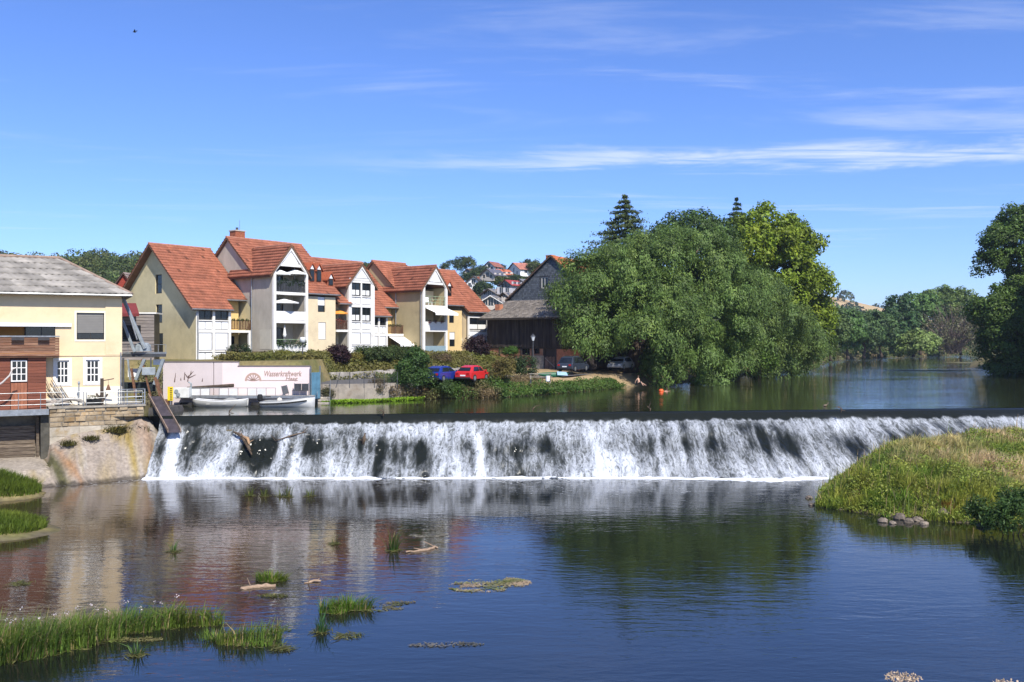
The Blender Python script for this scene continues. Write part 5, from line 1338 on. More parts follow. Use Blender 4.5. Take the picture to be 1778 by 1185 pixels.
lettering('Wasserkraftwerk', 459, 654, 10, 65, FM.root, WY - 0.01, M_INK, FM.base)
lettering('Haag', 496, 662.5, 8, 21, FM.root, WY - 0.01, M_INK, FM.base)
# painted bare branch on the left panel
m = FM.mb()
for (a, b, c, d) in ((326, 663, 327, 652), (327, 655, 336, 645), (327, 657, 340, 651), (326, 656, 320, 648), (320, 660, 321, 646), (314, 661, 314, 656), (351, 663, 352, 657), (303, 664, 305, 648), (331, 651, 332, 644)):
    x0, z0_ = wpt(a, b); x1, z1_ = wpt(c, d); dv = Vector((z1_ - z0_, 0, -(x1 - x0))).normalized() * 0.03
    m.poly(Vector((x0, WY - 0.012, z0_)) - dv * 1.6, Vector((x0, WY - 0.012, z0_)) + dv * 1.6, Vector((x1, WY - 0.012, z1_)) + dv * 0.5, Vector((x1, WY - 0.012, z1_)) - dv * 0.5)
m.build('painted_branch', mat('mural_ink', (0.12, 0.08, 0.07), 0.9), FM.root)
# ------------------------------------------------------------------ road, retaining walls, fence
M_ROAD = mat('asphalt', (0.11, 0.105, 0.1), 0.9, 0.15, 2, bump=0.3)
def ribbon(name, pts_a, pts_b, z, matl, lift=0.0):
    m = MB()
    for i in range(len(pts_a) - 1):
        m.poly((*pts_a[i], z), (*pts_b[i], z), (*pts_b[i + 1], z), (*pts_a[i + 1], z))
    return m.build(name, matl)
def r2(u, n): p = Wp(u, n); return (p.x, p.y)
ra = [(-16.1, 75.6), (-12.5, 76.6), (-8.5, 79.6), (-4.5, 83.2), (0.5, 87.5), (4.5, 92), (9, 100)]
rb = [r2(-5.5, 4.4), r2(0, 4.6), r2(6, 4.8), r2(12, 4.8), r2(18, 4.8), r2(24, 5.0), r2(32, 6.0)]
ZROAD = 1.42
o = ribbon('road', ra, rb, ZROAD, M_ROAD); tag(o, kind='structure')
# low kerb wall on the far side of the road
FW = empty('garden_wall', (rb[0][0], rb[0][1], ZROAD), 0, 'low pale stone wall along the far side of the road below the gardens', 'wall')
M_KWALL = mat('pale_stone', (0.36, 0.33, 0.28), 0.95, 0.25, 2.5, rnd=0.2, bump=0.5)
rs = random.Random(8)
for i in range(len(rb) - 2):
    a, b = Vector((*rb[i], 0)), Vector((*rb[i + 1], 0)); L = (b - a).length; n = int(L / 0.8); d = (b - a) / n; nn = Vector((d.y, -d.x, 0)).normalized()
    for k in range(n):
        h = 0.7 + rs.uniform(-0.05, 0.08)
        m = MB((FW.location.x, FW.location.y, FW.location.z)); m.obox(a + d * k + Vector((0, 0, ZROAD - 0.3)) - nn * rs.uniform(0.0, 0.05), d * 0.97, -nn * 0.35, Vector((0, 0, h + 0.3))); m.build('stone_block', M_KWALL, FW)
# bank wall at the water below the fence
FW = empty('bank_wall', (-15.5, 75.3, 0), 0, 'weathered concrete bank wall under the wire fence right of the mural wall', 'wall')
bw = [(-16.2, 74.9), (-14.2, 75.3), (-12.2, 76.2), (-10.2, 77.4), (-8.0, 79.0)]
for i in range(4):
    a, b = Vector((*bw[i], 0)), Vector((*bw[i + 1], 0)); d = b - a; nn = Vector((d.y, -d.x, 0)).normalized()
    m = MB(FW.location); m.obox(a + Vector((0, 0, -0.6)), d * 0.99, -nn * 0.4, Vector((0, 0, 0.6 + ZROAD + 0.04))); m.build('wall_section', mat('bank_concrete', (0.3, 0.26, 0.21), 0.95, 0.25, 1.6, stain=(0.17, 0.13, 0.09), stain_scale=0.8, bump=0.4), FW)
# wire fence
FE = empty('wire_fence', (-14, 75.5, ZROAD), 0, 'dark wire mesh fence on posts along the road edge', 'fence')
fp = [(x, 672 + (0 if x < 640 else -1)) for x in (559, 583, 607, 632, 650, 667, 690)]
fpos = []
for i, (px, py) in enumerate(fp):
    p = ground_at(px, 672, ZROAD); fpos.append(p)
    m = MB(FE.location); lean = Vector((0.35, 0, 0)) if i == 1 else Vector((0, 0, 0))
    m.tube([p - Vector((0, 0, 0.1)), p + Vector((0, 0, 1.15)) + lean], 0.03, 6); m.build('post', M_DKSTEEL, FE)
m = MB(FE.location)
for a, b in zip(fpos[:-1], fpos[1:]):
    for h in np.arange(0.05, 1.15, 0.1): m.bar(a + Vector((0, 0, h)), b + Vector((0, 0, h)), 0.006)
    n = int((b - a).length / 0.1)
    for k in range(1, n): p = a.lerp(b, k / n); m.bar(p + Vector((0, 0, 0.05)), p + Vector((0, 0, 1.1)), 0.006)
m.build('wire_mesh', M_DKSTEEL, FE, kind='stuff')

# ------------------------------------------------------------------ simple houses
def gable_house(name, loc, rot, w, d, h, rise, wall_m, tone, label, wins=(), over=0.35, chimney=None, tw=0.4, tc=0.45, group=None, gable_m=None, seed=1, verge=None):
    """Gable end on the local front (-y); ridge along y. wins: (x, z, w, h) on the front, ('R', y, z, w, h) on the right side."""
    F = Frame(name, loc, rot, (0, 0, 0), label, 'house', group)
    F.base = Vector((0, 0, 0))
    m = F.mb(); hw = w / 2
    fh = [(x - ww / 2 + hw, x + ww / 2 + hw, z, z + hh) for (x, z, ww, hh) in [v for v in wins if len(v) == 4]]
    sh = [(y - ww / 2, y + ww / 2, z, z + hh) for (_, y, z, ww, hh) in [v for v in wins if len(v) == 5]]
    top = lambda a: h + rise * (1 - abs(a - hw) / hw)
    gwall(m, (-hw, 0, 0), X_, Zv, Y_, 0, w, top, [hw], fh, 0.18)
    m.wall((hw, 0, 0), Y_, Zv, -X_, d, h, sh, 0.18)
    m.poly((-hw, d, 0), (-hw, 0, 0), (-hw, 0, h), (-hw, d, h)); m.poly((hw, d, 0), (-hw, d, 0), (-hw, d, h), (0, d, h + rise), (hw, d, h))
    m.build('wall', wall_m, F.root)
    for (a, b, c, e) in fh: window(F, (a - hw, 0, c), X_, Y_, b - a, e - c, 2, 1, M_WHITE, depth=0.14)
    for (a, b, c, e) in sh: window(F, (hw, a, c), Y_, -X_, b - a, e - c, 2, 1, M_WHITE, depth=0.14)
    sl = rise / hw
    for s in (-1, 1):
        e = s * (hw + over); ze = h - sl * over
        pr = [(0, h + rise + 0.02), (e, ze + 0.02), (e, ze - 0.14), (0, h + rise - 0.16)]
        if s > 0: pr = pr[::-1]
        m = F.mb(); m.prism(pr, (0, -over, 0), X_, Zv, Y_ * (d + 2 * over)); ro = m.build('roof', verge or mat('verge_board', (0.1, 0.07, 0.05), 0.8), F.root)
        ed = Vector((e, 0, ze - h - rise)); D = ed.length; ed.normalize()
        tile_field(ro, (0, -over - 0.03, h + rise + 0.03), (0, 1, 0), d + 2 * over + 0.06, ed, D, F.base, tone, tw=tw, tc=tc, seed=seed + s)
    if chimney:
        cx_, cy_, cw, chh = chimney; zr_ = h + rise - abs(cx_) * sl
        m = F.mb(); m.box(cx_ - cw / 2, cx_ + cw / 2, cy_, cy_ + cw, zr_ - 0.4, zr_ + chh); c = m.build('chimney', M_BRICK, F.root)
        m = F.mb(); m.box(cx_ - cw / 2 - 0.06, cx_ + cw / 2 + 0.06, cy_ - 0.06, cy_ + cw + 0.06, zr_ + chh, zr_ + chh + 0.1); m.build('chimney_cap', M_CONC, c)
    return F
# slate-hung house behind the barn
p = at(884, 592, 128)
SL_A = R(28)
M_SLATE = mat('slate_wall', (0.05, 0.055, 0.06), 0.6, 0.2, 2)
zb_ = 1.8
ap = at(958, 444, 128); lf = at(884, 516, 128)
hw_ = 6.7; hs = lf.z - zb_; rise_ = ap.z - lf.z
cxl = Vector((ap.x, ap.y, zb_))
F = gable_house('slate_house', cxl, SL_A * -1 + R(0), hw_ * 2, 14, hs, rise_, M_SLATE, (0.42, 0.14, 0.06), 'big house with dark slate clad gable and orange roof behind the barn',
                wins=[(-1.1, hs + 1.25, 1.0, 1.55)], chimney=(-0.9, 1.0, 1.0, 0.9), over=0.45, seed=81)
# diamond slates on the gable
V = []; C_ = []; rr = np.random.default_rng(5); sz = 0.36
for i in range(-24, 25):
    for j in range(0, 30):
        x = i * sz * 0.72 + (0.36 * sz * 2 * 0.5 if j % 2 else 0); zc_ = hs - 2.6 + j * sz * 0.36 * 2
        if zc_ > hs + rise_ * (1 - abs(x) / hw_) - 0.3 or abs(x) > hw_ - 0.2: continue
        if abs(x + 1.1) < 0.72 and hs + 1.0 < zc_ < hs + 3.05: continue
        r = sz * 0.5; y = -0.02 - rr.random() * 0.012
        V += [(x - r, y - 0.01, zc_), (x, y - 0.045, zc_ - r), (x + r, y - 0.01, zc_), (x, y + 0.0, zc_ + r)]
        C_ += [np.array([0.075, 0.083, 0.09]) * (0.6 + 0.8 * rr.random())] * 4
q = np.arange(len(V)).reshape(-1, 4)
so = mesh_np('slates', np.array(V), q, None, tone_mat('slate', 0.5, 0, 0.5), np.array(C_), F.root); so['kind'] = 'stuff'

# barn: tiled mono-pitch front, boarded upper storey, brick ground floor
BA = R(-38); bl = at(846, 556, 112)
BO = Vector((bl.x, bl.y, 0))
F = Frame('barn', BO, BA, (6, 3, 1.7), 'dark boarded timber barn with grey mossy roof and brick ground floor', 'barn')
BUx, BBx = Vector((math.cos(BA), math.sin(BA), 0)), Vector((-math.sin(BA), math.cos(BA), 0))
def blx(px, yo=0.0):
    r = (px - CX) / FPX; p = BO + BBx * yo; return (r * p.y - p.x) / (BUx.x - r * BUx.y)
def blz(py, x, yo=0.0): return 5 - (py - CY) * (BO + BBx * yo + BUx * x).y / FPX
bw_ = 13.5; zg = 1.7; zm = blz(602, 4); zev = blz(553, 4, -1.1); zrd = blz(522, 4, 4.5)
m = F.mb(); m.prism([(0.25, zg), (0.25, zev + 0.3), (4.5, zrd - 0.2), (9.0, zev + 0.4), (9.0, zg)], (0.05, 0, 0), Y_, Zv, X_ * (bw_ - 0.1)); m.build('wall', mat('barn_core', (0.05, 0.04, 0.035), 0.9), F.root)
M_BB = mat('barn_board', (0.022, 0.018, 0.016), 0.85, 0.3, 2, col2=(0.065, 0.053, 0.045), stretch=(3, 3, 0.25), rnd=0.3, bump=0.4)
x = 0.0; rs = random.Random(12); bm = None
while x < bw_:
    w = rs.uniform(0.2, 0.3); m = F.mb(); m.box(x + 0.008, min(x + w, bw_) - 0.008, -0.02 - rs.uniform(0, 0.03), 0.02, zm + rs.uniform(-0.15, 0.0), zev + 0.35); m.build('board', M_BB, F.root); x += w
# brick and timber ground floor
M_BR2 = mat('old_brick', (0.25, 0.11, 0.065), 0.95, 0.3, 3, col2=(0.34, 0.2, 0.13), bump=0.4, rnd=0.15)
holes = [(a, b, c - zg, d - zg) for a, b, c, d in ((blx(905), blx(919), blz(617, 7), blz(604, 7)), (blx(926), blx(936), blz(615, 8), blz(603, 8)), (blx(944), blx(965), zg + 0.02, blz(600, 9)))]
m = F.mb(); m.wall((0, 0.1, zg), X_, Zv, Y_, bw_, zm - zg - 0.05, holes, 0.3); m.build('brick_wall', M_BR2, F.root)
for k in range(9):
    xx = 0.1 + k * (bw_ - 0.3) / 8; m = F.mb(); m.box(xx, xx + 0.18, 0.05, 0.25, zg, zm); m.build('timber_post', M_BB, F.root)
m = F.mb(); m.box(0, bw_, 0.03, 0.25, zm - 0.25, zm - 0.02); m.build('timber_beam', M_BB, F.root)
window(F, (holes[0][0], 0.1, zg + holes[0][2]), X_, Y_, holes[0][1] - holes[0][0], holes[0][3] - holes[0][2], 3, 1, M_BB, depth=0.15)
window(F, (holes[1][0], 0.1, zg + holes[1][2]), X_, Y_, holes[1][1] - holes[1][0], holes[1][3] - holes[1][2], 1, 1, M_BB, depth=0.15)
hx0, hx1 = holes[2][0], holes[2][1]
for k in range(7):
    w = (hx1 - hx0) / 7; m = F.mb(); m.box(hx0 + k * w + 0.01, hx0 + (k + 1) * w - 0.01, 0.15, 0.22, zg + 0.05, zg + (1.5 if k % 2 else 1.45)); m.build('gate_board', mat('grey_gate', (0.2, 0.13, 0.09), 0.9, 0.3, 3, rnd=0.3), F.root)
m = F.mb(); m.bar((hx0 + 0.1, 0.12, zg + 1.35), (hx1 - 0.1, 0.12, zg + 0.2), 0.12, 0.05); m.build('gate_brace', mat('pale_timber', (0.35, 0.3, 0.24), 0.9), F.root)
m = F.mb(); m.box(blx(924), blx(944), -0.03, 0.06, zg, zg + 1.6); m.build('wall_panel', mat('grey_panel', (0.28, 0.25, 0.2), 0.9, 0.3, 2), F.root)
m = F.mb(); m.box(blx(967), bw_, 0.0, 0.09, zg, zm - 0.3); m.build('brick_patch', mat('orange_brick', (0.42, 0.17, 0.09), 0.9, 0.25, 4), F.root)
ov_ = 1.15
for s, (yt, ye) in ((1, (4.5, -ov_)), (-1, (4.5, 9.6))):
    ze_ = zrd - (zrd - zev) * abs(yt - ye) / (4.5 + ov_)
    m = F.mb(); m.prism([(yt, zrd), (ye, ze_), (ye, ze_ - 0.18), (yt, zrd - 0.18)], (-0.35, 0, 0), Y_, Zv, X_ * (bw_ + 0.7)); ro = m.build('roof', mat('barn_soffit', (0.05, 0.04, 0.03), 0.9), F.root)
    ed = Vector((0, ye - yt, ze_ - zrd)); D = ed.length; ed.normalize()
    tile_field(ro, (-0.38, yt, zrd + 0.01), (1, 0, 0), bw_ + 0.76, ed, D, F.base, (0.2, 0.175, 0.145), tw=0.28, tc=0.36, seed=95 + s, worn=0.35)
cxb = blx(866, 1.5)
m = F.mb(); m.box(cxb - 0.35, cxb + 0.35, 1.2, 1.9, zev, blz(529, cxb, 1.5)); m.build('chimney', mat('orange_brick', (0.42, 0.17, 0.09)), F.root)

# brick shed and pale garden wall behind the willow
p = at(995, 640, 118)
F = gable_house('brick_shed', Vector((p.x, p.y, 1.8)), R(-20), 6, 5, 3.0, 1.6, M_BR2, (0.2, 0.17, 0.14), 'small red brick outbuilding right of the barn behind the silver car', wins=[(-1.4, 1.0, 0.7, 1.1)], seed=102)
m = F.mb(); m.box(-0.5, 0.45, -0.08, -0.01, 0, 2.1); m.build('door', mat('white_door', (0.6, 0.57, 0.5), 0.6), F.root)
p = at(1030, 640, 127)
F = Frame('cream_garage', Vector((p.x, p.y, 1.8)), R(-4), (0, 0, 0), 'sunlit cream garage wall with white doors seen under the willow', 'garage')
m = F.mb(); m.box(-1.2, 5.0, 0, 5, 0, 3.0); m.build('wall', mat('cream_wall', (0.75, 0.65, 0.48), 0.9, 0.06), F.root)
m = F.mb(); m.box(-1.4, 5.2, -0.3, 5.3, 3.0, 3.2); m.build('roof', mat('flat_roof', (0.15, 0.13, 0.12), 0.9), F.root)
for k in range(2):
    m = F.mb(); m.box(0.6 + k * 2.1, 2.4 + k * 2.1, -0.05, 0.0, 0, 2.2); m.build('door', M_SHUT, F.root)
# red shingled house and grey shed behind the power house
p = at(220, 592, 128)
gable_house('red_house', Vector((p.x - 0.3, p.y, 1.5)), R(-8), 9.0, 10, 7.2, 5.8, mat('red_shingle', (0.3, 0.05, 0.03), 0.85, 0.25, 1.2, stretch=(0.2, 0.2, 5), bump=0.4), (0.26, 0.2, 0.17), 'red boarded gable house with weathered roof behind the yellow power house', seed=111, over=0.4)
p = at(215, 620, 80)
F = Frame('garden_shed', Vector((p.x, p.y, 1.0)), R(10), (0, 0, 0), 'grey slatted shed behind the trash rake arms', 'shed')
m = F.mb(); m.box(-2.5, 2.45, 0.05, 2.6, 0, 5 - (545 - CY) / FPX * 80 - 1.0); m.build('core', M_DARKFRAME, F.root)
M_GSL = mat('grey_slat', (0.22, 0.19, 0.17), 0.9, 0.25, 2, stretch=(0.4, 1, 4), rnd=0.25)
zt_ = 5 - (545 - CY) / FPX * 80 - 1.0
for k in range(22):
    m = F.mb(); m.box(-2.5, 2.5, 0.0, 0.04, k * zt_ / 22, (k + 1) * zt_ / 22 - 0.03); m.build('slat', M_GSL, F.root)
m = F.mb(); m.box(-2.7, 2.7, -0.1, 2.8, zt_, zt_ + 0.12); m.build('roof', M_WHITE, F.root)
m = F.mb(); m.box(-0.8, 1.4, -0.04, -0.005, zt_ - 2.4, zt_ - 1.0); m.build('window', M_GLASS, F.root)
p = at(212, 552, 79)
m = MB(); m.add([(p.x - 1.6, p.y + 1.2, p.z + 1.3), (p.x + 0.7, p.y + 1.2, p.z + 1.3), (p.x + 1.7, p.y - 0.6, p.z + 0.35), (p.x - 1.6, p.y - 0.6, p.z + 0.35), (p.x - 1.6, p.y - 0.62, p.z + 0.1), (p.x + 1.7, p.y - 0.62, p.z + 0.1)], [(0, 1, 2, 3), (3, 2, 5, 4)])
tag(m.build('awning', mat('dark_red_fabric', (0.16, 0.03, 0.028), 0.9)), 'dark red awning over the grey shed', 'awning')

# ------------------------------------------------------------------ village on the hill
VG = 'village houses on the hillside'
vill = [  # px, py(base), Y, width, depth, wall h, rise, rot, wall, roof, label
    (822, 503, 262, 7.5, 10, 5.0, 3.4, 12, 'w', (0.07, 0.07, 0.075), 'white gabled village house with dark roof low on the hillside'),
    (846, 487, 300, 11, 11, 4.2, 4.2, 38, 'c', (0.11, 0.11, 0.14), 'village house with wide slate grey roof above the white gable'),
    (849, 472, 345, 8, 12, 5.0, 3.5, 30, 'w', (0.3, 0.12, 0.09), 'white village house with steep maroon roof near the hilltop'),
    (862, 484, 322, 9, 10, 3.8, 3.6, 50, 'c', (0.42, 0.13, 0.07), 'village house with bright orange roof at mid slope'),
    (892, 480, 352, 16, 12, 4.6, 4.6, 62, 'w', (0.36, 0.15, 0.11), 'largest village house with long red roof on the hilltop'),
    (878, 504, 255, 8, 9, 3.6, 2.8, 40, 'g', (0.32, 0.05, 0.05), 'grey village house with crimson roof beside the slate gable'),
    (849, 517, 214, 10, 9, 2.2, 2.6, 45, 'g', (0.19, 0.175, 0.165), 'low house with dull grey roof just above the terrace end'),
    (876, 524, 205, 9, 9, 2.2, 2.6, 55, 'g', (0.2, 0.18, 0.165), 'low house with grey roof left of the slate house'),
    (852, 536, 178, 6.5, 9, 2.6, 2.2, 12, 'c', (0.2, 0.185, 0.17), 'low grey roofed house with white verge behind the barn roof'),
    (812, 484, 330, 6, 8, 5.5, 2.5, 25, 'c', (0.25, 0.2, 0.18), 'pale village house among the trees at the left'),
    (926, 470, 380, 8, 9, 4.5, 3.0, 30, 'w', (0.3, 0.13, 0.1), 'small white village house peeking above the slate roof'),
    (903, 500, 290, 8, 9, 3.5, 2.8, 40, 'w', (0.17, 0.17, 0.18), 'white village house with grey roof right of the crimson one'),
]
WM = {'w': mat('village_white', (0.78, 0.77, 0.74), 0.9, 0.04), 'c': mat('village_cream', (0.55, 0.48, 0.4), 0.9, 0.08), 'g': mat('village_grey', (0.38, 0.37, 0.38), 0.9, 0.08)}
for i, (px, py, Y, w, d, h, rise, rot, wm, tone, lab) in enumerate(vill):
    k_ = 0.54 if i not in (4, 8) else 0.66
    w, d, h, rise = w * k_, d * k_, h * k_ * 0.9, rise * k_ * 0.9
    p = at(px, py, Y)
    gable_house('village_house', Vector((p.x, p.y, p.z - 0.3)), R(-rot), w, d, h, rise, WM[wm], tone, lab, wins=[(0, h - 0.8, 1.3, 1.7), (-w * 0.25, 0.9, 1.2, 1.3), (w * 0.25, 0.9, 1.2, 1.3), ('R', d * 0.3, 1.2, 1.3, 1.4), ('R', d * 0.7, 1.2, 1.3, 1.4)], over=0.5, tw=0.7, tc=0.7, group=VG, seed=200 + i,
                verge=WM['w'] if i == 8 else None, chimney=(0.8, d * 0.4, 0.7, 0.7) if i % 3 == 0 else None)
# ------------------------------------------------------------------ vegetation
BARK = mat('bark', (0.075, 0.055, 0.04), 0.95, 0.35, 3, stretch=(2, 2, 0.5), bump=0.6)
def px_lobe(px, py, Y, rpx, sq=1.0, dep=1.0):
    p = at(px, py, Y); r = rpx / FPX * Y
    return (p.x, p.y, p.z, r, r * dep, r * sq)
def crown(name, lobes, base, n_clump, per, cr, size, tone, tone2, seed, parent, droop=0.0, aspect=0.45, jitter=0.6, zmin=None, flat=0.8, var=0.3, nd_=0.6):
    r = np.random.default_rng(seed)
    Lb = np.array(lobes); w = Lb[:, 3] * Lb[:, 5]; w = w / w.sum()
    which = r.choice(len(Lb), n_clump * 3, p=w); lb = Lb[which]
    d = r.normal(0, 1, (len(lb), 3)); d /= np.linalg.norm(d, axis=1)[:, None]
    d[:, 2] = np.where(d[:, 2] < -0.5, -d[:, 2] * 0.5, d[:, 2])
    rad = 0.78 + 0.3 * r.random((len(lb), 1)) ** 0.7
    c = lb[:, :3] + d * lb[:, 3:6] * rad
    keep = np.ones(len(c), bool)
    for q in Lb:
        dd = np.sqrt((((c - q[:3]) / q[3:6]) ** 2).sum(1)); keep &= dd > 0.66
    if zmin is not None: keep &= c[:, 2] > zmin
    c, d = c[keep][:n_clump], d[keep][:n_clump]
    k = len(c)
    cs = cr * (0.55 + 0.9 * r.random(k))
    tc_ = np.array(tone) * (1 + 0.34 * (r.random((k, 1)) * 2 - 1))
    mixk = (r.random((k, 1)) < 0.3) * r.random((k, 1)); tc_ = tc_ * (1 - mixk) + np.array(tone2) * mixk
    cnt = np.maximum(3, (per * (cs / cr) ** 2).astype(int)); ids = np.repeat(np.arange(k), cnt); n = len(ids)
    g = r.normal(0, 1, (n, 3)); g /= np.linalg.norm(g, axis=1)[:, None]
    off = g * (r.random((n, 1)) ** 0.45) * cs[ids][:, None] * np.array([1, 1, flat])
    if droop: off[:, 2] -= droop * cs[ids] * r.random(n) * 1.3
    P = c[ids] + off
    if zmin is not None: P[:, 2] = np.maximum(P[:, 2], zmin - 0.25 + 0.3 * r.random(n))
    nn = off / (np.linalg.norm(off, axis=1)[:, None] + 1e-6) * 0.4 + d[ids] * nd_ + np.array([0, 0, 0.3])
    return leaf_mesh(name, P - np.array(base), nn, size, tc_[ids], r, parent, aspect, jitter, var, droop)
def boughs(lobes, k, r0, r1, seed, zmin=None):
    """Break big crown lobes into separate leafy boughs."""
    r = np.random.default_rng(seed); Lb = np.array(lobes); w = Lb[:, 3] * Lb[:, 5]; w = w / w.sum(); out = []
    tries = 0
    while len(out) < k and tries < k * 40:
        tries += 1
        q = Lb[r.choice(len(Lb), p=w)]; d = r.normal(0, 1, 3); d /= np.linalg.norm(d)
        if d[2] < -0.45: d[2] *= -0.6
        if d[1] > 0.6: d[1] = -d[1]
        c = q[:3] + d * q[3:6] * 0.74; R_ = r.uniform(r0, r1)
        if any(np.sqrt((((c - p[:3]) / p[3:6]) ** 2).sum()) < 0.6 for p in Lb): continue
        if any(np.linalg.norm(c - np.array(p[:3])) < 0.62 * (R_ + p[3]) for p in out): continue
        if zmin is not None and c[2] < zmin: continue
        out.append((c[0], c[1], c[2], R_, R_, R_ * r.uniform(0.75, 1.05)))
    return out
def trunk(lobes, base, r0, parent, seed, zf=0.55, limbs=7, name='trunk'):
    rr = random.Random(seed); m = MB(base)
    b = Vector(base); top = Vector((sum(l[0] for l in lobes) / len(lobes), sum(l[1] for l in lobes) / len(lobes), 0)); H = max(l[2] for l in lobes)
    mid = Vector((b.x + (top.x - b.x) * 0.5, b.y + (top.y - b.y) * 0.5, b.z + (H - b.z) * zf))
    m.tube([b - Vector((0, 0, 0.5)), b + Vector((0, 0, 0.3)), b.lerp(mid, 0.5) + Vector((rr.uniform(-.3, .3), 0, 0)), mid], [r0 * 1.5, r0 * 1.1, r0 * 0.85, r0 * 0.5], 9)
    o = m.build(name, BARK, parent, smooth=True)
    for l in sorted(lobes, key=lambda l: -l[3])[:limbs]:
        s = b.lerp(mid, rr.uniform(0.45, 0.95)); e = Vector(l[:3]); k = s.lerp(e, 0.5) + Vector((rr.uniform(-.6, .6), rr.uniform(-.4, .4), rr.uniform(0, .8)))
        m = MB(base); m.tube([s, k, e], [r0 * 0.42, r0 * 0.26, r0 * 0.08], 6); m.build('limb', BARK, parent, smooth=True)
def tree(name, label, base, lobes, n_clump, per, cr, size, tone, tone2, seed, r0=0.4, group=None, cat='tree', **kw):
    e = empty(name, base, 0, label, cat, group)
    crown('crown', lobes, base, n_clump, per, cr, size, tone, tone2, seed, e, **kw)
    trunk(lobes, base, r0, e, seed)
    return e
def shrub(name, label, px, py, Y, rpx, hpx, tone, tone2, seed, size=0.16, n=60, per=40, group=None, cat='shrub', cr=0.35):
    """Bush whose foot is at pixel (px, py)."""
    p = at(px, py, Y); r = rpx / FPX * Y; h = hpx / FPX * Y
    lobes = [(p.x, p.y, p.z + h * 0.5, r * 0.85, r * 0.85, h * 0.5)]
    rr = random.Random(seed)
    for k in range(4): lobes.append((p.x + rr.uniform(-.55, .55) * r, p.y + rr.uniform(-.5, .3) * r, p.z + h * rr.uniform(0.3, 0.62), r * 0.45, r * 0.45, h * 0.36))
    e = empty(name, p, 0, label, cat, group)
    crown('foliage', lobes, p, n, per, cr, size, tone, tone2, seed, e, zmin=p.z)
    m = MB(p)
    for k in range(3): m.tube([p + Vector((0.1 * k - 0.1, 0, -0.2)), p + Vector((rr.uniform(-.4, .4) * r, rr.uniform(-.3, .3) * r, h * 0.6))], [0.05, 0.02], 5)
    m.build('stems', BARK, e)
    return e
WIL, WIL2 = (0.112, 0.178, 0.04), (0.17, 0.24, 0.05)
# --- big willow by the water
wl1 = [px_lobe(*a) for a in ((1062, 500, 106, 74), (1030, 565, 104, 52), (1128, 478, 110, 80), (1198, 476, 113, 76), (1235, 555, 111, 82), (1130, 560, 104, 84), (1006, 520, 105, 34), (1280, 500, 116, 52), (1190, 615, 106, 56), (1075, 585, 103, 50), (1255, 620, 112, 48), (1160, 640, 103.5, 30), (1215, 640, 107, 34), (1016, 474, 107, 36), (1160, 434, 113, 36))]
b = (14.0, 108.5, 1.0)
wb1 = boughs(wl1, 110, 1.7, 3.1, 3, 0.8)
tree('willow_tree', 'huge rounded grey-green willow overhanging the pond right of the barn', b, wb1, 1900, 90, 0.85, 0.36, WIL, WIL2, 11, 0.9, droop=0.8, aspect=0.33, jitter=0.38, nd_=0.9, zmin=0.12)
wl2 = [px_lobe(*a) for a in ((1325, 560, 124, 62), (1365, 600, 132, 55), (1300, 615, 120, 48), (1400, 605, 144, 38), (1340, 640, 128, 26), (1290, 655, 117, 18), (1385, 640, 142, 22), (1310, 520, 124, 40))]
b = (33.0, 136.0, 1.0)
wb2 = boughs(wl2, 50, 1.7, 3.0, 4, 0.8)
tree('willow_tree', 'lower willow whose boughs reach the water at the right end of the grove', b, wb2, 850, 80, 0.9, 0.4, (0.095, 0.15, 0.036), (0.15, 0.205, 0.045), 12, 0.6, droop=0.8, aspect=0.33, jitter=0.38, nd_=0.9, zmin=0.12)
br = [px_lobe(*a) for a in ((1328, 418, 138, 56), (1292, 440, 135, 40), (1385, 425, 142, 34), (1355, 470, 140, 52), (1398, 500, 146, 42), (1405, 555, 148, 36), (1412, 590, 150, 26), (1345, 530, 141, 48))]
b = (41, 146, 1.2)
tree('lime_tree', 'tall bright yellow-green tree behind the willows', b, br, 560, 85, 1.25, 0.5, (0.16, 0.225, 0.018), (0.23, 0.28, 0.02), 13, 0.6, aspect=0.6)
bk = [px_lobe(*a) for a in ((1210, 408, 128, 38), (1165, 405, 128, 30), (1245, 420, 130, 34))]
tree('poplar_tree', 'mid green treetop showing above the crown of the big willow', (at(1205, 600, 130).x, 130, 1.5), bk, 150, 80, 1.1, 0.45, (0.07, 0.12, 0.03), (0.1, 0.16, 0.04), 14, 0.5)
lb = [px_lobe(*a) for a in ((1175, 610, 103.4, 20), (1195, 640, 104, 20), (1250, 625, 109, 20))]
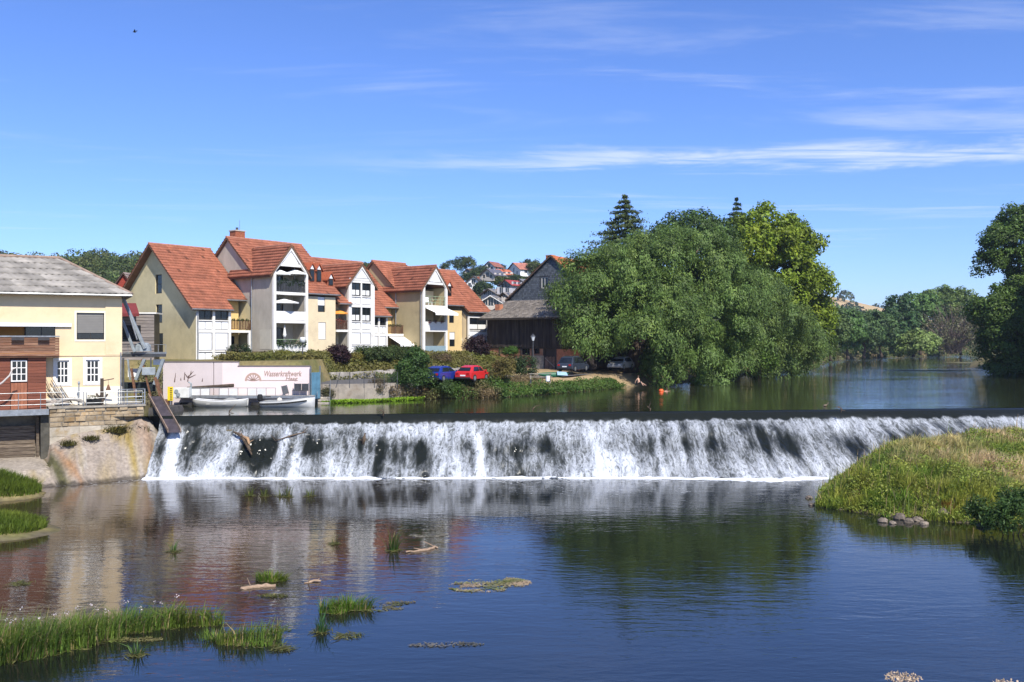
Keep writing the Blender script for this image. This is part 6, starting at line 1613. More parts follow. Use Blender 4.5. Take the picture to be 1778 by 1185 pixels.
# overhanging bramble with brighter leaves at the water's edge
shrub('riverside_bush', 'bright green bush at the waterline under the willow', 1318, 662, 119, 26, 70, (0.09, 0.16, 0.02), (0.13, 0.2, 0.03), 15, 0.3, 60, 50, cr=0.7)
def spruce(name, label, px_top, py_top, Y, rmax, seed, tone, z0=1.0):
    t = at(px_top, py_top, Y); base = (t.x, t.y, z0); H = t.z - z0
    e = empty(name, base, 0, label, 'tree')
    r = np.random.default_rng(seed); P = []; Nn = []; 
    nl = 34
    for i in range(nl):
        f = (i + 0.5) / nl; z = H * (1 - f * 0.93); L = rmax * min(1, (f * 2.0) ** 0.9) * 0.98
        k = int(6 + 7 * f)
        for j in range(k):
            a = 2 * math.pi * (j + r.random()) / k; Lj = L * (0.65 + 0.5 * r.random())
            n = int(14 + 40 * Lj)
            s = r.random(n) ** 0.7
            x = np.cos(a) * s * Lj; y = np.sin(a) * s * Lj
            zz = z - 0.28 * s * Lj + 0.22 * (s * Lj) * s + r.normal(0, 0.07, n) - 0.4 * r.random(n) * s
            sp = 0.16 * Lj * s + 0.08
            P.append(np.stack([x + r.normal(0, 1, n) * sp, y + r.normal(0, 1, n) * sp, zz], -1)); Nn.append(np.tile([np.cos(a) * 0.5, np.sin(a) * 0.5, 0.8], (n, 1)))
    P = np.concatenate(P); Nn = np.concatenate(Nn)
    leaf_mesh('foliage', P, Nn, 0.42, tone, r, e, 0.4, 0.6, 0.4, 0.8)
    m = MB(); m.tube([(0, 0, -0.5), (0, 0, H * 0.5), (0, 0, H * 0.99)], [0.35, 0.2, 0.03], 8); m.build('trunk', BARK, e)
spruce('spruce_tree', 'tall dark spruce rising behind the left side of the willow', 1085, 336, 124, 7.6, 21, (0.085, 0.115, 0.035))
spruce('spruce_tree', 'dark spruce tip beside the yellow-green treetop', 1279, 341, 152, 5.2, 22, (0.055, 0.09, 0.035))
# --- right bank trees
rt = [px_lobe(*a) for a in ((1772, 402, 140, 40), (1740, 430, 138, 30), (1716, 462, 137, 22), (1790, 450, 140, 50), (1728, 540, 138, 38), (1775, 560, 138, 60), (1745, 600, 137, 42), (1800, 620, 137, 60), (1760, 640, 136, 34), (1735, 638, 136, 18), (1800, 505, 140, 45), (1768, 500, 139, 26), (1785, 640, 136, 40))]
b = (78, 140, 1.0)
tree('alder_tree', 'big dark tree leaning over the pond at the right edge', b, rt, 620, 150, 1.2, 0.38, (0.085, 0.145, 0.028), (0.13, 0.2, 0.035), 31, 0.7, aspect=0.6, zmin=0.15)
for k, (x, y, h) in enumerate(((83.5, 126, 24), (90, 136, 26), (80, 114, 24), (97, 146, 25))):  # unseen alders, added out of view to cast shade on the leaning tree
    lob = [(x, y, h * 0.62, 6.5, 6.5, h * 0.36), (x - 2, y - 2, h * 0.4, 5.5, 5.5, h * 0.3), (x + 2, y + 1, h * 0.8, 4.5, 4.5, h * 0.22), (x - 2, y + 2, h * 0.3, 5, 5, h * 0.24)]
    tree('alder_tree', ('nearest but one of the unseen alders added to shade the leaning tree', 'unseen alder added beyond the right edge to shade the leaning tree', 'nearest of the unseen alders added to shade the leaning tree', 'rearmost of the unseen alders added to shade the leaning tree')[k], (x, y, 1.0), lob, 240, 60, 1.5, 0.8, (0.05, 0.09, 0.022), (0.07, 0.13, 0.03), 32 + k, 0.6, group='unseen shade trees added on the right bank', aspect=0.7)
# --- far bank
FG = 'trees along the far bank'
far = [  # px, py_base, Y, crown centre py, rx px, rz px, tone, label
    (1442, 612, 215, 572, 26, 36, (0.06, 0.09, 0.028), 'green tree just right of the lime tree on the far bank'),
    (1472, 608, 232, 574, 24, 32, (0.055, 0.1, 0.026), 'slender mid green tree right of the first far bank tree'),
    (1500, 606, 250, 578, 22, 28, (0.045, 0.075, 0.024), 'small dark tree between two greener ones on the far bank'),
    (1530, 606, 262, 574, 24, 30, (0.05, 0.085, 0.026), 'dull green tree left of the darkest far bank tree'),
    (1562, 606, 272, 560, 28, 46, (0.032, 0.065, 0.02), 'darkest round tree on the far bank'),
    (1598, 590, 300, 548, 34, 36, (0.06, 0.105, 0.026), 'tall green tree behind the bare branched willow'),
    (1630, 590, 320, 530, 36, 30, (0.085, 0.125, 0.03), 'pale green treetop highest on the far bank'),
    (1668, 596, 310, 535, 32, 32, (0.085, 0.12, 0.03), 'light green tree at the right of the far bank'),
    (1586, 614, 268, 596, 34, 20, (0.11, 0.15, 0.04), 'bushy yellow-green willow scrub at the far waterline'),
    (1700, 600, 300, 560, 30, 40, (0.06, 0.09, 0.026), 'green tree partly hidden behind the dark tree at right'),
    (1520, 590, 330, 562, 44, 20, (0.06, 0.09, 0.03), 'broad treetop behind the row of far bank trees'),
    (1475, 590, 330, 560, 36, 20, (0.06, 0.085, 0.03), 'hazy treetop behind the slender far bank tree'),
]
for i, (px, py, Y, pc, rx, rz, tn, lab) in enumerate(far):
    c = px_lobe(px, pc, Y, rx, rz / rx); rr = random.Random(i)
    lob = [c] + [(c[0] + rr.uniform(-.6, .6) * c[3], c[1] + rr.uniform(-.5, .5) * c[3], c[2] + rr.uniform(-.7, .55) * c[5], c[3] * 0.55, c[3] * 0.55, c[5] * 0.5) for _ in range(5)]
    bp_ = at(px, py, Y)
    tree('bank_tree', lab, (bp_.x, bp_.y, 0.8), lob, 170, 45, 1.3, 0.8, tuple(v * 1.75 for v in tn), tuple(v * 2.4 for v in tn), 300 + i, 0.35, FG, aspect=0.6, zmin=0.4)
# half-bare willow on the far bank
p = at(1655, 614, 285); e = empty('bare_willow', (p.x, p.y, 0.8), 0, 'half bare grey-brown willow with many thin branches on the far bank', 'tree', FG)
rr = random.Random(5)
m = MB()
for k in range(150):
    a = rr.uniform(0, 6.28); el = rr.uniform(0.5, 1.35); L = rr.uniform(8, 17)
    d = Vector((math.cos(a) * math.cos(el), math.sin(a) * math.cos(el), math.sin(el))); st = Vector((rr.uniform(-2, 2), rr.uniform(-1, 1), rr.uniform(0, 4)))
    m.tube([st, st + d * L * 0.5 + Vector((0, 0, rr.uniform(-.5, .8))), st + d * L + Vector((0, 0, rr.uniform(-3, 0)))], [0.13, 0.08, 0.03], 4, cap=False)
m.build('branches', mat('grey_branch', (0.17, 0.13, 0.1), 0.95, 0.2), e, kind='stuff')
crown('foliage', [(0, 0, 8, 8, 6, 7), (4, 0, 5, 6, 5, 5), (-4, 0, 4, 4, 4, 4)], (0, 0, 0), 130, 28, 1.4, 0.7, (0.13, 0.13, 0.06), (0.16, 0.15, 0.08), 66, e, droop=0.6)
# --- wooded hills
def wood(name, label, pts, rad, per, size, tone, seed, kind='stuff'):
    r = np.random.default_rng(seed); P = []; Nn = []; T = []
    for (x, y, z, R_) in pts:
        d = r.normal(0, 1, (per, 3)); d /= np.linalg.norm(d, axis=1)[:, None]; d[:, 2] = np.abs(d[:, 2]) * 1.0 - 0.25
        lump = 0.85 + 0.3 * r.random((per, 1))
        P.append(np.array([x, y, z]) + d * np.array([R_, R_, R_ * 1.15]) * lump); Nn.append(d + np.array([0, 0, 0.2]))
        tt = np.array(tone) * (0.65 + 0.75 * r.random()) * np.array([1 + 0.3 * (r.random() - 0.5), 1, 1]); T.append(np.tile(tt, (per, 1)))
    o = leaf_mesh(name, np.concatenate(P), np.concatenate(Nn), size, np.concatenate(T), r, None, 0.75, 0.5, 0.3)
    tag(o, label, 'woodland', kind=kind); return o
r = np.random.default_rng(77); pts = []
for k in range(240):
    Y = r.uniform(235, 400); px = r.uniform(-60, 700); x = (px - CX) / FPX * Y
    z = float(terrain(np.array([x]), np.array([Y]))[0]); R_ = r.uniform(3.6, 6.4)
    h = 4.5 if px < 275 else 2.5
    pts.append((x, Y, z + R_ * 0.45 + h * r.random() * 0.6, R_))
wood('hill_wood', 'dense wood covering the hill behind the houses at left', pts, 0, 520, 0.85, (0.095, 0.12, 0.033), 78)
pts = []
for k in range(900):
    x = r.uniform(60, 460); Y = r.uniform(760, 1000)
    if math.exp(-((x - 345) / 70) ** 2 - ((Y - 900) / 120) ** 2) > 0.32 and r.random() < 0.97: continue
    z = float(terrain(np.array([x]), np.array([Y]))[0]); R_ = r.uniform(6, 9)
    pts.append((x, Y, z + R_ * 0.5, R_))
wood('hill_wood', 'distant wooded ridge beyond the far bank', pts, 0, 70, 3.0, (0.075, 0.1, 0.05), 79)
pts = []
for k in range(170):
    Y = r.uniform(330, 520); px = r.uniform(1400, 1800); x = (px - CX) / FPX * Y; R_ = r.uniform(4, 7)
    pts.append((x, Y, 1.0 + R_ * 0.55, R_))
wood('far_grove', 'mass of trees in the meadows beyond the far bank', pts, 0, 130, 1.3, (0.1, 0.14, 0.035), 80)
# village trees
VT = 'trees between the village houses'
vt = [(785, 475, 400, 22, 20, 'tree crown left of the village above the terrace roof'), (800, 470, 405, 14, 22, 'slim tree on the skyline left of the pale house'), (815, 468, 400, 12, 20, 'skyline tree just left of the white hilltop house'),
      (828, 488, 330, 18, 20, 'leafy tree between pale house and slate grey roof'), (838, 482, 345, 16, 18, 'round tree left of the steep maroon roof'), (861, 475, 360, 7, 12, 'small round tree between the white hilltop house and the big one'),
      (872, 476, 362, 7, 13, 'small dark tree left of the largest village house'), (914, 474, 370, 14, 20, 'tree right of the largest village house'), (928, 478, 350, 14, 22, 'tree on the skyline above the slate roof'),
      (842, 504, 256, 12, 12, 'yellowish bush right of the white gabled house'), (835, 508, 250, 10, 12, 'dark bush under the white gabled house'), (870, 494, 300, 14, 10, 'bushes below the orange roof'), (895, 490, 320, 12, 9, 'green hedge bushes below the largest house'), (806, 500, 300, 16, 24, 'tree at the edge of the terrace roof'),
      (633, 475, 330, 10, 16, 'treetop between the second and third tower roofs'), (905, 494, 300, 10, 10, 'shrubbery right of the crimson roof')]
for i, (px, py, Y, rx, hp, lab) in enumerate(vt):
    tn = ((0.05, 0.075, 0.022), (0.035, 0.06, 0.02), (0.075, 0.1, 0.025))[i % 3]
    shrub('hillside_tree', lab, px, py + 2, Y, rx, hp + 4, tn, tuple(v * 1.4 for v in tn), 400 + i, 0.6, 60, 32, VT, 'tree', cr=1.0)

# --- garden shrubs in front of the terrace
def on_row(px, n, dz=0.0):
    u = U(px, n); p = Wp(u, n); z = float(terrain(np.array([p.x]), np.array([p.y]))[0]); return p, z
def gshrub(name, label, px, n, rpx, hpx, tone, tone2, seed, size=0.15, nn=70, per=45, cr=0.32, cat='shrub', py=None):
    p, z = on_row(px, n); Y = p.y
    if py is None: py = CY + (5 - z) * FPX / Y
    return shrub(name, label, px, py, Y, rpx, hpx, tone, tone2, seed, size, nn, per, None, cat, cr)
PUR, PUR2 = (0.03, 0.014, 0.016), (0.05, 0.02, 0.02)
gshrub('purple_bush', 'dark purple bush in front of the white tower', 586, 2.2, 22, 30, PUR, PUR2, 501, 0.2, 90, 50, 0.4, py=632)
gshrub('purple_bush', 'round dark purple bush at the right end of the terrace', 827, 1.0, 23, 38, PUR, PUR2, 502, 0.2, 100, 50, 0.45, py=622)
gshrub('garden_bush', 'dark green bush with pale flowers at the corner of the first tower', 418, -1.2, 22, 30, (0.03, 0.05, 0.02), (0.12, 0.09, 0.06), 503, 0.16, 80, 50, py=630)
gshrub('garden_bush', 'yellow-green round bush left of the lamp by the first tower', 489, 1.6, 15, 22, (0.16, 0.16, 0.025), (0.2, 0.17, 0.03), 504, 0.14, 60, 45, py=631)
gshrub('garden_bush', 'low golden bush at the foot of the grey tower wall', 462, 1.2, 16, 17, (0.2, 0.16, 0.04), (0.24, 0.18, 0.06), 505, 0.14, 60, 45, py=632)
gshrub('garden_bush', 'olive green round bush right of the lamp by the first tower', 543, 1.8, 14, 24, (0.11, 0.13, 0.022), (0.16, 0.15, 0.03), 506, 0.14, 60, 45, py=632)
gshrub('garden_bush', 'low reddish bush beside the dark corner bush', 440, 0.6, 12, 12, (0.16, 0.09, 0.04), (0.2, 0.13, 0.05), 507, 0.14, 40, 40, py=632)
gshrub('garden_bush', 'gold tinted bush left of the hedge under the white tower', 618, 2.2, 12, 22, (0.2, 0.17, 0.04), (0.15, 0.15, 0.03), 508, 0.14, 50, 40, py=634)
gshrub('garden_bush', 'low reddish-brown bush under the tower with bluish parapet', 765, 2.4, 24, 12, (0.11, 0.08, 0.04), (0.15, 0.1, 0.05), 509, 0.15, 60, 45, py=628)
gshrub('garden_bush', 'fresh green bush in front of the barn', 884, 3.2, 16, 15, (0.06, 0.13, 0.022), (0.09, 0.17, 0.03), 510, 0.18, 60, 45, py=618)
# hedge: one long clipped mass
e = None
for k, (px0, px1, lab) in enumerate(((628, 668, 'clipped dark green hedge below the white tower'), (669, 700, 'continuing green hedge left of the riverside sapling'))):
    pa, za = on_row(px0, 2.4); pb, zb_ = on_row(px1, 2.4); e = empty('hedge', (pa.x, pa.y, za), 0, lab, 'hedge')
    lob = [(*(pa.lerp(pb, f)).to_tuple()[:2], za + 0.75 * (1 - f) + 0.7 * f, 0.8, 0.8, 0.75) for f in np.linspace(0, 1, 7)]
    crown('foliage', lob, (pa.x, pa.y, za), 130, 45, 0.35, 0.17, (0.055, 0.085, 0.022), (0.09, 0.11, 0.03), 520 + k, e)
# slope of ground cover between the road and the gardens
r = np.random.default_rng(9); n = 26000
u_ = r.uniform(-7, 31, n); n_ = r.uniform(0.4, 5.0, n)
X_s = ROW_O.x + EU.x * u_ + EN.x * n_; Y_s = ROW_O.y + EU.y * u_ + EN.y * n_
ok = (X_s > -15.8) | (Y_s > 76); X_s, Y_s, u_, n_ = X_s[ok], Y_s[ok], u_[ok], n_[ok]; n = len(X_s)
hump = fbm(u_ * 0.7, n_ * 0.7, 3, 131)
zt_ = terrain(X_s, Y_s) + r.random(n) * (0.25 + 0.7 * hump)
f_ = fbm(u_ * 0.25, n_ * 0.4, 3, 130)[:, None]
pal = np.array([0.11, 0.135, 0.025]) * (1 - f_) + np.array([0.22, 0.175, 0.055]) * f_ * 0.85
o = leaf_mesh('ground_cover', np.stack([X_s, Y_s, zt_], -1), np.tile([0.15, -0.3, 0.8], (n, 1)), 0.22, pal, r, None, 0.6, 0.7, 0.35)
tag(o, 'olive and rusty ground cover on the slope between road and gardens', 'ground cover', kind='stuff')
# --- riverside plants
p = ground_at(716, 690, 0.3)
sp = [px_lobe(*a) for a in ((716, 655, 78.5, 24), (708, 635, 78.5, 17), (724, 630, 78.5, 17), (718, 612, 78.5, 10), (740, 655, 78.5, 12), (700, 662, 78.5, 14))]
tree('riverside_sapling', 'bushy green sapling on the bank left of the blue car', (p.x, 78.8, 0.6), sp, 190, 55, 0.42, 0.2, (0.05, 0.1, 0.022), (0.085, 0.14, 0.03), 601, 0.08)
shrub('riverside_bush', 'dense yellowish-brown bush in front of the barn', 874, 666, 84, 24, 46, (0.14, 0.12, 0.03), (0.2, 0.13, 0.05), 602, 0.16, 90, 50, cr=0.4)
shrub('riverside_bush', 'dark green bush right of the yellowish bush', 912, 657, 90, 20, 38, (0.045, 0.075, 0.024), (0.07, 0.11, 0.03), 603, 0.18, 80, 50, cr=0.45)
shrub('riverside_bush', 'thorny dry bush behind the wire fence by the water', 658, 692, 77.5, 18, 34, (0.12, 0.09, 0.045), (0.1, 0.11, 0.03), 604, 0.13, 60, 40)
shrub('riverside_bush', 'small dark shrub at the foot of the bank wall', 570, 690, 74.6, 10, 16, (0.08, 0.08, 0.035), (0.11, 0.1, 0.04), 605, 0.12, 40, 36)
shrub('riverside_bush', 'dark green weed bush right of the sapling at the waterline', 770, 690, 80, 22, 30, (0.05, 0.09, 0.02), (0.08, 0.13, 0.03), 606, 0.16, 80, 45)
def bank_weeds(name, label, path, n, width, hmax, tones, seed, size=0.2, zoff=0.0, flat=False, dry=0.0):
    r = np.random.default_rng(seed); pts = np.array(path, float); seg = np.diff(pts, axis=0); L = np.hypot(seg[:, 0], seg[:, 1]); cum = np.concatenate([[0], np.cumsum(L)])
    s = r.random(n) * cum[-1]; i = np.clip(np.searchsorted(cum, s) - 1, 0, len(seg) - 1); f = ((s - cum[i]) / L[i])[:, None]
    P = pts[i] + seg[i] * f; nrm = np.stack([-seg[i][:, 1], seg[i][:, 0]], -1) / L[i][:, None]
    d = r.uniform(-0.3, 1, n); P = P + nrm * (d * width)[:, None]
    z0 = np.maximum(terrain(P[:, 0], P[:, 1]), 0.02)
    hump = fbm(s * 0.5, d * 2, 3, seed) ** 1.3
    z = z0 + zoff + (r.random(n) ** 0.8) * hmax * (0.25 + 1.1 * hump)
    f2 = fbm(s * 0.22 + 3, d * 1.3, 3, seed + 5); k = len(tones)
    w = np.clip((f2 - 0.3) / 0.4 * (k - 1), 0, k - 1.001); i0 = w.astype(int); fr = (w - i0)[:, None]
    T = np.array(tones); tn = T[i0] * (1 - fr) + T[i0 + 1] * fr
    o = leaf_mesh(name, np.stack([P[:, 0], P[:, 1], z], -1), np.tile([0.1, -0.4, 0.6], (n, 1)), size, tn, r, None, 0.45, 0.8, 0.35, 0.0)
    tag(o, label, 'bank plants', kind='stuff'); return o
shore = [(-15.0, 75.0), (-9.8, 78.0), (-6.9, 79.8), (-0.5, 81.8), (6.3, 90.8), (11.5, 98.5)]
G1, G2, G3 = (0.06, 0.12, 0.02), (0.085, 0.14, 0.025), (0.17, 0.125, 0.06)
bank_weeds('bank_weeds', 'tangle of green weeds and dry stalks along the bank left of the lawn', [(-10.5, 77.6), (-6.9, 79.8), (-3.5, 81.0), (-0.5, 81.8)], 15000, 2.6, 1.35, [G3, G1, G2, G3], 611)
bank_weeds('bank_weeds', 'lush green weeds along the waterline below the dry lawn', [(-1.0, 81.6), (3, 86.2), (6.3, 90.8), (11.9, 98.6)], 10000, 1.25, 0.62, [G1, G2, G1, G2], 612)
bank_weeds('water_plants', 'bright yellow-green water plants floating at the foot of the bank wall', [(-15.3, 73.9), (-12.8, 74.6), (-9.9, 76.8), (-7.6, 78.6)], 6500, 0.9, 0.26, [(0.2, 0.33, 0.015), (0.16, 0.28, 0.012), (0.1, 0.2, 0.02)], 613, 0.16)
bank_weeds('bank_weeds', 'dry grass and weeds along the shore beyond the willow', [(53, 167), (62, 191), (84, 244), (118, 288), (172, 347)], 9000, 6, 1.8, [(0.22, 0.17, 0.08), G1, (0.12, 0.14, 0.04), (0.24, 0.18, 0.09)], 614, 0.7)
bank_weeds('bank_weeds', 'dry fringe of stalks between road edge and bank weeds', [(-8.0, 79.9), (-4.0, 82.6), (-0.5, 85.0), (3, 89)], 7000, 1.3, 0.6, [(0.2, 0.14, 0.07), (0.13, 0.1, 0.05), (0.22, 0.16, 0.08)], 615, 0.15)
bank_weeds('machine_weeds', 'flowering weeds and rambling plants around the trash rake platform', [(-28.5, 70), (-26.8, 70.5)], 1500, 1.2, 3.8, [(0.08, 0.11, 0.03), (0.16, 0.15, 0.06), (0.3, 0.28, 0.22)], 616, 0.2, 0.5)

# --- grass
def blades(name, P, h, w, tone, seed, lean=0.25, parent=None, bend=0.35, var=0.3, wind=(0.06, 0.0)):
    r = np.random.default_rng(seed); k = len(P); P = np.asarray(P, float)
    a = r.random(k) * 6.283; d = np.stack([np.cos(a), np.sin(a), np.zeros(k)], -1)
    sd = np.stack([-np.sin(a + r.normal(0, .6, k)), np.cos(a), np.zeros(k)], -1)
    h = (h * (0.55 + 0.7 * r.random(k)))[:, None]; w = (w * (0.6 + 0.8 * r.random(k)))[:, None]
    ln = (np.abs(r.normal(0, lean, k)))[:, None]
    up = np.array([0, 0, 1.0]); wv = np.array([wind[0], wind[1], 0])
    mid = P + up * h * 0.55 + (d * ln + wv) * h * 0.45
    tip = P + up * h * (1 - 0.4 * ln * bend) + (d * ln * (1 + bend) + wv * 2) * h
    V = np.stack([P - sd * w / 2, P + sd * w / 2, mid + sd * w * 0.4, mid - sd * w * 0.4, tip], 1).reshape(-1, 3)
    b0 = (np.arange(k) * 5)[:, None]
    tn = np.asarray(tone); c = tn * (1 + var * (r.random((k, 1)) * 2 - 1))
    return mesh_np(name, V, b0 + np.array([[0, 1, 2, 3]]), b0 + np.array([[3, 2, 4]]), GRASS, np.repeat(np.broadcast_to(c, (k, 3)), 5, 0), parent)
# island on the right: mixed grasses, weeds and straw
r = np.random.default_rng(31); n = 170000
x = r.uniform(15.5, 42, n); y = r.uniform(38, 64.0, n)
ii = inside(x, y, ISLE); di = seg_dist(x, y, ISLE)
vis = (x / y < 0.585) & ii; x, y, di = x[vis], y[vis], di[vis]
z = terrain(x, y); pn = fbm(x * 0.3 + 3, y * 0.3, 3, 141); pn2 = fbm(x * 0.9, y * 0.9, 3, 142); tus = fbm(x * 1.5, y * 1.5, 3, 145)
dens = r.random(len(x)) < np.clip((tus - 0.3) * 3.2, 0.15, 1); x, y, di, z, pn, pn2, tus = [v[dens] for v in (x, y, di, z, pn, pn2, tus)]
gcol = np.array([0.15, 0.25, 0.03]); ycol = np.array([0.38, 0.37, 0.06]); scol = np.array([0.72, 0.55, 0.3])
inner = sstep(1.5, 6.0, di) * sstep(18.5, 24, x) * sstep(43, 49, y)
wst = np.clip((pn - 0.27) * 4.5, 0, 1) * inner * np.clip((pn2 - 0.25) * 4, 0.25, 1); wye = np.clip((pn2 - 0.36) * 3.2, 0, 1) * (1 - wst)
tn = gcol * np.clip(1 - wst - wye * 0.8, 0, 1)[:, None] + scol * wst[:, None] + ycol * (wye * 0.8)[:, None]
hh = (0.25 + 0.55 * pn2 + 1.25 * np.maximum(0, tus - 0.42)) * (0.55 + 0.45 * sstep(0, 1.5, di)) * (1 - 0.3 * sstep(52, 58, y))
o = blades('island_grass', np.stack([x, y, z - 0.05], -1), hh, 0.05, tn, 143, 0.55)
tag(o, 'tall green and straw coloured grass covering the bank below the weir at right', 'grass', kind='stuff')
# leafy weeds among the grass
n = 130000
x = r.uniform(15.5, 40, n); y = r.uniform(38.5, 63.8, n); di = seg_dist(x, y, ISLE); cl_ = fbm(x * 0.75, y * 0.75, 3, 151)
k_ = inside(x, y, ISLE) & (x / y < 0.585) & (cl_ > 0.47 - 0.2 * (di < 2.4))
x, y, di, cl_ = x[k_], y[k_], di[k_], cl_[k_]; z = terrain(x, y); hm = fbm(x * 1.1, y * 1.1, 3, 152); hue = fbm(x * 0.5 + 7, y * 0.5, 3, 153)[:, None]
tw = np.array([0.115, 0.2, 0.026]) * (1 - hue) + np.array([0.32, 0.33, 0.05]) * np.clip(hue - 0.1, 0, 1)
top_ = (0.25 + 1.5 * np.maximum(0, hm - 0.25)) * (0.6 + 0.4 * sstep(0, 1.5, di)) * np.clip((cl_ - 0.3) * 4, 0.3, 1.0) * (1 - 0.35 * sstep(52, 58, y))
o = leaf_mesh('island_weeds', np.stack([x, y, z + (r.random(len(x)) ** 0.6) * top_], -1), np.tile([0.15, -0.35, 0.75], (len(x), 1)), 0.15, tw, r, None, 0.42, 0.6, 0.4)
tag(o, 'broad leaved weeds growing through the bank grass at right', 'weeds', kind='stuff')
# tall stalks standing above the rest
n = 5200; x = r.uniform(15.5, 40, n); y = r.uniform(38.5, 63.8, n); k_ = inside(x, y, ISLE) & (x / y < 0.585) & (fbm(x * 0.5 + 4, y * 0.5, 3, 155) > 0.5)
x, y = x[k_], y[k_]; c_ = r.random((len(x), 1)) < 0.5
o = blades('island_stalks', np.stack([x, y, terrain(x, y)], -1), np.full(len(x), 1.15), 0.04, np.where(c_, np.array([0.4, 0.29, 0.15]), np.array([0.12, 0.17, 0.03])), 156, 0.3)
tag(o, 'tall seed stalks rising above the bank grass at right', 'stalks', kind='stuff')
# dark leafy plant at the lower right
for i, (px, py, rp, hp, lab) in enumerate(((1690, 872, 26, 34, 'small dark shrub among the grass above the mossy stone'), (1660, 762, 26, 26, 'fresh green reed tuft at the top of the grassy bank'), (1565, 860, 30, 36, 'leafy clump in the middle of the bank front'))):
    zz = ZLOW + 0.1
    if py < 850:
        for _ in range(12): p = ground_at(px, py, zz); zz = 0.5 * zz + 0.5 * float(terrain(np.array([p.x]), np.array([p.y]))[0])
    p = ground_at(px, py, zz); tn = ((0.06, 0.1, 0.022), (0.08, 0.16, 0.02), (0.08, 0.14, 0.022))[i]
    shrub('bank_shrub', lab, px, py, p.y, rp, hp, tn, tuple(v * 1.5 for v in tn), 640 + i, 0.2, 90, 45, cr=0.33)
lob = [px_lobe(*a) for a in ((1765, 895, 41.5, 26), (1735, 908, 41.8, 20), (1712, 900, 42.4, 16), (1790, 880, 41.8, 30), (1752, 872, 42.6, 18), (1700, 884, 43.0, 14))]
e = empty('bank_shrub', (lob[0][0], lob[0][1] + 0.3, ZLOW), 0, 'ragged dark leafy shrub hanging over the water at the lower right of the bank', 'shrub')
crown('foliage', lob, (lob[0][0], lob[0][1] + 0.3, ZLOW), 150, 42, 0.36, 0.2, (0.055, 0.105, 0.022), (0.1, 0.16, 0.03), 645, e, zmin=ZLOW + 0.05, jitter=0.8, aspect=0.3)
m = MB()
for k in range(5): m.tube([(0.2 * k - 0.4, 0, -0.1), (0.4 * k - 0.8, -0.2, 0.7)], [0.03, 0.015], 5)
m.build('stems', BARK, e)
# spits at the left
for (cx, cy, rx, ry, n, h, lab, sd) in ((-30.3, 52.3, 3.6, 2.2, 11000, 0.6, 'thick green grass on the spit below the sluice apron', 161), (-24.8, 42.4, 3.4, 2.1, 11000, 0.42, 'yellow-green grass on the low spit at the left edge', 162)):
    a = r.random(n) * 6.283; q = np.sqrt(r.random(n)) * 0.95; x = cx + np.cos(a) * q * rx; y = cy + np.sin(a) * q * ry
    z = terrain(x, y); k_ = z > ZLOW + 0.05; x, y, z = x[k_], y[k_], z[k_]; f = fbm(x * 0.6, y * 0.6, 3, sd)[:, None]
    o = blades('spit_grass', np.stack([x, y, z - 0.04], -1), np.full(len(x), h), 0.04, np.array([0.075, 0.15, 0.016]) * (1 - f) + np.array([0.17, 0.2, 0.025]) * f, sd, 0.4)
    tag(o, lab, 'grass', kind='stuff')
# reeds and grass tufts standing in the pool
RG = 'grass tufts standing in the pool'
def tuft(label, spots, n, h, seed, tone=(0.11, 0.18, 0.028), w=0.026, flowers=0, name='grass_tuft', lean=0.36, group=RG):
    """spots: pixels of the foot line (px, py, rx m, ry m)."""
    r = np.random.default_rng(seed); P = []; Hh = []
    for (px, py, rx, ry, hh) in spots:
        c = ground_at(px, py, ZLOW); k = int(n * rx * ry)
        a = r.random(k) * 6.283; q = np.sqrt(r.random(k)); P.append(np.stack([c.x + np.cos(a) * q * rx, c.y + np.sin(a) * q * ry, np.full(k, ZLOW - 0.05)], -1)); Hh.append(np.full(k, hh) * (0.75 + 0.5 * fbm(P[-1][:, 0] * 2, P[-1][:, 1] * 2, 2, seed)))
    P = np.concatenate(P); Hh = np.concatenate(Hh); c0 = P.mean(0); c0[2] = ZLOW
    e = empty(name, c0, 0, label, 'grass', group)
    f = fbm(P[:, 0] * 1.2, P[:, 1] * 1.2, 3, seed + 1)[:, None]
    dead = (r.random((len(P), 1)) < 0.14); tn = np.array(tone) * (1.25 - 0.5 * f) * (1 - dead) + np.array([0.3, 0.24, 0.11]) * dead + np.array([0.09, 0.07, 0.0]) * np.clip(f - 0.4, 0, 1)
    blades('blades', P - c0, Hh * h, w, tn, seed, lean, e, 0.6)
    # matted wet base
    nm = max(60, len(P) // 8); idx_ = r.choice(len(P), nm)
    leaf_mesh('matted_base', P[idx_] - c0 + np.stack([r.normal(0, .12, nm), r.normal(0, .12, nm), 0.05 + 0.05 * r.random(nm)], -1), np.tile([0, 0, 1.0], (nm, 1)), 0.3, (0.12, 0.12, 0.04), r, e, 0.12, 0.15, 0.4)['kind'] = 'stuff'
    if flowers:
        ii_ = r.choice(len(P), flowers); t = P[ii_] - c0 + np.stack([r.normal(0, .1, flowers), r.normal(0, .1, flowers), Hh[ii_] * h * 1.05 + 0.1], -1)
        pp = np.repeat(t, 9, 0) + r.normal(0, 0.03, (flowers * 9, 3)); fl_ = leaf_mesh('flower_heads', pp, np.tile([0, 0, 1.0], (len(pp), 1)), 0.045, (0.6, 0.52, 0.5), r, e, 0.8, 0.8, 0.2); fl_['kind'] = 'stuff'
    return e
tuft('long band of tall grass with pale flower heads at the lower left', [(0, 1140, 1.3, 0.55, 1.15), (50, 1132, 1.2, 0.5, 1.1), (105, 1122, 1.1, 0.45, 1.05), (160, 1108, 1.0, 0.4, 0.95), (215, 1096, 0.95, 0.35, 0.9), (265, 1090, 0.9, 0.33, 0.85), (315, 1086, 0.8, 0.3, 0.8), (358, 1085, 0.55, 0.26, 0.75), (-50, 1150, 1.2, 0.6, 1.2)], 1350, 0.85, 171, flowers=34, name='grass_island')
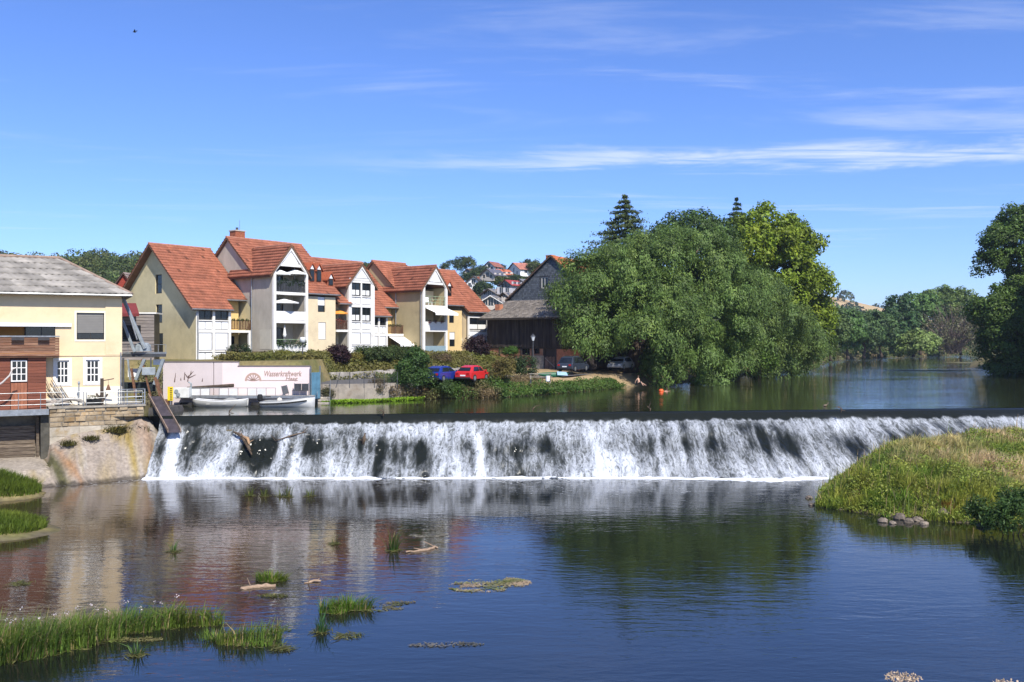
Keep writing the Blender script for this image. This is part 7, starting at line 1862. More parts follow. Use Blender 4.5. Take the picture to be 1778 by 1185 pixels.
tuft('pair of grass tufts right of the long grass band', [(380, 1112, 0.6, 0.12, 0.4), (450, 1122, 0.7, 0.1, 0.35), (398, 1118, 0.38, 0.2, 0.62), (432, 1116, 0.42, 0.22, 0.78), (470, 1110, 0.34, 0.2, 0.62)], 1900, 0.85, 172)
tuft('small lone grass tuft below the long band', [(240, 1137, 0.16, 0.1, 0.62)], 2200, 0.8, 173, (0.09, 0.17, 0.05))
tuft('bright green tuft beside the floating log', [(470, 1008, 0.6, 0.28, 0.42)], 2600, 0.8, 174, (0.11, 0.19, 0.015))
tuft('leaning green tuft with dark reflection left of centre', [(612, 1058, 0.62, 0.26, 0.55), (578, 1064, 0.45, 0.22, 0.6)], 2300, 0.8, 175, (0.1, 0.18, 0.016), lean=0.4)
tuft('slim reed clump below the leaning tuft', [(558, 1098, 0.2, 0.12, 0.8)], 2600, 0.75, 176, (0.05, 0.13, 0.04))
tuft('upright dark reed clump beside the driftwood', [(682, 957, 0.22, 0.12, 0.95)], 2400, 0.9, 177, (0.045, 0.1, 0.018))
tuft('tiny weed tuft under the log', [(475, 1036, 0.5, 0.1, 0.2)], 1800, 0.8, 178, (0.11, 0.15, 0.02))
tuft('lone thin reed left of the upright reed clump', [(580, 945, 0.08, 0.06, 0.85)], 3000, 0.8, 179, (0.07, 0.12, 0.02))
tuft('thin reed shoots near the rock outcrop reflections', [(302, 958, 0.13, 0.08, 0.6)], 2200, 0.8, 180, (0.07, 0.14, 0.03))
for i, (px, py, hh) in enumerate(((433, 862, 0.75), (460, 862, 0.6), (487, 862, 0.6), (501, 863, 0.8), (538, 862, 0.55))):
    tuft('thin reed shoot just below the weir, number %s from the left' % ('one two three four five'.split()[i]), [(px, py, 0.2, 0.12, hh)], 900, 0.9, 181 + i, (0.1, 0.13, 0.02), 0.035, group='reed shoots below the weir')
tuft('low floating weed sprig left of the yellow reflection', [(38, 1014, 0.25, 0.12, 0.16)], 1500, 0.8, 190, (0.13, 0.19, 0.03), lean=0.8)
tuft('floating bent grass leaves under the slim reed clump', [(605, 1105, 0.4, 0.1, 0.14)], 900, 1.2, 191, (0.12, 0.17, 0.07), lean=1.4)
tuft('floating bent grass leaves right of the tuft pair', [(490, 1128, 0.3, 0.1, 0.14)], 900, 1.2, 192, (0.12, 0.17, 0.07), lean=1.4)
# moss and ferns on the quay
for i, (px, py, w_, h_) in enumerate(((235, 752, 0.9, 0.55), (205, 752, 0.7, 0.5), (160, 765, 0.6, 0.3), (120, 775, 0.5, 0.35))):
    p = at(px, py, 61.2 - (235 - px) * 0.022); r = np.random.default_rng(700 + i); n = 160
    P = np.stack([r.normal(0, w_ * 0.45, n), r.normal(-0.15, 0.12, n), r.random(n) * 0.12], -1)
    e = empty('wall_plant', p, 0, ('spiky olive plant hanging on the quay near the chute', 'mossy tuft in the middle of the quay wall', 'small fern at the rock top under the quay', 'dark fern at the left foot of the quay')[i], 'plant')
    blades('fronds', P, np.full(n, h_), 0.05, (0.09, 0.085, 0.02), 710 + i, 0.8, e)
# ------------------------------------------------------------------ pontoon, boats, gate
PY = 71.6
pl_, pr_ = (305 - CX) / FPX * PY, (541 - CX) / FPX * PY
zt_p = 5 - (688 - CY) / FPX * PY
E_ = empty('pontoon', ((pl_ + pr_) / 2, PY, 0), 0, 'long grey floating jetty with wire railing in front of the mural wall', 'jetty')
def PB_(): return MB(E_.location)
m = PB_(); m.box(pl_, pr_, PY, PY + 1.3, zt_p - 0.14, zt_p); m.build('deck', mat('jetty_deck', (0.34, 0.33, 0.3), 0.8, 0.15, 3, stretch=(4, 0.5, 1)), E_)
m = PB_(); m.box(pl_, pr_, PY - 0.05, PY - 0.005, zt_p - 0.18, zt_p + 0.02); m.build('edge_board', M_METAL, E_)
for k in range(6):
    x = pl_ + 0.3 + k * (pr_ - pl_ - 1.4) / 5; m = PB_(); m.tube([(x, PY + 0.3, -0.05), (x + 0.9, PY + 0.3, -0.05)], 0.27, 10); m.build('float', M_RUBBER, E_, smooth=True)
x0, x1 = (331 - CX) / FPX * PY, (478 - CX) / FPX * PY
hr = 5 - (674 - CY) / FPX * PY
n = 9
for i in range(n + 1):
    x = x0 + (x1 - x0) * i / n; m = PB_(); m.tube([(x, PY + 0.08, zt_p), (x, PY + 0.08, hr)], 0.022, 6); m.build('railing_post', M_METAL, E_)
m = PB_(); m.tube([(x0, PY + 0.08, hr), (x1, PY + 0.08, hr)], 0.022, 6); m.build('handrail', M_METAL, E_)
m = PB_()
for i in range(n):
    a, b = x0 + (x1 - x0) * i / n + 0.05, x0 + (x1 - x0) * (i + 1) / n - 0.05
    if i % 3 == 2: continue
    m = PB_(); m.box(a, b, PY + 0.07, PY + 0.085, zt_p + 0.06, hr - 0.06); m.build('railing_panel', mat('pale_panel', (0.62, 0.62, 0.6), 0.5, 0.06), E_)
# grey post and white tank at the left end
m = PB_(); x = (331 - CX) / FPX * PY; m.tube([(x, PY + 0.1, zt_p), (x, PY + 0.1, hr + 0.35), (x - 0.2, PY + 0.1, hr + 0.45)], 0.07, 8); m.build('mooring_post', M_STEEL, E_)
c = at(302, 690, 71.2)
b_ = empty('equipment_box', c, 0, 'white box with round fittings at the left end of the jetty', 'box')
m = MB(); m.box(-0.1, 1.15, 0, 0.8, -0.05, 0.72); m.build('body', mat('white_box', (0.6, 0.6, 0.57), 0.6, 0.1, 2, stain=(0.4, 0.38, 0.33)), b_, bevel=0.03)
for (x, z) in ((0.2, 0.45), (0.35, 0.2)):
    m = MB(); m.lathe([(0.0, 0), (0.15, 0.0), (0.15, 0.06), (0.0, 0.06)], 12); 
    for i, v in enumerate(m.v): m.v[i] = (x + v[0], -0.01 - v[2], z + v[1])
    m.build('round_fitting', M_STEEL, b_)
p = at(345, 672, 71.9)
lg = MB(p); lg.tube([(p.x - 0.9, p.y, p.z - 0.1), (p.x + 2.7, p.y + 0.1, p.z + 0.1)], [0.1, 0.14], 8)
o = lg.build('driftwood_log', BARK); o.location = p; tag(o, 'brown log lying along the top of the jetty railing', 'log')

def boat(name, label, px0, px1, py_w, Yb, hull_m, style, flip=False):
    a, b = (px0 - CX) / FPX * Yb, (px1 - CX) / FPX * Yb; L = b - a
    e = empty(name, ((a + b) / 2, Yb, 0), 0, label, 'boat', 'boats moored at the jetty')
    ns_ = 17; V = []; rows = 7
    for i in range(ns_):
        t = i / (ns_ - 1)
        if style == 'skiff': wd = 0.72 * math.sin(math.pi * (0.08 + 0.9 * t)) ** 0.55; sheer = 0.42 + 0.14 * (2 * t - 1) ** 2
        else: wd = 0.8 * (1 - max(0, (t - 0.45) / 0.55) ** 2.2) ** 0.8 if t < 1 else 0.02; sheer = 0.42 + 0.32 * t ** 2
        wd = max(wd, 0.03); kz = -0.18 + (0.35 * max(0, t - 0.75) if style != 'skiff' else 0.25 * (2 * t - 1) ** 4)
        x = -L / 2 + L * t
        for j in range(rows):
            s = j / (rows - 1) * 2 - 1
            V.append((x, s * wd * (1 if abs(s) < 0.99 else 1.0), kz + (sheer - kz) * abs(s) ** 1.9))
    fs = [(i * rows + j, (i + 1) * rows + j, (i + 1) * rows + j + 1, i * rows + j + 1) for i in range(ns_ - 1) for j in range(rows - 1)]
    fs.append([j for j in range(rows)])
    m = MB(); m.add(V, fs); ho = m.build('hull', hull_m, e, smooth=True)
    so_ = ho.modifiers.new('thick', 'SOLIDIFY'); so_.thickness = 0.05
    for s in (0, rows - 1):
        m = MB(); m.tube([Vector(V[i * rows + s]) + Vector((0, 0, 0.02)) for i in range(ns_)], 0.035, 6); m.build('gunwale', M_SHUT if style == 'skiff' else M_METAL, e, smooth=True)
    if style == 'motor':
        m = MB(); m.tube([Vector(V[i * rows]) + Vector((0, -0.02, -0.17)) for i in range(ns_ - 2)], 0.06, 6); m.build('rubbing_strake', M_RUBBER, e)
    for t in (0.3, 0.6):
        m = MB(); x = -L / 2 + L * t; m.box(x - 0.13, x + 0.13, -0.62, 0.62, 0.2, 0.25); m.build('thwart', mat('boat_seat', (0.5, 0.48, 0.44), 0.7), e)
    if style == 'skiff':
        m = MB(); V2 = [(-L / 2 + L * t, s * 0.66 * math.sin(math.pi * (0.1 + 0.86 * t)) ** 0.55, 0.47 + 0.22 * math.exp(-((t - 0.68) / 0.12) ** 2) * (1 - s * s)) for t in np.linspace(0.02, 0.98, 13) for s in (-1, -0.5, 0, 0.5, 1)]
        m.add(V2, [(i * 5 + j, (i + 1) * 5 + j, (i + 1) * 5 + j + 1, i * 5 + j + 1) for i in range(12) for j in range(4)]); m.build('tarpaulin', mat('grey_tarp', (0.3, 0.3, 0.28), 0.6, 0.15, 3, bump=0.5), e, smooth=True)
    else:
        eng = MB(); eng.lathe([(0.0, 0.95), (0.16, 0.93), (0.22, 0.75), (0.2, 0.5), (0.1, 0.45)], 10, (-L / 2 - 0.2, 0, 0)); eng.box(-L / 2 - 0.26, -L / 2 - 0.12, -0.06, 0.06, -0.3, 0.5); eng.build('outboard_motor', M_RUBBER, e, smooth=False)
        m = MB(); m.tube([(-L / 2 + 0.05, 0, 0.72), (-L / 2 + 0.6, 0.05, 0.78)], 0.03, 6); m.build('tiller', M_RUBBER, e)
        m = MB(); m.lathe([(0.0, 0.0), (0.2, 0.02), (0.24, 0.15), (0.15, 0.36), (0.0, 0.42)], 10, (-L * 0.18, 0.1, 0.28)); m.build('fuel_canister', mat('cream_plastic', (0.6, 0.55, 0.45), 0.5), e, smooth=True)
    return e
boat('rowing_boat', 'covered pale grey rowing boat at the left of the jetty', 338, 430, 706, 70.4, mat('boat_grey', (0.33, 0.33, 0.31), 0.45, 0.08, 2), 'skiff')
boat('motor_boat', 'white open motor boat with black outboard at the right of the jetty', 456, 546, 706, 70.2, mat('boat_white', (0.5, 0.5, 0.48), 0.35, 0.05, 2), 'motor')
# bench with dark slatted back at the jetty end
c = at(507, 688, 72.2); bn = empty('garden_bench', c, R(-8), 'metal bench with dark panels at the right end of the jetty', 'bench')
for k in range(2):
    m = MB(); m.box(0.05 + k * 0.58, 0.58 + k * 0.58, 0.42, 0.47, 0.45, 0.95); m.build('back_panel', M_DKSTEEL, bn)
m = MB(); m.box(0, 1.2, 0.0, 0.45, 0.4, 0.45); m.build('seat', M_DKSTEEL, bn)
for x in (0.0, 1.17):
    for y in (0.0, 0.42):
        m = MB(); m.box(x, x + 0.04, y, y + 0.04, 0, 0.4 if y < 0.2 else 1.0); m.build('leg', M_METAL, bn)
c = at(492, 688, 72.2); bn = empty('folding_chair', c, R(25), 'dark folded chair left of the jetty bench', 'chair')
m = MB(); m.obox((0, 0, 0.1), (0.45, 0, 0.1), (0, 0.06, 0), (-0.15, 0.1, 0.65)); m.build('backrest', M_DKSTEEL, bn)
for x in (0, 0.42):
    m = MB(); m.bar((x, 0, 0), (x - 0.15, 0.1, 0.8), 0.03); m.build('leg', M_METAL, bn)
# blue gate panel and stair rails at the end of the wall
gt = empty('gate', (wr_ + 0.1, WY - 0.2, 0.4), R(70), 'narrow blue-grey gate panel at the right end of the mural wall', 'gate')
m = MB(); m.box(0, 1.4, -0.03, 0.03, 0, 2.1); m.build('panel', mat('blue_gate', (0.1, 0.22, 0.3), 0.5, 0.2, 2), gt)
for x in (0, 1.36):
    m = MB(); m.box(x, x + 0.06, -0.05, 0.05, -0.2, 2.6); m.build('post', M_METAL, gt)
st_ = empty('bank_steps', at(552, 700, 73.6), R(10), 'short flight of steps with rails from jetty to bank', 'steps')
for k in range(6):
    m = MB(); m.box(0.0, 0.9, -0.3 + k * 0.28, 0.0 + k * 0.28, -0.3 + k * 0.2, -0.2 + k * 0.2 + 0.05); m.build('tread', M_CONC, st_)
for x in (-0.05, 0.95):
    m = MB(); m.tube([(x, -0.3, 0.6), (x, 1.3, 1.8)], 0.022, 6); m.build('handrail', M_METAL, st_)
    for k in range(2):
        m = MB(); m.tube([(x, -0.3 + 1.6 * k, -0.4 + 1.2 * k), (x, -0.3 + 1.6 * k, 0.6 + 1.2 * k)], 0.022, 6); m.build('rail_post', M_METAL, st_)

# ------------------------------------------------------------------ cars
def car(label, px, py, zg, heading, L, W, H, paint, style='hatch'):
    p = ground_at(px, py, zg)
    e = empty('car', p, heading, label, 'car')
    pm = mat('paint_' + label.split()[0] + str(px), paint, 0.25, 0.03, 2, spec=0.6)
    hl = L / 2
    lo = [(-hl, .32), (-hl, .62), (-hl + .06, .86), (hl - .95, .9), (hl - .25, .74), (hl, .55), (hl, .3), (hl - .4, .22), (-hl + .3, .22)]
    rear = 0.42 if style != 'saloon' else 0.75
    gr = [(-hl + .08, .84), (-hl + rear + .22, H - .13), (-hl + rear + .8, H), (0.0, H - .01), (0.5, H - .14), (hl - .95, .88)]
    def shell(prof, w0, tuck, name, mt, parent, sm=False):
        m = MB(); k = len(prof); zs_ = [q[1] for q in prof]; zmx, zmn = max(zs_), min(zs_)
        V = []
        for s in (-1, 1):
            for (x, z) in prof: V.append((x, s * (w0 - tuck * max(0, (z - 0.8)) / max(0.01, H - 0.8)), z))
        m.add(V, [list(range(k))[::-1], list(range(k, 2 * k))] + [(i, (i + 1) % k, k + (i + 1) % k, k + i) for i in range(k)])
        return m.build(name, mt, parent, bevel=0.05)
    shell(lo, W / 2, 0, 'body', pm, e)
    cb = shell(gr, W / 2 - .04, .26, 'cabin', pm, e)
    tk = lambda z: W / 2 - .04 - .26 * (z - 0.8) / (H - 0.8)
    def glass(q, name):
        m = MB(); m.poly(*q); g = m.build(name, M_GLASS, e); s_ = g.modifiers.new('thick', 'SOLIDIFY'); s_.thickness = 0.02; s_.offset = 0
    z0_, z1_ = .92, H - .14
    for s in (-1, 1):
        y = lambda z, o=0.012: s * (tk(z) + o)
        glass([(-hl + rear + .22, y(z0_), z0_), (-.1, y(z0_), z0_), (-.1, y(z1_), z1_), (-hl + rear + .55, y(z1_), z1_)], 'side_window')
        glass([(-.02, y(z0_), z0_), (hl - 1.15, y(z0_), z0_), (.36, y(z1_ - .04), z1_ - .04), (-.02, y(z1_), z1_)], 'side_window')
        m = MB(); m.obox((hl - 1.1, s * (W / 2 - .02), .88), (0.16, 0, 0), (0, s * .18, 0), (0, 0, .13)); m.build('mirror', pm, e, bevel=0.03)
        for xw in (-hl + .72, hl - .78):
            m = MB(); r = .32
            m.tube([(xw, s * (W / 2 - .2), r), (xw, s * (W / 2 + .012), r)], r, 18); w_ = m.build('wheel', M_RUBBER, e)
            m = MB(); m.tube([(xw, s * (W / 2 + .0), r), (xw, s * (W / 2 + .022), r)], r * .64, 14); m.build('rim', M_METAL, w_)
    def xr(z): return -hl + .08 + (rear + .14) * (z - .84) / (H - .94)
    glass([(xr(.95) - .02, -tk(.95) + .1, .95), (xr(.95) - .02, tk(.95) - .1, .95), (xr(H - .18) - .02, tk(H - .18) - .06, H - .18), (xr(H - .18) - .02, -tk(H - .18) + .06, H - .18)], 'rear_window')
    xf = lambda z: hl - .95 - (hl - 1.45) * (z - .88) / (H - 1.02)
    glass([(xf(.95) + .03, -tk(.95) + .08, .95), (xf(H - .25) + .03, -tk(H - .25) + .06, H - .25), (xf(H - .25) + .03, tk(H - .25) - .06, H - .25), (xf(.95) + .03, tk(.95) - .08, .95)], 'windscreen')
    for s in (-1, 1):
        m = MB(); m.box(-hl - .015, -hl + .08, s * (W / 2 - .28) - .1, s * (W / 2 - .28) + .16 * 1, .62, .8); m.build('tail_light', mat('tail_red', (.35, .015, .012), .2), e)
        m = MB(); m.box(hl - .12, hl + .01, s * (W / 2 - .28) - .15, s * (W / 2 - .28) + .12, .56, .68); m.build('headlight', mat('head_glass', (.6, .6, .62), .1, spec=.8), e)
    m = MB(); m.box(-hl - .02, -hl, -.26, .26, .5, .61); m.build('number_plate', M_SHUT, e)
    m = MB(); m.box(-hl - .03, -hl + .2, -W / 2 + .05, W / 2 - .05, .24, .42); m.build('bumper', M_RUBBER, e, bevel=.04)
    return e
car('red hatchback parked on the road right of the blue car', 821, 662, ZROAD, R(63), 3.6, 1.62, 1.43, (0.5, 0.02, 0.02))
car('dark blue estate car parked behind the riverside sapling', 768, 663, ZROAD, R(66), 4.1, 1.7, 1.4, (0.012, 0.03, 0.2), 'hatch')
car('silver and dark sport utility car parked in the shade by the barn', 995, 645, 1.75, R(62), 4.4, 1.85, 1.66, (0.03, 0.037, 0.05))
car('silver car facing the river under the willow', 1078, 642, 1.75, R(-118), 4.1, 1.75, 1.5, (0.3, 0.3, 0.3))

# ------------------------------------------------------------------ lamps, posts, small garden things
def street_lamp(label, px, py_base, py_top, Y, style):
    b = at(px, py_base, Y); h = (py_base - py_top) / FPX * Y
    e = empty('street_lamp', b, 0, label, 'street lamp')
    m = MB(); m.tube([(0, 0, -0.5), (0, 0, h - 0.5)], [0.07, 0.05], 8); m.build('pole', M_DKSTEEL, e)
    if style == 'lantern':
        m = MB(); m.lathe([(0.1, h - 0.55), (0.24, h - 0.1), (0.26, h - 0.08)], 6); m.build('lamp_glass', mat('lamp_glass', (0.6, 0.62, 0.62), 0.2, spec=0.6), e)
        m = MB(); m.lathe([(0.28, h - 0.08), (0.1, h + 0.1), (0.03, h + 0.12), (0.02, h + 0.28), (0.0, h + 0.3)], 8); m.build('lamp_cap', M_DKSTEEL, e)
    else:
        m = MB(); m.lathe([(0.12, h - 0.5), (0.25, h - 0.4), (0.27, h - 0.05), (0.2, h), (0.0, h + 0.02)], 10); m.build('lamp_glass', mat('lamp_glass', (0.6, 0.62, 0.62), 0.2), e, smooth=True)
street_lamp('grey street lamp in front of the first gabled tower', 525.5, 632, 586, 83, 'drum')
street_lamp('lantern on a dark pole in front of the barn', 925.5, 640, 583, 98, 'lantern')
street_lamp('lamp on a slim pole before the cream garage', 1036, 642, 596, 112, 'lantern')
# clutter on the quay
b = at(137, 697, 61.0); e = empty('quay_post', b, 0, 'short grey post in front of the lower windows of the yellow house', 'post')
m = MB(); m.tube([(0, 0, -0.3), (0, 0, 1.15)], 0.045, 8); m.build('post', M_STEEL, e)
m = MB(); m.lathe([(0.05, 1.1), (0.09, 1.2), (0.06, 1.3), (0.0, 1.33)], 8); m.build('knob', M_STEEL, e)
b = at(177, 703, 61.2); e = empty('weathered_stand', b, R(10), 'timber gallows post with hanging lantern and crooked base on the quay', 'post')
m = MB(); m.box(-0.09, 0.09, -0.09, 0.09, 0, 1.75); m.build('post', BARK, e)
m = MB(); m.bar((0, 0, 1.58), (0.75, 0, 1.72), 0.06); m.build('arm', BARK, e)
m = MB(); m.lathe([(0.0, 1.35), (0.05, 1.3), (0.16, 1.0), (0.16, 0.96), (0.0, 0.96)], 6, (0.4, 0, 0)); m.build('hanging_lantern', M_RUST, e)
m = MB(); m.tube([(0.4, 0, 1.34), (0.4, 0, 1.65)], 0.01, 4); m.build('chain', M_DKSTEEL, e)
m = MB(); m.bar((-0.02, 0, 0.2), (-0.35, 0, 0.75), 0.1); m.build('brace', BARK, e); m = MB(); m.bar((0.02, 0, 0.2), (0.35, 0, 0.7), 0.1); m.build('brace', BARK, e)
b = at(150, 704, 61.0); e = empty('planter', b, R(20), 'black planter box with sprawling plants on the quay', 'planter')
m = MB(); m.prism([(-0.2, 0), (0.2, 0), (0.25, 0.4), (-0.25, 0.4)], (0, 0, 0), Y_, Zv, X_ * 0.95); m.build('box', M_RUBBER, e)
r = np.random.default_rng(3); n = 160
leaf_mesh('plants', np.stack([r.uniform(0, 1, n), r.normal(0, .15, n), 0.42 + 0.25 * r.random(n)], -1), np.tile([0, -0.3, 1.0], (n, 1)), 0.11, (0.1, 0.1, 0.04), r, e)['kind'] = 'stuff'
b = at(122, 705, 60.6); e = empty('millstone_arch', b, R(28), 'grey arched stone or hose lying on the quay before the white plinth', 'arch')
m = MB(); m.tube([(-0.85 * math.cos(t), 0, 0.42 * math.sin(t) + 0.02) for t in np.linspace(0, math.pi, 12)], [0.11] * 12, 8); m.build('arch', mat('grey_stone', (0.28, 0.26, 0.23), 0.9, 0.2, 4, bump=0.4), e, smooth=True)
b = at(100, 706, 60.8); e = empty('wood_pile', b, R(25), 'heap of leaning poles and pale driftwood beside the brown annex', 'wood pile')
rr = random.Random(6)
for k in range(14):
    m = MB(); x = rr.uniform(-0.9, 0.5); m.tube([(x + 0.6, rr.uniform(-.1, .2), 0.0), (x - rr.uniform(0.1, .5), rr.uniform(0, .3), rr.uniform(0.8, 2.3))], [0.04, 0.025], 5); m.build('pole', mat('pale_pole', (0.33, 0.27, 0.2), 0.9, 0.3, 4, rnd=0.3), e)
for k in range(9):
    m = MB(); x, z = rr.uniform(-0.9, 0.8), rr.uniform(0.05, 0.4); m.tube([(x - .3, -.15 + rr.uniform(-.1, .1), z), (x + .3, -.15, z + rr.uniform(-.2, .2))], [0.1, 0.07], 7); m.build('log', mat('pale_log', (0.36, 0.32, 0.28), 0.9, 0.3, 4, rnd=0.2), e)
b = at(35, 642, 58.4); e = empty('swan_neck_pipe', b, 0, 'curved pale pipe rising in front of the brown annex', 'pipe')
m = MB(); m.tube([at(-20, 680, 57.5) - b, at(5, 664, 57.6) - b, at(17, 652, 57.7) - b, at(22, 641, 57.8) - b, at(30, 638, 57.9) - b], [0.06, 0.06, 0.055, 0.05, 0.04], 8); m.build('pipe', mat('pale_pipe', (0.55, 0.5, 0.45), 0.5), e, smooth=True)
# bench, trestle and kayak on the lawn by the barn
b = ground_at(950, 662, 1.5); e = empty('picnic_bench', b, R(5), 'pale timber bench with slanted top on the dry lawn by the barn', 'bench')
m = MB(); m.box(-1.6, 0.4, -0.2, 0.2, 0.62, 0.67); m.build('top', mat('pale_bench', (0.25, 0.22, 0.17), 0.9), e)
for x in (-1.5, 0.2):
    m = MB(); m.box(x, x + 0.1, -0.1, 0.0, -0.2, 0.62); m.build('leg', mat('pale_bench', (0.4, 0.36, 0.28)), e)
m = MB(); m.box(-1.6, 0.4, -0.55, -0.3, 0.35, 0.4); m.build('seat', mat('pale_bench', (0.4, 0.36, 0.28)), e)
b = ground_at(960, 657, 1.6); e = empty('kayak', b, R(12), 'green kayak with pale blue cover lying beside the bench', 'kayak')
m = MB(); nsg = 12
m.tube([(-1.5 + 3.0 * t, 0, 0.3 + 0.12 * (2 * t - 1) ** 2) for t in np.linspace(0, 1, nsg)], [0.03 + 0.22 * math.sin(math.pi * t) ** 0.7 for t in np.linspace(0, 1, nsg)], 10); m.build('hull', mat('kayak_green', (0.02, 0.12, 0.06), 0.4), e, smooth=True)
m = MB(); m.add([(0.3, -0.35, 0.62), (1.2, -0.3, 0.55), (1.3, 0.3, 0.55), (0.3, 0.35, 0.62), (0.3, -0.5, 0.3), (1.3, -0.45, 0.25)], [(0, 1, 2, 3), (4, 5, 1, 0)]); m.build('cover', mat('pale_blue_cloth', (0.25, 0.38, 0.48), 0.8), e)
b = ground_at(951, 663, 1.5); e = tag(MB().lathe([(0.0, 0.5), (0.17, 0.5), (0.17, 0.05), (0.12, 0.0), (0, 0)], 10).build('white_bucket', M_SHUT), 'small white bucket beside the bench on the lawn', 'bucket'); e.location = b

# ------------------------------------------------------------------ driftwood, logs, rocks
def branch(name, label, pts, rad, matl=None, cat='driftwood', twigs=0, seed=0):
    b = Vector(pts[0]); m = MB(b); m.tube(pts, rad, 7); e = empty(name, b, 0, label, cat)
    m.build('stem', matl or mat('wet_driftwood', (0.1, 0.07, 0.045), 0.7, 0.4, 4, bump=0.5), e, smooth=True)
    rr = random.Random(seed)
    for k in range(twigs):
        i = rr.randrange(len(pts) - 1); s = Vector(pts[i]).lerp(Vector(pts[i + 1]), rr.random()); q = s + Vector((rr.uniform(-.5, .5), rr.uniform(-.3, .1), rr.uniform(-.2, .5)))
        t = MB(b); t.tube([s, q], [0.03, 0.012], 5); t.build('twig', matl or mat('wet_driftwood', (0.1, 0.07, 0.045)), e)
branch('driftwood', 'forked brown branch snagged on the weir near its left end', [at(405, 750, 61.0), at(418, 756, 60.8), at(425, 764, 60.6), at(432, 778, 60.2), at(437, 790, 59.9)], [0.05, 0.12, 0.15, 0.11, 0.05], twigs=6, seed=1)
branch('driftwood', 'pale broken wood caught in the forked branch on the weir', [at(422, 758, 60.6), at(430, 762, 60.4), at(433, 772, 60.2)], [0.06, 0.12, 0.08], mat('pale_driftwood', (0.32, 0.2, 0.11), 0.8, 0.3, 4), twigs=3, seed=2)
branch('driftwood', 'dark stump of wood standing in the white water left of the middle', [at(630, 772, 61.3), at(632, 762, 61.3), at(634, 752, 61.5)], [0.1, 0.14, 0.06], twigs=2, seed=3)
branch('driftwood', 'dark curved log stuck in the middle of the weir face', [at(826, 757, 62.6), at(830, 766, 62.2), at(833, 778, 61.8), at(832, 792, 61.2)], [0.06, 0.12, 0.15, 0.08], twigs=3, seed=4)
branch('driftwood', 'long thin branch lying across the upper weir face', [at(478, 766, 61.0), at(505, 757, 61.2), at(532, 750, 61.4)], [0.03, 0.05, 0.03], twigs=4, seed=5)
for i, (px, py, lab) in enumerate(((665, 718, 'small twig caught on the weir crest left of centre'), (924, 712, 'tiny pale snag on the weir crest'), (1128, 712, 'short stick on the weir crest right of centre'), (397, 716, 'thin stick leaning on the left weir crest'), (1460, 712, 'little snag on the right part of the weir crest'))):
    p = at(px, py + 2, 5.0 * FPX / (py + 2 - CY)); branch('driftwood', lab, [p - Vector((0, 0, 0.1)), p + Vector((0.05, 0, 0.15)), p + Vector((0.25 if i % 2 else -0.2, 0, 0.35))], [0.05, 0.05, 0.02], twigs=2, seed=10 + i)
PALEW = mat('sunbleached_wood', (0.3, 0.21, 0.14), 0.85, 0.25, 4, stretch=(0.5, 3, 3), bump=0.4)
def floating(label, pix, rad, seed, z=0.03):
    rr = random.Random(seed); pts = []; rd = []
    for i in range(len(pix) - 1):
        for k in range(3):
            f = k / 3; pts.append(ground_at(pix[i][0] * (1 - f) + pix[i + 1][0] * f, pix[i][1] * (1 - f) + pix[i + 1][1] * f + rr.uniform(-.7, .7), ZLOW) + Vector((0, 0, z + rr.uniform(-.02, .02)))); rd.append((rad[i] * (1 - f) + rad[i + 1] * f) * rr.uniform(.7, 1.25))
    rad = rd; branch('floating_log', label, pts, rad, PALEW, 'log', 3, seed)
floating('pale floating log under the bright green tuft', [(418, 1024), (440, 1021), (462, 1019), (487, 1019)], [0.05, 0.09, 0.09, 0.05], 21)
floating('thin pale stick floating right of the log', [(528, 1013), (545, 1011), (563, 1010)], [0.03, 0.05, 0.03], 22)
floating('curved driftwood stick beside the upright reed clump', [(705, 960), (725, 958), (742, 956), (755, 951), (762, 953)], [0.03, 0.05, 0.06, 0.05, 0.03], 23)
floating('white peeled branch on the grassy spit at the left edge', [(-8, 866), (12, 863), (28, 858)], [0.05, 0.05, 0.03], 24, 0.6)
def rock(label, c, size, seed, tone=(0.2, 0.16, 0.12)):
    r = np.random.default_rng(seed); me = MB(); n1, n2 = 9, 7; V = []
    for i in range(n2):
        ph = math.pi * i / (n2 - 1)
        for j in range(n1):
            th = 2 * math.pi * j / n1; k = 1 + 0.35 * (r.random() - 0.5)
            V.append((size[0] * math.sin(ph) * math.cos(th) * k, size[1] * math.sin(ph) * math.sin(th) * k, size[2] * math.cos(ph) * (0.85 + 0.3 * r.random())))
    me.add(V, [(i * n1 + j, (i + 1) * n1 + j, (i + 1) * n1 + (j + 1) % n1, i * n1 + (j + 1) % n1) for i in range(n2 - 1) for j in range(n1)])
    o = me.build('shore_rock', mat('shore_stone', (0.1, 0.08, 0.06), 0.9, 0.3, 3, col2=(0.22, 0.18, 0.14), bump=0.6, bscale=9, rnd=0.25), None); o.location = c
    tag(o, label, 'rock', 'rocks along the foot of the grassy bank'); return o
rk = [(1645, 905, .55, .45, .5, 'largest block of stone, with rusty moss, at the foot of the grassy bank'), (1630, 900, .4, .35, .35, 'stone tucked behind the left side of the mossy block'), (1569, 905, .3, .3, .3, 'round stone left of the middle of the bank foot'),
      (1585, 911, .22, .2, .22, 'pointed small stone right of the round one'), (1540, 910, .35, .25, .2, 'flat stone at the left of the stone row'), (1600, 908, .35, .2, .2, 'slanting flat stone in the stone row'), (1556, 913, .2, .2, .14, 'smallest stone low in the stone row'),
      (1716, 918, .35, .3, .2, 'stone at the waterline left of the dark shrub'), (1409, 868, .3, .25, .16, 'stone in the water off the tip of the grassy bank'), (1414, 880, .25, .2, .12, 'second stone off the tip of the grassy bank'), (1612, 914, .25, .2, .15, 'flat wet stone between the row and the mossy block')]
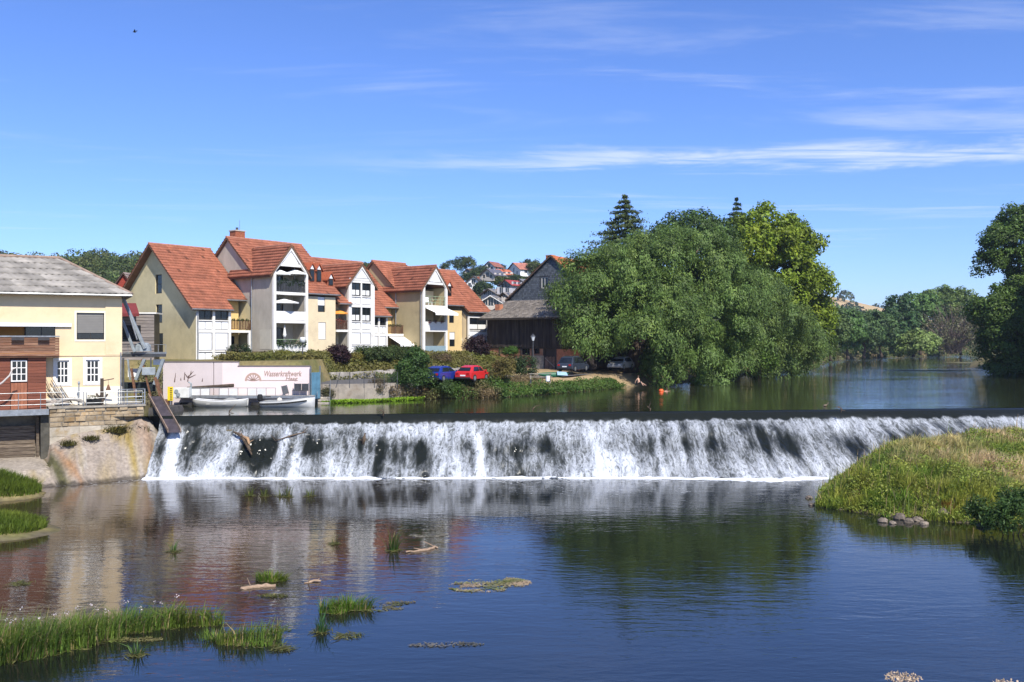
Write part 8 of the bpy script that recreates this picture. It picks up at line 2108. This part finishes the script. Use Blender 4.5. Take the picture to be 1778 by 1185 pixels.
for i, (px, py, a, b_, c_, lab) in enumerate(rk): rock(lab, ground_at(px, py, ZLOW) + Vector((0, 0.45, c_ * 0.2)), (a * (0.7 + 0.12 * (i % 4)), b_ * .85, c_ * .85), 800 + i)
p = ground_at(1648, 900, ZLOW); e = empty('moss_tuft', p + Vector((0, 0.1, 0.6)), 0, 'rusty orange grass tuft on top of the largest bank stone', 'moss')
r = np.random.default_rng(4); n = 220; blades('blades', np.stack([r.normal(0, .22, n), r.normal(0, .15, n), -0.2 + 0 * r.random(n)], -1), np.full(n, .5), 0.03, (0.3, 0.16, 0.03), 5, 0.3, e)
# algae mats on the pool
def algae(label, px, py, rx, ry, seed, tones, thr=0.5):
    """Tangled floating weed: many small flat shreds lying on the water, denser in patches."""
    c = ground_at(px, py, ZLOW); r = np.random.default_rng(seed); n = int(3600 * rx * ry)
    A = r.uniform(-1, 1, n); B = r.uniform(-1, 1, n); qd = 1 - np.sqrt(A ** 2 + B ** 2)
    f = fbm(A * rx * 1.3 + seed, B * ry * 2.6 + 3, 4, seed) + 0.3 * np.clip(qd, -1, 0.4)
    k_ = (f > thr + 0.02) & (qd > 0.02) & (r.random(n) < 0.12 + 2.0 * (f - thr)); A, B = A[k_], B[k_]; n = len(A)
    g_ = fbm(A * rx * 1.5 + 9, B * ry * 2, 3, seed + 9)[:, None]; w_ = np.clip((g_ - 0.3) * 2.5, 0, 1)
    tn = np.array(tones[0]) * (1 - w_) + np.array(tones[1]) * w_
    o = leaf_mesh('algae_mat', np.stack([A * rx, B * ry + A * ry * 0.25, 0.008 + 0.02 * r.random(n)], -1), np.tile([0, 0, 1.0], (n, 1)), 0.14, tn, r, None, 0.3, 0.08, 0.4, 0, GRASS)
    o.location = (c.x, c.y, ZLOW); tag(o, label, 'algae', 'algae mats floating on the pool', kind='stuff'); return o
algae('large tan and green algae mat right of the leaning tuft', 850, 1016, 1.55, 0.95, 41, ((0.2, 0.23, 0.06), (0.55, 0.42, 0.28)), 0.47)
algae('thin algae strip trailing right of the leaning tuft', 690, 1050, 0.75, 0.35, 42, ((0.12, 0.13, 0.05), (0.3, 0.24, 0.13)), 0.5)
algae('green algae film under the leaning tuft', 655, 1058, 0.9, 0.3, 43, ((0.14, 0.17, 0.05), (0.2, 0.18, 0.08)), 0.5)
algae('pale scum patch above the curved driftwood', 745, 930, 0.9, 0.5, 44, ((0.2, 0.19, 0.14), (0.4, 0.35, 0.27)), 0.55)
algae('narrow scum line floating in the lower middle', 770, 1120, 1.2, 0.22, 45, ((0.12, 0.12, 0.1), (0.3, 0.27, 0.22)), 0.55)
algae('green weed film at the right end of the long grass band', 230, 1112, 0.9, 0.25, 46, ((0.16, 0.2, 0.05), (0.22, 0.2, 0.08)), 0.48)
algae('green weed film right of the pair of tufts', 480, 1095, 0.5, 0.22, 47, ((0.16, 0.2, 0.05), (0.2, 0.2, 0.08)), 0.48)
for (px, py, rx, ry, lab) in ((1605, 644, 9, 1.6, 'low mud bank breaking the surface in the middle of the pond'), (1690, 630, 9, 2.5, 'mud bank near the dark tree on the right')):
    c = ground_at(px, py, 0); a = np.linspace(-1, 1, 40); A, B = np.meshgrid(a, a)
    z = 0.12 * (1 - np.sqrt(A ** 2 + B ** 2)) + 0.15 * (fbm(A * 3, B * 3, 3, 61) - 0.5)
    ix = np.arange(1600).reshape(40, 40); qd = np.stack([ix[:-1, :-1], ix[:-1, 1:], ix[1:, 1:], ix[1:, :-1]], -1).reshape(-1, 4)
    o = mesh_np('mud_bank', np.stack([(A * rx).ravel(), (B * ry).ravel(), z.ravel()], -1), qd, None, SOIL, np.tile([0.13, 0.12, 0.06], (1600, 1)), smooth=True); o.location = (c.x, c.y, -0.01); tag(o, lab, 'mud bank')

# ------------------------------------------------------------------ people and birds
M_SKIN = mat('skin', (0.5, 0.3, 0.2), 0.6, 0.05)
def person(label, loc, rot, joints, parts, clothes):
    """Skin-modifier figure: joints {name: (x, y, z, r)}, edges parts."""
    e = empty('person', loc, rot, label, 'person')
    names = list(joints); me = bpy.data.meshes.new('body'); me.from_pydata([joints[n][:3] for n in names], [(names.index(a), names.index(b)) for a, b in parts], [])
    o = bpy.data.objects.new('body', me); COL.objects.link(o); o.parent = e
    sk = o.modifiers.new('skin', 'SKIN'); sv = me.skin_vertices[0].data
    for i, n in enumerate(names): sv[i].radius = (joints[n][3], joints[n][3]); sv[i].use_root = (i == 0)
    sb = o.modifiers.new('sub', 'SUBSURF'); sb.levels = 2; sb.render_levels = 2
    me.materials.append(M_SKIN)
    hd = joints['head']
    m = MB(); m.lathe([(0.0, 0.13), (0.07, 0.11), (0.105, 0.04), (0.1, -0.02)], 10, hd[:3]); m.build('hair', mat('brown_hair', (0.06, 0.035, 0.02), 0.7), e, smooth=True)
    for (nm, a, b, r0, r1, mt) in clothes:
        m = MB(); m.tube([Vector(joints[a][:3]), Vector(joints[b][:3])], [r0, r1], 10); m.build(nm, mt, e, smooth=True)
    return e
ED = [('hip', 'waist'), ('waist', 'chest'), ('chest', 'neck'), ('neck', 'head'), ('head', 'crown'), ('chest', 'ls'), ('ls', 'le'), ('le', 'lh'), ('chest', 'rs'), ('rs', 're'), ('re', 'rh'), ('hip', 'lp'), ('lp', 'lk'), ('lk', 'la'), ('la', 'lt'), ('hip', 'rp'), ('rp', 'rk'), ('rk', 'ra'), ('ra', 'rt')]
sit = dict(hip=(0, 0, 0.12, .13), waist=(0, .06, 0.32, .12), chest=(0, .12, 0.52, .13), neck=(0, .12, 0.68, .05), head=(0, .1, 0.82, .09), crown=(0, .1, .9, .07), ls=(-.17, .12, .58, .05), le=(-.26, .26, .34, .04), lh=(-.26, .34, .1, .03), rs=(.17, .12, .58, .05), re=(.26, .26, .34, .04), rh=(.26, .34, .1, .03),
           lp=(-.09, -.03, .1, .09), lk=(-.11, -.4, .3, .06), la=(-.11, -.62, -.05, .04), lt=(-.11, -.76, -.08, .03), rp=(.09, -.03, .1, .09), rk=(.11, -.43, .12, .06), ra=(.11, -.8, -.05, .04), rt=(.11, -.93, -.04, .03))
p = ground_at(1111, 671, 0.3)
person('bare shouldered person in dark shorts sitting on the bank under the willow', p + Vector((0, 0.6, 0.15)), R(40), sit, ED, [('shorts', 'lp', 'lk', .1, .08, M_DKSTEEL), ('shorts', 'rp', 'rk', .1, .08, M_DKSTEEL)])
swim = dict(hip=(0, .5, -.2, .13), waist=(0, .3, -.12, .12), chest=(0, .1, -.05, .14), neck=(0, -.06, .06, .05), head=(0, -.12, .2, .095), crown=(0, -.12, .28, .07), ls=(-.18, .08, 0, .05), le=(-.4, -.1, -.02, .045), lh=(-.3, -.35, .05, .035), rs=(.18, .08, 0, .05), re=(.4, -.1, -.02, .045), rh=(.3, -.35, .05, .035), lp=(-.1, .6, -.22, .09), lk=(-.12, .95, -.3, .06), la=(-.12, 1.3, -.35, .04), lt=(-.12, 1.45, -.35, .03), rp=(.1, .6, -.22, .09), rk=(.12, .95, -.3, .06), ra=(.12, 1.3, -.35, .04), rt=(.12, 1.45, -.35, .03))
p = ground_at(1156, 680, 0)
person('swimmer beside an orange float in the pond in front of the willow', p, R(60), swim, ED, [])
bq = MB(); bq.lathe([(0.0, 0.22), (0.15, 0.2), (0.24, 0.08), (0.24, -0.05), (0.1, -0.15)], 12); fl = bq.build('swim_float', mat('orange_float', (0.8, 0.12, 0.03), 0.4), None, smooth=True); fl.location = ground_at(1148, 680, 0) + Vector((0, 0, 0.03)); tag(fl, 'orange swim float on the pond next to the swimmer', 'float')
stand = dict(hip=(0, 0, .95, .13), waist=(0, 0, 1.12, .11), chest=(0, 0, 1.35, .13), neck=(0, 0, 1.52, .05), head=(0, 0, 1.66, .09), crown=(0, 0, 1.74, .07), ls=(-.18, 0, 1.42, .05), le=(-.25, .05, 1.15, .04), lh=(-.24, -.08, .92, .03), rs=(.18, 0, 1.42, .05), re=(.26, .05, 1.15, .04), rh=(.27, -.08, .92, .03), lp=(-.09, 0, .9, .09), lk=(-.1, -.03, .5, .06), la=(-.1, 0, .1, .04), lt=(-.1, -.14, .04, .03), rp=(.09, 0, .9, .09), rk=(.12, .02, .5, .06), ra=(.13, .1, .1, .04), rt=(.13, -.04, .04, .03))
p = ground_at(1440, 626, 0.3)
person('distant pale figure standing on the bank beyond the willows', p + Vector((-1, 2, 0.3)), R(30), stand, ED, [('shirt', 'waist', 'chest', .17, .2, M_FABRIC)])
def bird(label, loc, rot, sc, dark):
    e = empty('bird', loc, rot, label, 'bird'); mt = mat('bird_dark' if dark else 'bird_brown', (0.02, 0.02, 0.02) if dark else (0.16, 0.12, 0.08), 0.7)
    m = MB(); m.tube([(-.2 * sc, 0, .04 * sc), (-.1 * sc, 0, .07 * sc), (.05 * sc, 0, .08 * sc), (.16 * sc, 0, .12 * sc)], [.01 * sc, .07 * sc, .08 * sc, .03 * sc], 8)
    m.tube([(.14 * sc, 0, .11 * sc), (.17 * sc, 0, .2 * sc), (.2 * sc, 0, .25 * sc), (.24 * sc, 0, .25 * sc), (.3 * sc, 0, .24 * sc)], [.03 * sc, .025 * sc, .04 * sc, .03 * sc, .008 * sc], 8); m.build('body', mt, e, smooth=True)
    return e
bird('duck swimming close to the crest at the right of the pond', ground_at(1433, 706, 0), R(10), 1.0, False)
e = bird('small dark bird flying high in the sky at upper left', at(234, 57, 90), R(30), 0.9, True)
for s in (-1, 1):
    m = MB(); m.add([(-.1, 0, .08), (.08, 0, .08), (.0, s * .25, .22), (-.1, s * .5, .15)], [(0, 1, 2, 3)]); w_ = m.build('wing', MATS['bird_dark'], e); w_.modifiers.new('t', 'SOLIDIFY').thickness = 0.015
# dried flower heads close to the camera at the bottom edge
for i, (px, py, Y, lab) in enumerate(((1566, 1172, 9.0, 'dry pale flower head rising at the bottom edge'), (1752, 1186, 9.0, 'second dry flower head at the bottom right corner'))):
    p = at(px, py, Y); e = empty('dry_umbel', (p.x, p.y, p.z - 1.6), 0, lab, 'plant'); r = np.random.default_rng(900 + i)
    m = MB(); m.tube([(0, 0, -1.5), (0.03, 0, 0.8), (0, 0, 1.5)], [0.012, 0.009, 0.006], 6)
    for k in range(12):
        t = 6.28 * k / 12; m.tube([(0, 0, 1.42), (0.11 * math.cos(t) * (1 + (k % 3) * 0.25), 0.1 * math.sin(t), 1.52 + 0.03 * (k % 4))], [0.004, 0.003], 4, cap=False)
    m.build('stem', mat('dry_stem', (0.3, 0.23, 0.14), 0.9), e)
    n = 260; a = r.random(n) * 6.283; q = np.sqrt(r.random(n)) * 0.16; lmp = np.round(a * 12 / 6.283) * 6.283 / 12
    fl_ = leaf_mesh('florets', np.stack([np.cos(lmp) * q + r.normal(0, .012, n), np.sin(lmp) * q * 0.8 + r.normal(0, .012, n), 1.55 + 0.05 * r.random(n)], -1), np.tile([0, -0.5, 0.8], (n, 1)), 0.022, (0.5, 0.38, 0.26), r, e, 0.8, 0.6); fl_['kind'] = 'stuff'

# ------------------------------------------------------------------ summer haze over the valley
m = MB(); m.box(-2700, 3100, -70, 5300, -7, 85)
hz = m.build('haze', []); hz['kind'] = 'stuff'; tag(hz, 'thin summer haze over the valley', 'haze')
hm = bpy.data.materials.new('haze_air'); hm.use_nodes = True; hm.node_tree.nodes.clear()
ho = hm.node_tree.nodes.new('ShaderNodeOutputMaterial'); hv = hm.node_tree.nodes.new('ShaderNodeVolumePrincipled')
hv.inputs['Color'].default_value = (0.72, 0.83, 1.0, 1); hv.inputs['Density'].default_value = 0.00014; hv.inputs['Anisotropy'].default_value = 0.2
hm.node_tree.links.new(hv.outputs[0], ho.inputs['Volume']); hz.data.materials.append(hm)
